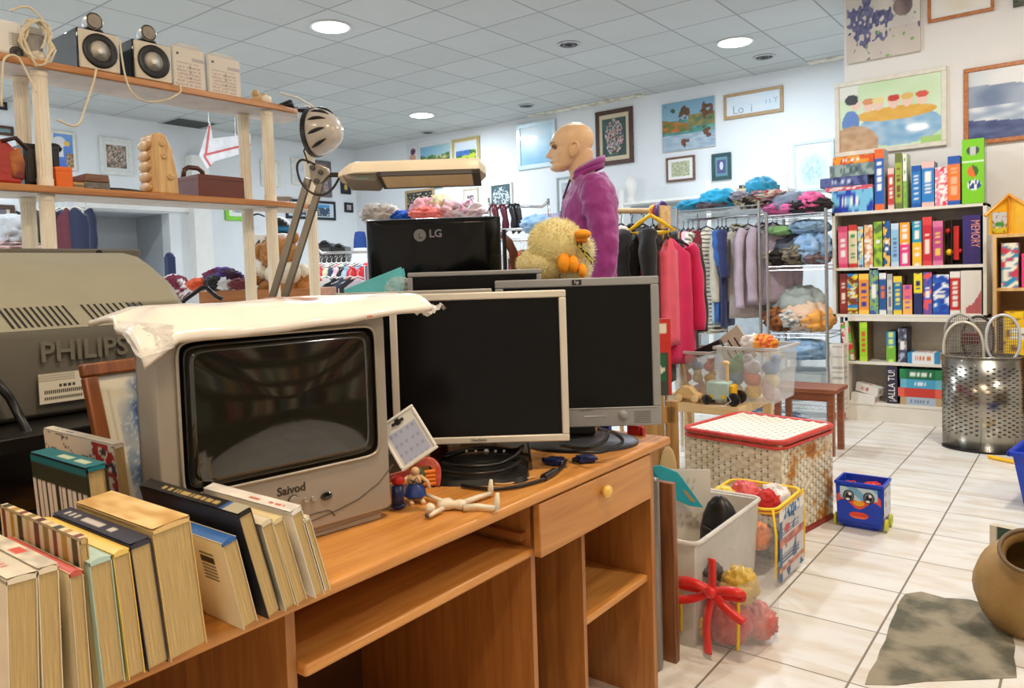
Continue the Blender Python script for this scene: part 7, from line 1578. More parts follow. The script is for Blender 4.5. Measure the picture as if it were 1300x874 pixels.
for px0, px1, py, lb in ((402, 420, 309, 'left'), (421, 438, 313, 'right')):
    p = PD(px0, py, 8.0); w = (px1-px0)/957*8.0; t = thing('black_speaker_cabinet', 'tall black cabinet against the far wall, %s one of two' % lb, 'cabinet', (p.x, p.y, 0), YAW, 'black cabinets at the far wall')
    MB().box(0, w, 0, .3, 0, p.z).build('body', BLACK, t, bevel=.01); MB().box(.02, w-.02, -.005, 0, p.z*.5, p.z-.05).build('front_panel', DARKG, t); MB().ball((w*.4, .1, p.z+.0), (.05, .06, .035)).box(w*.35, w*.75, -.02, .06, p.z, p.z+.015).build('black_cap', BLACK, t, smooth=2)
p = PD(457, 296, 7.6); t = thing('dress_form', 'white garment on a pale dress form with a blue top, beside the large monitor', 'dress form', (p.x, p.y, 0), YAW)
MB().lathe([(.02, 0), (.02, .9)], 12).build('stand', WHITEP, t); MB().at((0, 0, p.z-.32)).lathe([(.16, -.3), (.13, -.1), (.09, .08), (.06, .2)], 20).build('white_garment', M('white_linen', (232, 234, 238), .8, bump=.4, bscale=20), t, smooth=True); MB().at((0, 0, p.z-.12)).lathe([(.07, -.03), (.065, .05), (.05, .13), (.001, .14)], 20).build('blue_top', M('royal_blue_cloth', (24, 60, 126), .8), t, smooth=True)

# dark coats on the far left wall rail
LR = 8.6; a, b = PD(38, 256, LR), PD(110, 259, LR); tag(MB().tube([(a.x, a.y, a.z), (b.x, b.y, a.z), ], .014, 8).tube([(a.x, a.y, 0), (a.x, a.y, a.z)], .014, 8).tube([(b.x, b.y, 0), (b.x, b.y, a.z)], .014, 8).build('coat_rail', CHROME, smooth=True), 'chrome coat rail at the far left seen through the shelf unit', 'clothes rail')
for px, cc, w, L, rz, lb in ((44, (30, 34, 40), .34, .9, 60, 'black coat leftmost on the far left coat rail'), (56, (40, 44, 46), .3, 1.0, 70, 'charcoal coat second on the far left coat rail'), (66, (70, 60, 50), .3, 1.0, 70, 'dark brown coat behind the cream post'), (76, (60, 90, 120), .26, 1.0, 65, 'steel-blue coat on the far left coat rail'), (84, (96, 40, 50), .26, 1.0, 60, 'maroon coat on the far left coat rail'), (95, (26, 32, 60), .40, 1.0, 30, 'navy jacket rightmost on the far left coat rail')):
    p = PD(px, 262, LR); garment(lb, (p.x, p.y, a.z-.085), w, L, cc, radians(rz), sleeve=.5, group='coats on the far left rail', seed=px, hcol=CREAM)
p = PD(15, 302, 6.0); crumple('white hooded garment at the left edge behind the big olive-grey television', (p.x, p.y, p.z-.1), (.42, .3, .28), (206, 208, 212), 61)
crumple('pink and brown fabric under the white hooded garment', (PD(22, 310, 5.9).x, PD(22, 310, 5.9).y, PD(22, 310, 5.9).z-.08), (.5, .3, .1), (0, 0, 0), 62, fn=lambda u, v, w: c8(236, 190, 186) if nz(u, v, 4, 2) > -.1 else c8(120, 96, 90))
p = PD(15, 318, 6.0); t = thing('side_counter', 'low pale counter carrying folded clothes at the left edge', 'counter', (p.x, p.y, 0), YAW); MB().box(-.4, .3, -.25, .3, 0, p.z-.08).build('body', WHITEP, t, bevel=.004); MB().box(-.41, .31, -.26, .31, p.z-.08, p.z-.06).build('counter_top', CREAM, t, bevel=.002)
p = PD(222, 372, 5.2); crumple('dark red and white garment low behind the big olive-grey television', (p.x, p.y, p.z-.1), (.20, .2, .22), (0, 0, 0), 63, fn=lambda u, v, w: c8(110, 24, 50) if nz(u, v, 5, 2) > -.15 else c8(236, 226, 226))
t = thing('storage_cabinet', 'white cabinet behind the big olive-grey television, a dark red garment on it', 'cabinet', (p.x, p.y, 0), YAW); MB().box(-.16, .12, -.12, .2, 0, p.z-.102).build('body', WHITEP, t, bevel=.003); MB().box(-.14, .10, -.126, -.12, .05, p.z-.15).build('door', CREAM, t, bevel=.002)
t = tag(MB().box(-.03, .03, -.03, .03, 0, PD(216, 326, 5.6).z).ball((0, 0, PD(216, 326, 5.6).z), .032).build('dark_post', M('navy_cover', (26, 40, 80), .7), bevel=.005), 'narrow dark blue covered post right beside the big olive-grey television', 'post'); t.location = (PD(216, 340, 5.6).x, PD(216, 340, 5.6).y, 0)

# metal wall shelving on the back wall
t = thing('wall_shelving', 'white metal wall shelving with a grey back panel behind the clothes rails', 'shelving', (0, 0, 0)); ys = 8.2
xa1, xb1 = PY(788, 262, ys).x, PY(1000, 262, ys).x; zs1 = PY(850, 252, ys).z
MB().box(xa1, xb1, ys, ys+.28, zs1-.03, zs1).build('shelf_board', WHITEP, t, bevel=.002); MB().box(xa1, xb1, ys+.24, ys+.26, .05, zs1-.03).build('back_panel', M('panel_grey_blue', (176, 184, 188), .6), t)
for x in (xa1+.02, PY(900, 250, ys).x, xb1-.02): MB().box(x-.025, x+.025, ys-.02, ys, 0, zs1+.16).build('upright', WHITEP, t)
p = PY(800, 262, ys+.1); t = thing('white_bust', 'white polystyrene wig head on the wall shelving right of the mannequin', 'bust', (p.x, ys+.12, zs1)); MB().lathe([(.07, 0), (.05, .03), (.04, .08), (.075, .16), (.08, .24), (.05, .32), (.001, .34)], 20).build('head', WHITEP, t, smooth=2); MB().ball((0, -.075, .19), (.012, .02, .02)).build('nose', WHITEP, t, smooth=2)

# ---------------------------------------------------------------- small things on the desk
fd = lambda px, py: PZ(px, py, DZ)
bc = PD(517, 556, 1.5); t = thing('blister_card', 'tilted white card with a black hanging slot beside the silver television', 'card', bc, YAW); t.rotation_euler = (radians(-18), radians(-33), YAW)
cw2, chh = .078, .095
def cardfn(u, v):
    if .08 < u < .92 and .06 < v < .76: return mix(c8(176, 186, 214), c8(120, 130, 160), .5 if (int(u*12) % 2 and int(v*14) % 3 == 0) else .1)
    return c8(216, 218, 216)
painted('card', PAINT, t, [((-cw2/2, 0, -chh/2), (cw2, 0, 0), (0, 0, chh), 26, 30, cardfn), ((cw2/2, .003, -chh/2), (-cw2, 0, 0), (0, 0, chh), 1, 1, lambda u, v: c8(200, 200, 200))])
MB().ring(-cw2/2-.004, cw2/2+.004, -chh/2-.004, chh/2+.004, .006, -.003, .004).build('raised_edge', M('card_edge', (222, 222, 218), .3), t, bevel=.002)
MB().box(-.014, .014, -.004, -.001, chh*.36, chh*.42).box(-.005, .005, -.004, -.001, chh*.33, chh*.46).build('hanging_hole', BLACK, t, bevel=.001)
q = fd(530, 612); o = MB().box(-.04, .05, -.005, .05, 0, .055).build('grey_support_box', DARKG, bevel=.003); o.location = PZ(505, 604, DZ); o.location.z = DZ; o.rotation_euler = (0, 0, YAW); tag(o, 'small dark box standing behind the horseshoe shape and under the tilted card', 'box')
# flat red horseshoe
f_ = Fr(PZ(550, 622, DZ)+Vector((0, .04, .03)), YAW); P = [f_.at(*q) for q in ((490, 609), (508, 604), (524, 598), (533, 589), (545, 586), (554, 594), (555, 608), (553, 620))]
P = smoothp([(a, 0, b) for a, b in P], 5); t = thing('red_magnet', 'flat speckled red curved strip standing on the desk beside the silver television', 'ornament', f_.o, YAW)
mb = MB(); zb_ = DZ-f_.o.z; prof = []
for i, p_ in enumerate(P):
    tn = (Vector(P[min(i+1, len(P)-1)])-Vector(P[max(i-1, 0)])).normalized(); n_ = Vector((-tn.z, 0, tn.x))*.0085; prof.append((Vector(p_)+n_, Vector(p_)-n_))
mb.loft([[a+Vector((0, -.006, 0)), a+Vector((0, .006, 0)), b+Vector((0, .006, 0)), b+Vector((0, -.006, 0))] for a, b in prof])
mb.build('strip', M('coral_red_speckle', (206, 92, 84), .5, col2=(226, 130, 116), thr=(.45, .6), scale=60), t, bevel=.001)
MB().box(P[-1][0]-.012, P[-1][0]+.012, -.012, .012, zb_, P[-1][2]+.004).build('foot', M('coral_foot', (190, 80, 74), .5), t)
# orange ridged block
q = PZ(541, 619, DZ); t = thing('orange_block', 'orange ridged plastic piece under the red curved strip', 'toy', (q.x, q.y, DZ), YAW+.2)
for i in range(4): MB().tube([(-.028, 0, .007+i*.0085), (.022, -.004, .009+i*.009)], .0052, 8).build('ridge', M('orange_plastic', (236, 130, 30), .35), t, smooth=2)
# small painted figurine
q = fd(536, 640); t = thing('warrior_figurine', 'small painted figurine in a blue kilt with a spiky headdress', 'figurine', (q.x-.02, q.y-.0, DZ), YAW+.2)
FSK = M('figure_skin', (232, 196, 150), .4); KILT = M('kilt_blue', (40, 62, 130), .35)
MB().at((0, 0, .012)).lathe([(.018, 0), (.024, .004), (.021, .018), (.013, .03)], 20).build('kilt', KILT, t, smooth=True)
MB().ball((0, 0, .047), (.015, .012, .016)).ball((.002, -.002, .066), .0095).build('torso', FSK, t, smooth=2)
MB().tube([(-.012, -.002, .014), (-.010, -.012, .006), (-.008, -.022, .003)], .005, 8).tube([(.010, -.002, .014), (.014, -.012, .006), (.016, -.024, .004)], .005, 8).build('legs', FSK, t, smooth=2)
MB().tube([(-.012, 0, .055), (-.026, -.004, .048), (-.03, -.006, .036)], .0042, 8).tube([(.012, 0, .055), (.026, -.006, .044), (.03, -.01, .030)], .0042, 8).build('arms', FSK, t, smooth=2)
mb = MB(); [mb.tube([(a*.5, 0, .07), (a, .0, .084+b)], [.003, .0006], 6) for a, b in ((-.012, .006), (-.006, .016), (.0, .022), (.006, .018), (.011, .008))]; mb.build('headdress', M('copper_brown', (176, 100, 60), .4), t, smooth=2)
MB().tube([(-.010, -.012, .052), (0, -.014, .046), (.011, -.012, .040), (.004, -.014, .056), (-.006, -.014, .044)], .0014, 6).build('harness', DARKG, t, smooth=2)
MB().ball((-.030, .004, .050), (.009, .007, .009)).build('red_pouch', REDP, t, smooth=2); MB().ball((.012, .012, .05), (.012, .01, .02)).build('green_backpack', M('moss_green', (70, 86, 50), .6), t, smooth=2)
q = fd(503, 652); t = thing('blue_figure', 'dark blue figure with a red top half hidden by the silver television', 'figurine', (q.x-.015, q.y+.02, DZ), YAW)
MB().ball((0, 0, .008), (.016, .012, .008)).tube([(0, 0, .01), (0, 0, .05)], .013, 10).build('body', M('navy_paint', (30, 44, 96), .35), t, smooth=2); MB().ball((.002, 0, .060), (.014, .012, .011)).build('head', REDP, t, smooth=2)
# white bendy doll lying on its back
BN = M('bone_white', (232, 222, 200), .4)
dl = thing('bendy_doll', 'white jointed doll lying on its back at the front of the desk, feet up', 'doll', (0, 0, 0))
f3 = Fr(fd(590, 642), YAW)
def dp(px, py, h=.008): a = PZ(px, py, DZ+h); return a
MB().loft([[c_+Vector((0, 0, r*cos(a)))+Vector((sin(YAW), -cos(YAW), 0))*(r*1.1*sin(a)) for a in [2*pi*j/14 for j in range(14)]] for c_, r in ((dp(556, 642, .012), .007), (dp(562, 641, .012), .012), (dp(570, 640, .012), .0125), (dp(577, 641, .011), .008), (dp(584, 641, .011), .011), (dp(592, 641, .011), .009))]).build('torso', BN, dl, smooth=2)
for nm, P, R_ in (('leg', [(590, 638), (606, 632), (622, 627)], .0055), ('leg', [(588, 645), (606, 643), (628, 645)], .0058), ('arm', [(562, 637), (550, 632), (540, 628)], .0042), ('arm', [(562, 646), (552, 651), (546, 655)], .0044)):
    MB().tube([dp(a, b, .010) for a, b in P], [R_*1.15, R_, R_*.8], 10).build(nm, BN, dl, smooth=2)
for a, b in ((623, 627), (631, 645)): q = dp(a, b, .008); MB().tube([q+Vector((0, 0, -.004)), q+Vector((0, 0, .012)), q+Vector((.002, 0, .030))], [.006, .0065, .0035], 10).build('foot', BN, dl, smooth=2)
q = dp(546, 646, .012); MB().ball(q, (.011, .010, .011)).build('head', BN, dl, smooth=2)
q = dp(543, 655, .006)
MB().ball(q, (.006, .006, .004)).build('dark_hair_band', DARKG, dl, smooth=2)
# leads and plugs
def lead(label, P, r=.004, mat=BLACK, h=.006, name='cable'):
    o = MB().tube(smoothp([PZ(a, b, DZ+(c if len(q) > 2 else h)) for q in P for (a, b, c) in [(*q[:2], q[2] if len(q) > 2 else h)]], 5), r, 8).build(name, mat, smooth=2); return tag(o, label, 'cable')
lead('black cable looping round the black monitor base', [(560, 588, .03), (590, 592, .035), (630, 590, .035), (655, 578, .045), (664, 566, .06)], .0042)
lead('black cable coiled lower round the black monitor base', [(556, 598, .026), (600, 602, .03), (640, 597, .03), (662, 584, .035)], .0042)
lead('black video cable running along the desk in front of the monitor base', [(586, 617), (620, 621), (650, 619), (680, 612), (700, 604), (716, 590), (714, 582)], .0042)
lead('thin beige cable along the desk behind the black video cable', [(600, 611, .003), (640, 615, .003), (668, 608, .003), (680, 606, .003)], .0022, M('beige_cable', (206, 170, 120), .5))
q0_, q1_ = PZ(690, 607, DZ+.008), PZ(704, 599, DZ+.008); o = tag(MB().tube([q0_, q1_], .009, 12).build('ferrite_core', BLACK, smooth=True), 'black cylinder bead on the video cable', 'cable bead')
def plug(label, a, b, ang):
    q = PZ(a, b, DZ+.012); t = thing('video_plug', label, 'plug', (q.x, q.y, DZ+.001), ang, 'blue video plugs on the desk')
    BP = M('plug_blue', (24, 36, 96), .35)
    MB().box(-.017, .017, -.02, .02, 0, .016).build('housing', BP, t, bevel=.003); MB().box(-.011, .011, -.028, -.02, .003, .013).build('connector', CHROME, t, bevel=.001)
    for s_ in (-1, 1): MB().tube([(s_*.015, .024, .008), (s_*.015, -.026, .008)], .0028, 8).build('screw', BP, t)
    MB().tube([(0, .02, .008), (0, .034, .008)], .0055, 8).build('strain_relief', BLACK, t)
plug('blue video plug at the end of the black cable', 704, 584, YAW+1.0); plug('smaller blue video plug lying right of the other one', 743, 581, YAW+1.9)
lead('thick black cable coiled on the round monitor base', [(690, 572, .02), (730, 574, .03), (765, 574, .03), (790, 562, .045), (780, 550, .07), (760, 545, .09)], .0045)
lead('second black cable looped over the round monitor base', [(712, 566, .03), (745, 570, .05), (768, 560, .07), (772, 548, .09)], .0045)
q = fd(806, 552); o = MB().box(-.02, .02, -.01, .01, 0, .028).box(.022, .03, -.008, .008, 0, .024).build('red_plastic_piece', REDP, bevel=.002); o.location = (q.x, q.y+.0, DZ); tag(o, 'small red plastic piece at the far end of the desk', 'toy'); 
q = fd(784, 549); o = MB().box(-.016, .016, -.01, .01, 0, .03).build('blue_plastic_piece', BLUEP, bevel=.002); o.location = (q.x-.04, q.y-.0, DZ); tag(o, 'small blue plastic piece beside the red one at the far end of the desk', 'toy')
# teal tray and clear wrap behind the monitors
TDm = 2.35; f_ = Fr(PD(475, 356, TDm), YAW)
TL_ = M('turquoise_plastic', (98, 196, 206), .4); pl = [f_.at(*q) for q in ((436, 368), (509, 339), (511, 348), (508, 372), (438, 374))]
t = thing('turquoise_folder', 'turquoise plastic folder standing on edge behind the monitors', 'folder', f_.o, YAW)
MB().prism(pl, 0, .006).prism([(x+.004, z-.004) for x, z in pl], .03, .034).build('cover', TL_, t, bevel=.001)
x, z = f_.at(480, 372); MB().box(x-.06, x+.09, -.02, .06, DZ-f_.o.z, z+.0).build('support_stand', BLACK, t)
o = crumple('crumpled clear wrapping between the turquoise folder and the monitors', (PD(507, 362, 2.3).x, PD(507, 362, 2.3).y, PD(507, 366, 2.3).z-.02), (.09, .06, .05), (0, 0, 0), 71, name='clear_wrapping', cat='wrapping', mat=FILM, amp=.5)
o = MB().box(-.07, .07, -.05, .05, 0, PD(507, 366, 2.3).z-.02-.001).build('black_pedestal', BLACK, bevel=.003); o.location = (PD(507, 362, 2.3).x, PD(507, 362, 2.3).y, 0); tag(o, 'black pedestal hidden behind the monitors carrying the clear wrapping', 'pedestal')

# ---------------------------------------------------------------- foreground right, beside the desk
def leanbox(name, label, cat, x0, x1, y0, y1, z1, mat, rx=0, ry=0, z0=0, **k):
    o = MB().box(0, x1-x0, 0, y1-y0, 0, z1-z0).build(name, mat, bevel=k.get('bevel', .003)); o.location = (x0, y0, z0); o.rotation_euler = (radians(rx), radians(ry), 0); return tag(o, label, cat)
q = PX(838, 613, -1.02); print('boards', q, PX(852, 618, -1.0), PX(825, 600, -1.03))
leanbox('grey_board', 'grey metallic board standing against the right end of the desk', 'board', -1.44, -1.018, 1.985, 2.02, .585, M('metal_grey_board', (140, 136, 130), .35, metal=.5), bevel=.012)
leanbox('brown_board', 'dark brown wooden board standing beside the grey metallic one', 'board', -1.46, -1.0, 2.06, 2.085, .555, wood_mat('brown_board_wood', (110, 66, 36), (146, 92, 54), .4, axis=2))
leanbox('tan_board', 'lower tan wooden board beside the dark brown one', 'board', -1.44, -1.02, 2.115, 2.13, .44, wood_mat('tan_board_wood', (190, 130, 76), (210, 152, 92), .4, axis=2))
# wooden pallet frame
pz = PD(850, 497, 3.2).z; t = thing('wooden_pallet', 'rough yellow-brown wooden frame standing behind the right end of the desk', 'pallet', (PD(838, 560, 3.1).x, PD(838, 560, 3.1).y, 0), YAW)
RW = wood_mat('rough_wood', (150, 110, 60), (196, 156, 98), .7, axis=2, coat=0)
MB().box(-.10, .02, 0, .03, 0, pz).build('upright', RW, t, bevel=.003); MB().box(.035, .085, .03, .06, 0, pz-.03).build('upright', RW, t, bevel=.003); MB().box(-.10, .085, .03, .045, pz-.12, pz-.05).box(-.10, .085, .03, .045, .1, .17).build('cross_bar', RW, t, bevel=.002)
MB().ball((.03, -.006, pz*.55), (.035, .008, .10)).build('knot_cut', M('pale_cut', (206, 180, 132), .7), t, smooth=2)
tp = PD(838, 450, 3.1)
t = thing('red_tin_sign', 'red, white and green tin panel standing on the wooden frame behind the grey business monitor', 'sign', (t.location.x, t.location.y, pz+.001), YAW)
f_ = Fr(t.location, YAW); x1 = f_.at(852, 450)[0]; z1 = f_.at(845, 405)[1]
def tin(u, v):
    if v > .72: return c8(206, 50, 44) if not (.66 < u < .9 and .8 < v < .95) else c8(236, 226, 206)
    if v > .58: return c8(206, 44, 40)
    if .60 < u < .88 and .18 < v < .54: return c8(30, 100, 60) if nz(u, v, 8, 2) < .25 else c8(230, 226, 210)
    return c8(206, 50, 44) if u > .93 or v > .55 else c8(60, 66, 56)
pbox('printed_panel', PAINT, t, x1+.12, .04, z1, tin, lambda u, v: c8(170, 40, 36), nx=36, nz=40); t.children[0].location = (-.12, 0, 0)
# turquoise dustpans
cr_top = .33
t = thing('turquoise_scoop', 'pair of turquoise plastic scoops leaning over the storage crate', 'scoop', PD(858, 622, 2.75), YAW)
f_ = Fr(t.location, YAW); TQ = M('deep_turquoise', (38, 168, 190), .35)
for k, (P, y) in enumerate(((((826, 593), (838, 591), (860, 600), (866, 607), (893, 645), (876, 643), (856, 634), (838, 612)), 0), (((815, 592), (832, 598), (858, 634), (850, 634), (826, 612)), .03))):
    MB().prism([f_.at(*q) for q in P][::-1], y, y+.007).build('blade', TQ, t, bevel=.002)
pl = [f_.at(*q) for q in ((866, 622), (872, 624), (884, 638), (877, 637))][::-1]; MB().prism(pl, -.001, .0).build('handle_hole', M('hole_tan', (176, 150, 110), .7), t)
leanbox('storage_crate_inner', 'x', 'x', 0, .01, 0, .01, .01, CLEAR); bpy.data.objects.remove(bpy.data.objects['storage_crate_inner'])
x0_, y0_ = -1.275, 2.16
ct = thing('storage_crate', 'translucent milky storage crate on the floor beside the boards', 'storage box', (x0_, y0_, 0))
MILK = M('milky_plastic', (226, 222, 214), .3, alpha=.72); cw3, cd3, ch3 = .30, .56, .345
mb = MB(); mb.loft([rectr(.02, cw3-.02, .02, cd3-.02, 0), rectr(0, cw3, 0, cd3, ch3), rectr(.006, cw3-.006, .006, cd3-.006, ch3), rectr(.026, cw3-.026, .026, cd3-.026, .01)]); mb.build('tub', MILK, ct, bevel=.003)
MB().tube([(x, y, ch3) for x, _, y in rrect(-.006, cw3+.006, -.006, cd3+.006, 0, .03, 4)], .008, 8, closed=True).build('rim', MILK, ct, smooth=2)
t = thing('white_card', 'white rounded card with faint print standing in the milky crate', 'card', (x0_+.02, y0_+.40, .012), radians(30)); painted('card', PAINT, t, [((0, 0, 0), (.15, 0, 0), (0, 0, .44), 20, 30, lambda u, v: c8(206, 180, 150) if (v > .5 and int(v*40) % 3 == 0 and .1 < u < .7 and nz(u*20, v*9, 1, 1) > 0) else c8(232, 226, 214))]); MB().box(0, .15, .001, .004, 0, .44).build('backing', WHITEP, t)
t = thing('black_pouch', 'black pouch in the milky crate behind the white card', 'pouch', (x0_+.20, y0_+.44, .012)); MB().ball((0, 0, .18), (.08, .05, .18)).build('body', BLACK, t, smooth=2); MB().tube([(-.05, -.045, .25), (0, -.055, .24), (.05, -.045, .25)], .004, 6).build('zip', DARKG, t)
for i, (cc, dx, dy, lb) in enumerate((((236, 200, 50), .1, .1, 'yellow toy lying in the milky crate'), ((206, 60, 60), .2, .15, 'red toy lying in the milky crate'), ((90, 90, 100), .15, .25, 'grey toy lying in the milky crate'))): crumple(lb, (x0_+dx, y0_+dy, .012), (.12, .12, .12), cc, 80+i, name='toy', cat='toy', group='toys in the milky crate')
# clear zipped bag of toys
def clearbag(name, label, x0, y0, w, d, h, rz, lean=0):
    t = thing(name, label, 'bag', (x0, y0, 0), rz); mb = MB(); rings = []
    for k in range(9):
        s = k/8; z = h*s; r_ = []
        for i in range(40):
            a = 2*pi*i/40; sx_ = math.copysign(abs(cos(a))**.35, cos(a)); sy_ = math.copysign(abs(sin(a))**.35, sin(a))
            b = 1+.05*sin(pi*s)+.02*nz(sx_*2, sy_*2+z*12, 1, 4); r_.append((w/2+w/2*sx_*b, d/2+d/2*sy_*b, z+(.012*nz(sx_*3, sy_*3, 1, 8) if k == 8 else 0)))
        rings.append(r_)
    mb.loft(rings, cap=False); mb.build('clear_film', FILM, t, smooth=2); return t
B1 = PZ(972, 783, 0); bx1, by1 = -1.215, 2.74; bg = clearbag('zipped_toy_bag', 'clear bag with yellow zip piping and printed panels, full of toys, standing against the hamper', bx1, by1, .29, .34, .30, radians(0))
YZ = M('yellow_piping', (250, 206, 30), .45)
w, d, h = .29, .34, .30
MB().tube([(x, y, h) for x, _, y in rrect(0, w, 0, d, 0, .05, 5)], .006, 8, closed=True).build('piping', YZ, bg, smooth=2); MB().tube([(x, y, h-.014) for x, _, y in rrect(-.003, w+.003, -.003, d+.003, 0, .05, 5)], .0042, 8, closed=True).build('zip', M('amber_zip', (226, 170, 20), .5), bg, smooth=2)
MB().tube([(w-.01, .01, h), (w+.006, -.004, h*.7), (w, .0, .05)], .005, 8).build('corner_piping', YZ, bg, smooth=2); MB().tube([(w, d, h), (w+.004, d+.002, h*.5), (w, d, .03)], .004, 8).build('corner_piping', YZ, bg, smooth=2)
def panel(u, v):
    if v > .84: return c8(40, 110, 160) if (.15 < u < .85 and nz(u*26, v*9, 1, 3) > -.05) else c8(236, 234, 228)
    if blob(u, v, .3, .70, .12, .06) > .5: return c8(200, 50, 50)
    if .1 < u < .8 and (.62 < v < .74 or .22 < v < .36) and int(v*44) % 2: return c8(60, 76, 120)
    if .48 < v < .60 or .12 < v < .2: return mix(c8(150, 50, 60), c8(226, 170, 120), .5+nz(u, v, 6, 2))
    if u < .12 or nz(u, v, 4, 7) > .28: return c8(30, 90, 130)
    return c8(206, 200, 196)
painted('printed_panel', PAINT, bg, [((w+.006, .03, .02), (.004, d-.06, 0), (.002, 0, h-.03), 50, 60, panel)])
painted('printed_panel', PAINT, bg, [((.01, -.006, h-.12), (.07, -.002, 0), (0, 0, .09), 16, 16, lambda u, v: c8(30, 40, 70) if blob(u, v, .5, .45, .35, .35) > .5 and nz(u, v, 5, 2) > -.2 else (c8(220, 80, 50) if u+v > 1.1 else c8(216, 210, 206)))])
text('bag_lettering', 'long', .038, M('bag_blue_ink', (30, 100, 150), .5), bg, (w+.012, .16, h-.045), right=(0, 1, 0))
for i, (cc, dx, dy, z, s_, lb) in enumerate((((250, 196, 20), .09, .05, .13, .13, 'big yellow toy in the front of the zipped bag'), ((240, 130, 30), .20, .05, .12, .10, 'orange toy in the front right of the zipped bag'), ((206, 50, 56), .10, .10, .012, .14, 'red toy at the bottom of the zipped bag'), ((240, 210, 70), .05, .10, .24, .09, 'yellow cloth toy poking up in the zipped bag'), ((226, 90, 90), .10, .20, .20, .13, 'coral toy at the top of the zipped bag'), ((206, 44, 40), .20, .16, .22, .10, 'red stick-like toy at the top of the zipped bag'), ((240, 236, 230), .19, .28, .18, .13, 'white toy at the back of the zipped bag'), ((60, 80, 110), .18, .2, .012, .15, 'blue-grey toy low in the zipped bag'), ((150, 60, 70), .06, .26, .012, .15, 'dark pink toy low at the back of the zipped bag'))):
    crumple(lb, (bx1+dx, by1+dy+.02, z), (s_, s_*.9, s_), cc, 90+i, name='toy', cat='toy', group='toys in the zipped bag', rough=.4)
# clear bag with red ribbon in front
gx, gy = -1.065, 2.19; gb = clearbag('ribboned_gift_bag', 'clear bag tied with a broad red ribbon bow, nearest the viewer on the floor', gx, gy, .24, .26, .24, radians(-6))
RR = M('red_ribbon', (226, 40, 34), .35, sheen=.3)
def ribbon(P, wd=.013, nrm=(0, -1, .6)):
    mb = MB(); P = [Vector(p) for p in smoothp(P, 6)]; n_ = Vector(nrm).normalized(); vs = []
    for i, p in enumerate(P): tn = (P[min(i+1, len(P)-1)]-P[max(i-1, 0)]).normalized(); s_ = tn.cross(n_).normalized()*wd; vs += [p-s_, p+s_]
    mb.add(vs, [(2*i, 2*i+1, 2*i+3, 2*i+2) for i in range(len(P)-1)]); return mb.build('ribbon', RR, gb, smooth=2, solid=.0015)
kx, ky, kz = .15, -.03, .215
ribbon([(kx, ky, kz), (kx-.05, ky-.015, kz+.018), (kx-.10, ky-.01, kz+.012), (kx-.115, ky, kz-.004), (kx-.09, ky+.005, kz-.01), (kx, ky+.004, kz)]); ribbon([(kx, ky, kz), (kx+.05, ky-.015, kz+.02), (kx+.09, ky-.01, kz+.024), (kx+.10, ky, kz+.008), (kx+.05, ky+.003, kz-.002), (kx, ky+.004, kz)])
ribbon([(kx, ky, kz), (kx-.06, ky-.012, kz-.035), (kx-.12, ky-.012, kz-.055)]); ribbon([(kx, ky, kz), (kx+.05, ky-.014, kz-.03), (kx+.11, ky-.012, kz-.06)]); ribbon([(kx, ky+.005, kz+.1), (kx, ky, kz), (kx-.015, ky-.01, kz-.1), (kx-.01, ky-.012, .02)]); MB().ball((kx, ky-.01, kz), (.02, .012, .018)).build('knot', RR, gb, smooth=2)
for zx in (.03, .225): MB().tube([(zx, -.008, .235), (zx+.003, -.014, .15), (zx, -.014, .05)], .005, 8).build('zip_edge', YZ, gb, smooth=2)
for i, (cc, dx, dy, z, s_, lb) in enumerate((((60, 56, 54), .07, .08, .14, .12, 'black and silver bundle at the top left of the ribboned bag'), ((206, 170, 60), .19, .07, .15, .11, 'golden bundle at the top right of the ribboned bag'), ((190, 46, 50), .15, .07, .012, .15, 'red bundle at the bottom of the ribboned bag'), ((236, 200, 40), .04, .05, .012, .09, 'small yellow bundle low at the left of the ribboned bag'), ((120, 110, 104), .09, .17, .012, .15, 'grey bundle at the back of the ribboned bag'), ((206, 110, 100), .22, .15, .012, .11, 'dusty pink bundle low at the right of the ribboned bag'))):
    crumple(lb, (gx+dx, gy+dy, z), (s_, s_*.9, s_), cc, 110+i, name='toy', cat='toy', group='things in the ribboned bag', rough=.3)

# right-hand floor things
q = PZ(1283, 640, 0); z1 = .27
bb = thing('blue_bucket', 'blue plastic tub cut off by the right edge of the photo', 'tub', (PZ(1300, 652, 0).x-.005, PZ(1300, 652, 0).y+.1, 0), radians(-8))
f_ = Fr(bb.location, 0); mb = MB(); mb.loft([rectr(0, .3, 0, .22, 0), rectr(-.045, .34, -.03, .26, z1), rectr(-.04, .335, -.025, .255, z1), rectr(.006, .29, .006, .21, .01)]); mb.build('tub', BL, bb, bevel=.004)
MB().box(-.06, .36, -.05, -.03, z1-.02, z1+.004).box(-.06, .36, .26, .275, z1-.02, z1+.004).box(-.062, -.045, -.05, .275, z1-.02, z1+.004).box(.345, .36, -.05, .275, z1-.02, z1+.004).build('rim', BL, bb, bevel=.003)
a, b = PZ(1255, 580, .012), PZ(1288, 587, .012)
tag(MB().tube([a, b], .012, 10).build('yellow_stick', YELP, smooth=True), 'yellow plastic stick on the floor by the steel bin', 'stick')
q = PZ(1250, 585, 0); o = MB().box(-.02, .02, -.015, .015, 0, .004).build('paper_scrap', WHITEP); o.location = (q.x, q.y, 0); o.rotation_euler = (0, 0, .3); tag(o, 'tiny white paper scrap on the floor in front of the steel bin', 'paper')
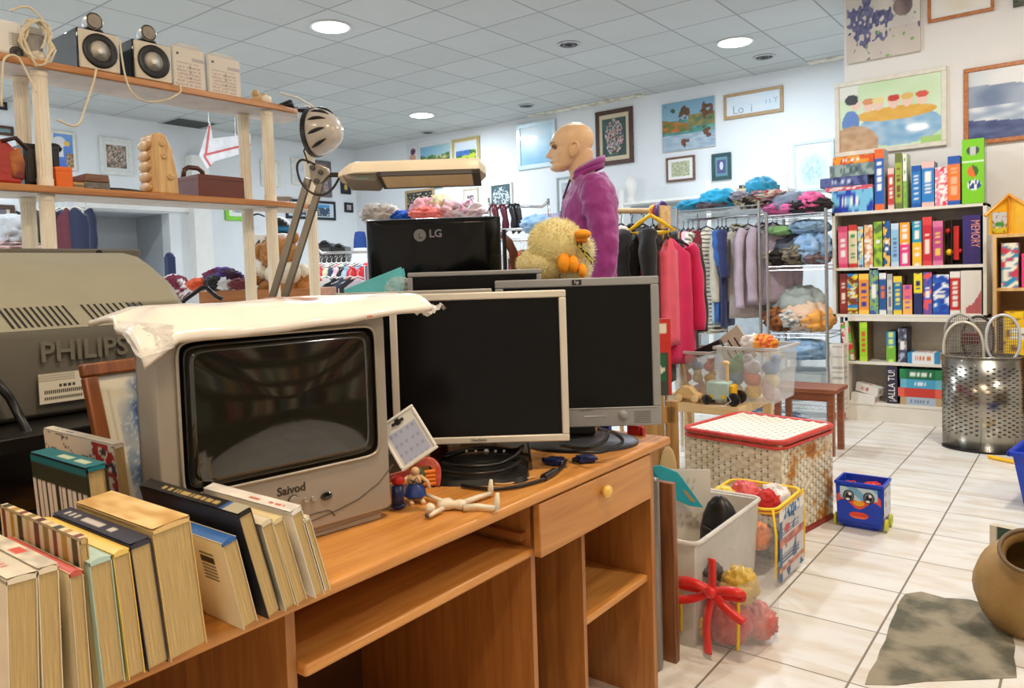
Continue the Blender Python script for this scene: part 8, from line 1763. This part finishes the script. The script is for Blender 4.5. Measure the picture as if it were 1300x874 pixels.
# earthen jug
jq = PD(1300, 765, 2.15); jy = Vector((PZ(1290, 880, 0).x, PZ(1290, 880, 0).y, 0))
JM = M('khaki_clay', (150, 118, 66), .55, col2=(176, 142, 88), thr=(.35, .65), scale=7, bump=.2, bscale=20)
jl = PD(1315, 790, 2.45); print('jug', jl)
jg = thing('clay_jug', 'large khaki clay jug tipped over at the bottom right corner', 'jug', (jl.x, jl.y, max(.0, jl.z-.25)), 0)
mb = MB(); ax1 = Vector((-.02, -.30, .42)).normalized()
def rng(c, n_, r, k=32):
    u1 = n_.orthogonal().normalized(); u2 = n_.cross(u1); return [c+u1*(r*cos(2*pi*j/k))+u2*(r*sin(2*pi*j/k)) for j in range(k)]
C0 = Vector((0, 0, .12))
mb.loft([rng(C0+ax1*s_, ax1, r) for s_, r in ((-.115, .10), (-.10, .135), (-.04, .168), (.03, .175), (.09, .155), (.13, .115), (.155, .082), (.175, .075), (.205, .082), (.21, .085), (.205, .076), (.175, .066), (.12, .10), (.03, .15), (-.09, .11))]); mb.build('body', JM, jg, smooth=2)
MB().tube(rng(C0+ax1*.208, ax1, .081), .007, 8, closed=True).build('rim', M('dark_clay', (110, 90, 60), .5), jg, smooth=2)
q = PZ(1262, 722, 0); t = thing('small_carton', 'small worn white and green carton standing on the floor behind the clay jug', 'box', (q.x-.02, q.y+.06, 0), radians(-12))
pbox('printed_box', PAINT, t, .085, .045, .15, lambda u, v: c8(30, 60, 44) if (u > .3 and v > .35) and not (.45 < u < .8 and .55 < v < .7) else c8(200, 190, 170), lambda u, v: c8(206, 196, 176), nx=12, nz=16)
# worn patch where tiles are missing
pp = [PZ(*q, 0) for q in ((1128, 800), (1138, 770), (1150, 755), (1172, 752), (1200, 760), (1232, 762), (1262, 770), (1290, 800), (1290, 860), (1100, 870))]
mb = MB(); P2 = []
for i in range(len(pp)):
    a, b = pp[i], pp[(i+1) % len(pp)]
    for k in range(5): r = a.lerp(b, k/5); P2.append((r.x+.012*nz(r.x*9, r.y*9, 1, 2), r.y+.02*nz(r.x*8, r.y*8, 1, 5)))
mb.loft([[(x, y, 0) for x, y in P2], [(x, y, .002) for x, y in P2]])
struct(mb.build('trim_6', M('bare_cement', (150, 140, 118), .85, col2=(92, 90, 74), thr=(.42, .62), scale=7, bump=.5, bscale=30)))

# ---------------------------------------------------------------- bookcase of books facing the desk (mirrored in the television glass)
nb = thing('book_shelves', 'dark bookcase full of books facing the desk, mirrored in the television glass', 'bookcase', (1.7, .1, 0)); DB = M('dark_bookcase', (84, 66, 50), .6)
NL = 3.6; zsh = [.06, .42, .78, 1.14, 1.50, 1.86]
MB().box(0, .3, 0, .02, 0, 2.2).box(0, .3, NL-.02, NL, 0, 2.2).box(0, .3, NL/2-.01, NL/2+.01, 0, 2.2).box(.28, .3, .02, NL-.02, 0, 2.2).build('carcass', DB, nb)
for z in zsh: MB().box(0, .28, .02, NL-.02, z-.02, z).build('shelf_board', DB, nb)
rnd = random.Random(11); PAL = [((196, 176, 140), 'cream'), ((150, 60, 50), 'red'), ((60, 80, 110), 'blue'), ((120, 110, 90), 'olive'), ((206, 190, 160), 'pale'), ((90, 60, 50), 'brown'), ((170, 130, 70), 'ochre'), ((70, 100, 80), 'green')]
proto = {}
for z in zsh[1:5]:
    y = .05
    while y < 3.5:
        if 1.74 < y < 1.84: y = 1.84
        c, nm = PAL[rnd.randrange(8)]
        if rnd.random() < .12: y += .12; continue
        if c not in proto:
            o = thing('shelved_book', nm+'-spined book standing in the bookcase behind the viewer', 'book', (0, 0, 0), 0, nm+' books in the bookcase behind the viewer')
            MB().box(-.0, .15, 0, .034, 0, .23).build('cover', M('spine_%s' % nm, c, .6), o, bevel=.002); MB().box(.005, .151, .004, .03, .231, .232).build('pages', PAPER, o); proto[c] = o; r = o
        else:
            src = proto[c]; r = src.copy(); COL.objects.link(r)
            for chd in src.children: k_ = chd.copy(); COL.objects.link(k_); k_.parent = r
        r.location = (1.72, .1+y, z+.001); y += .037+rnd.random()*.006
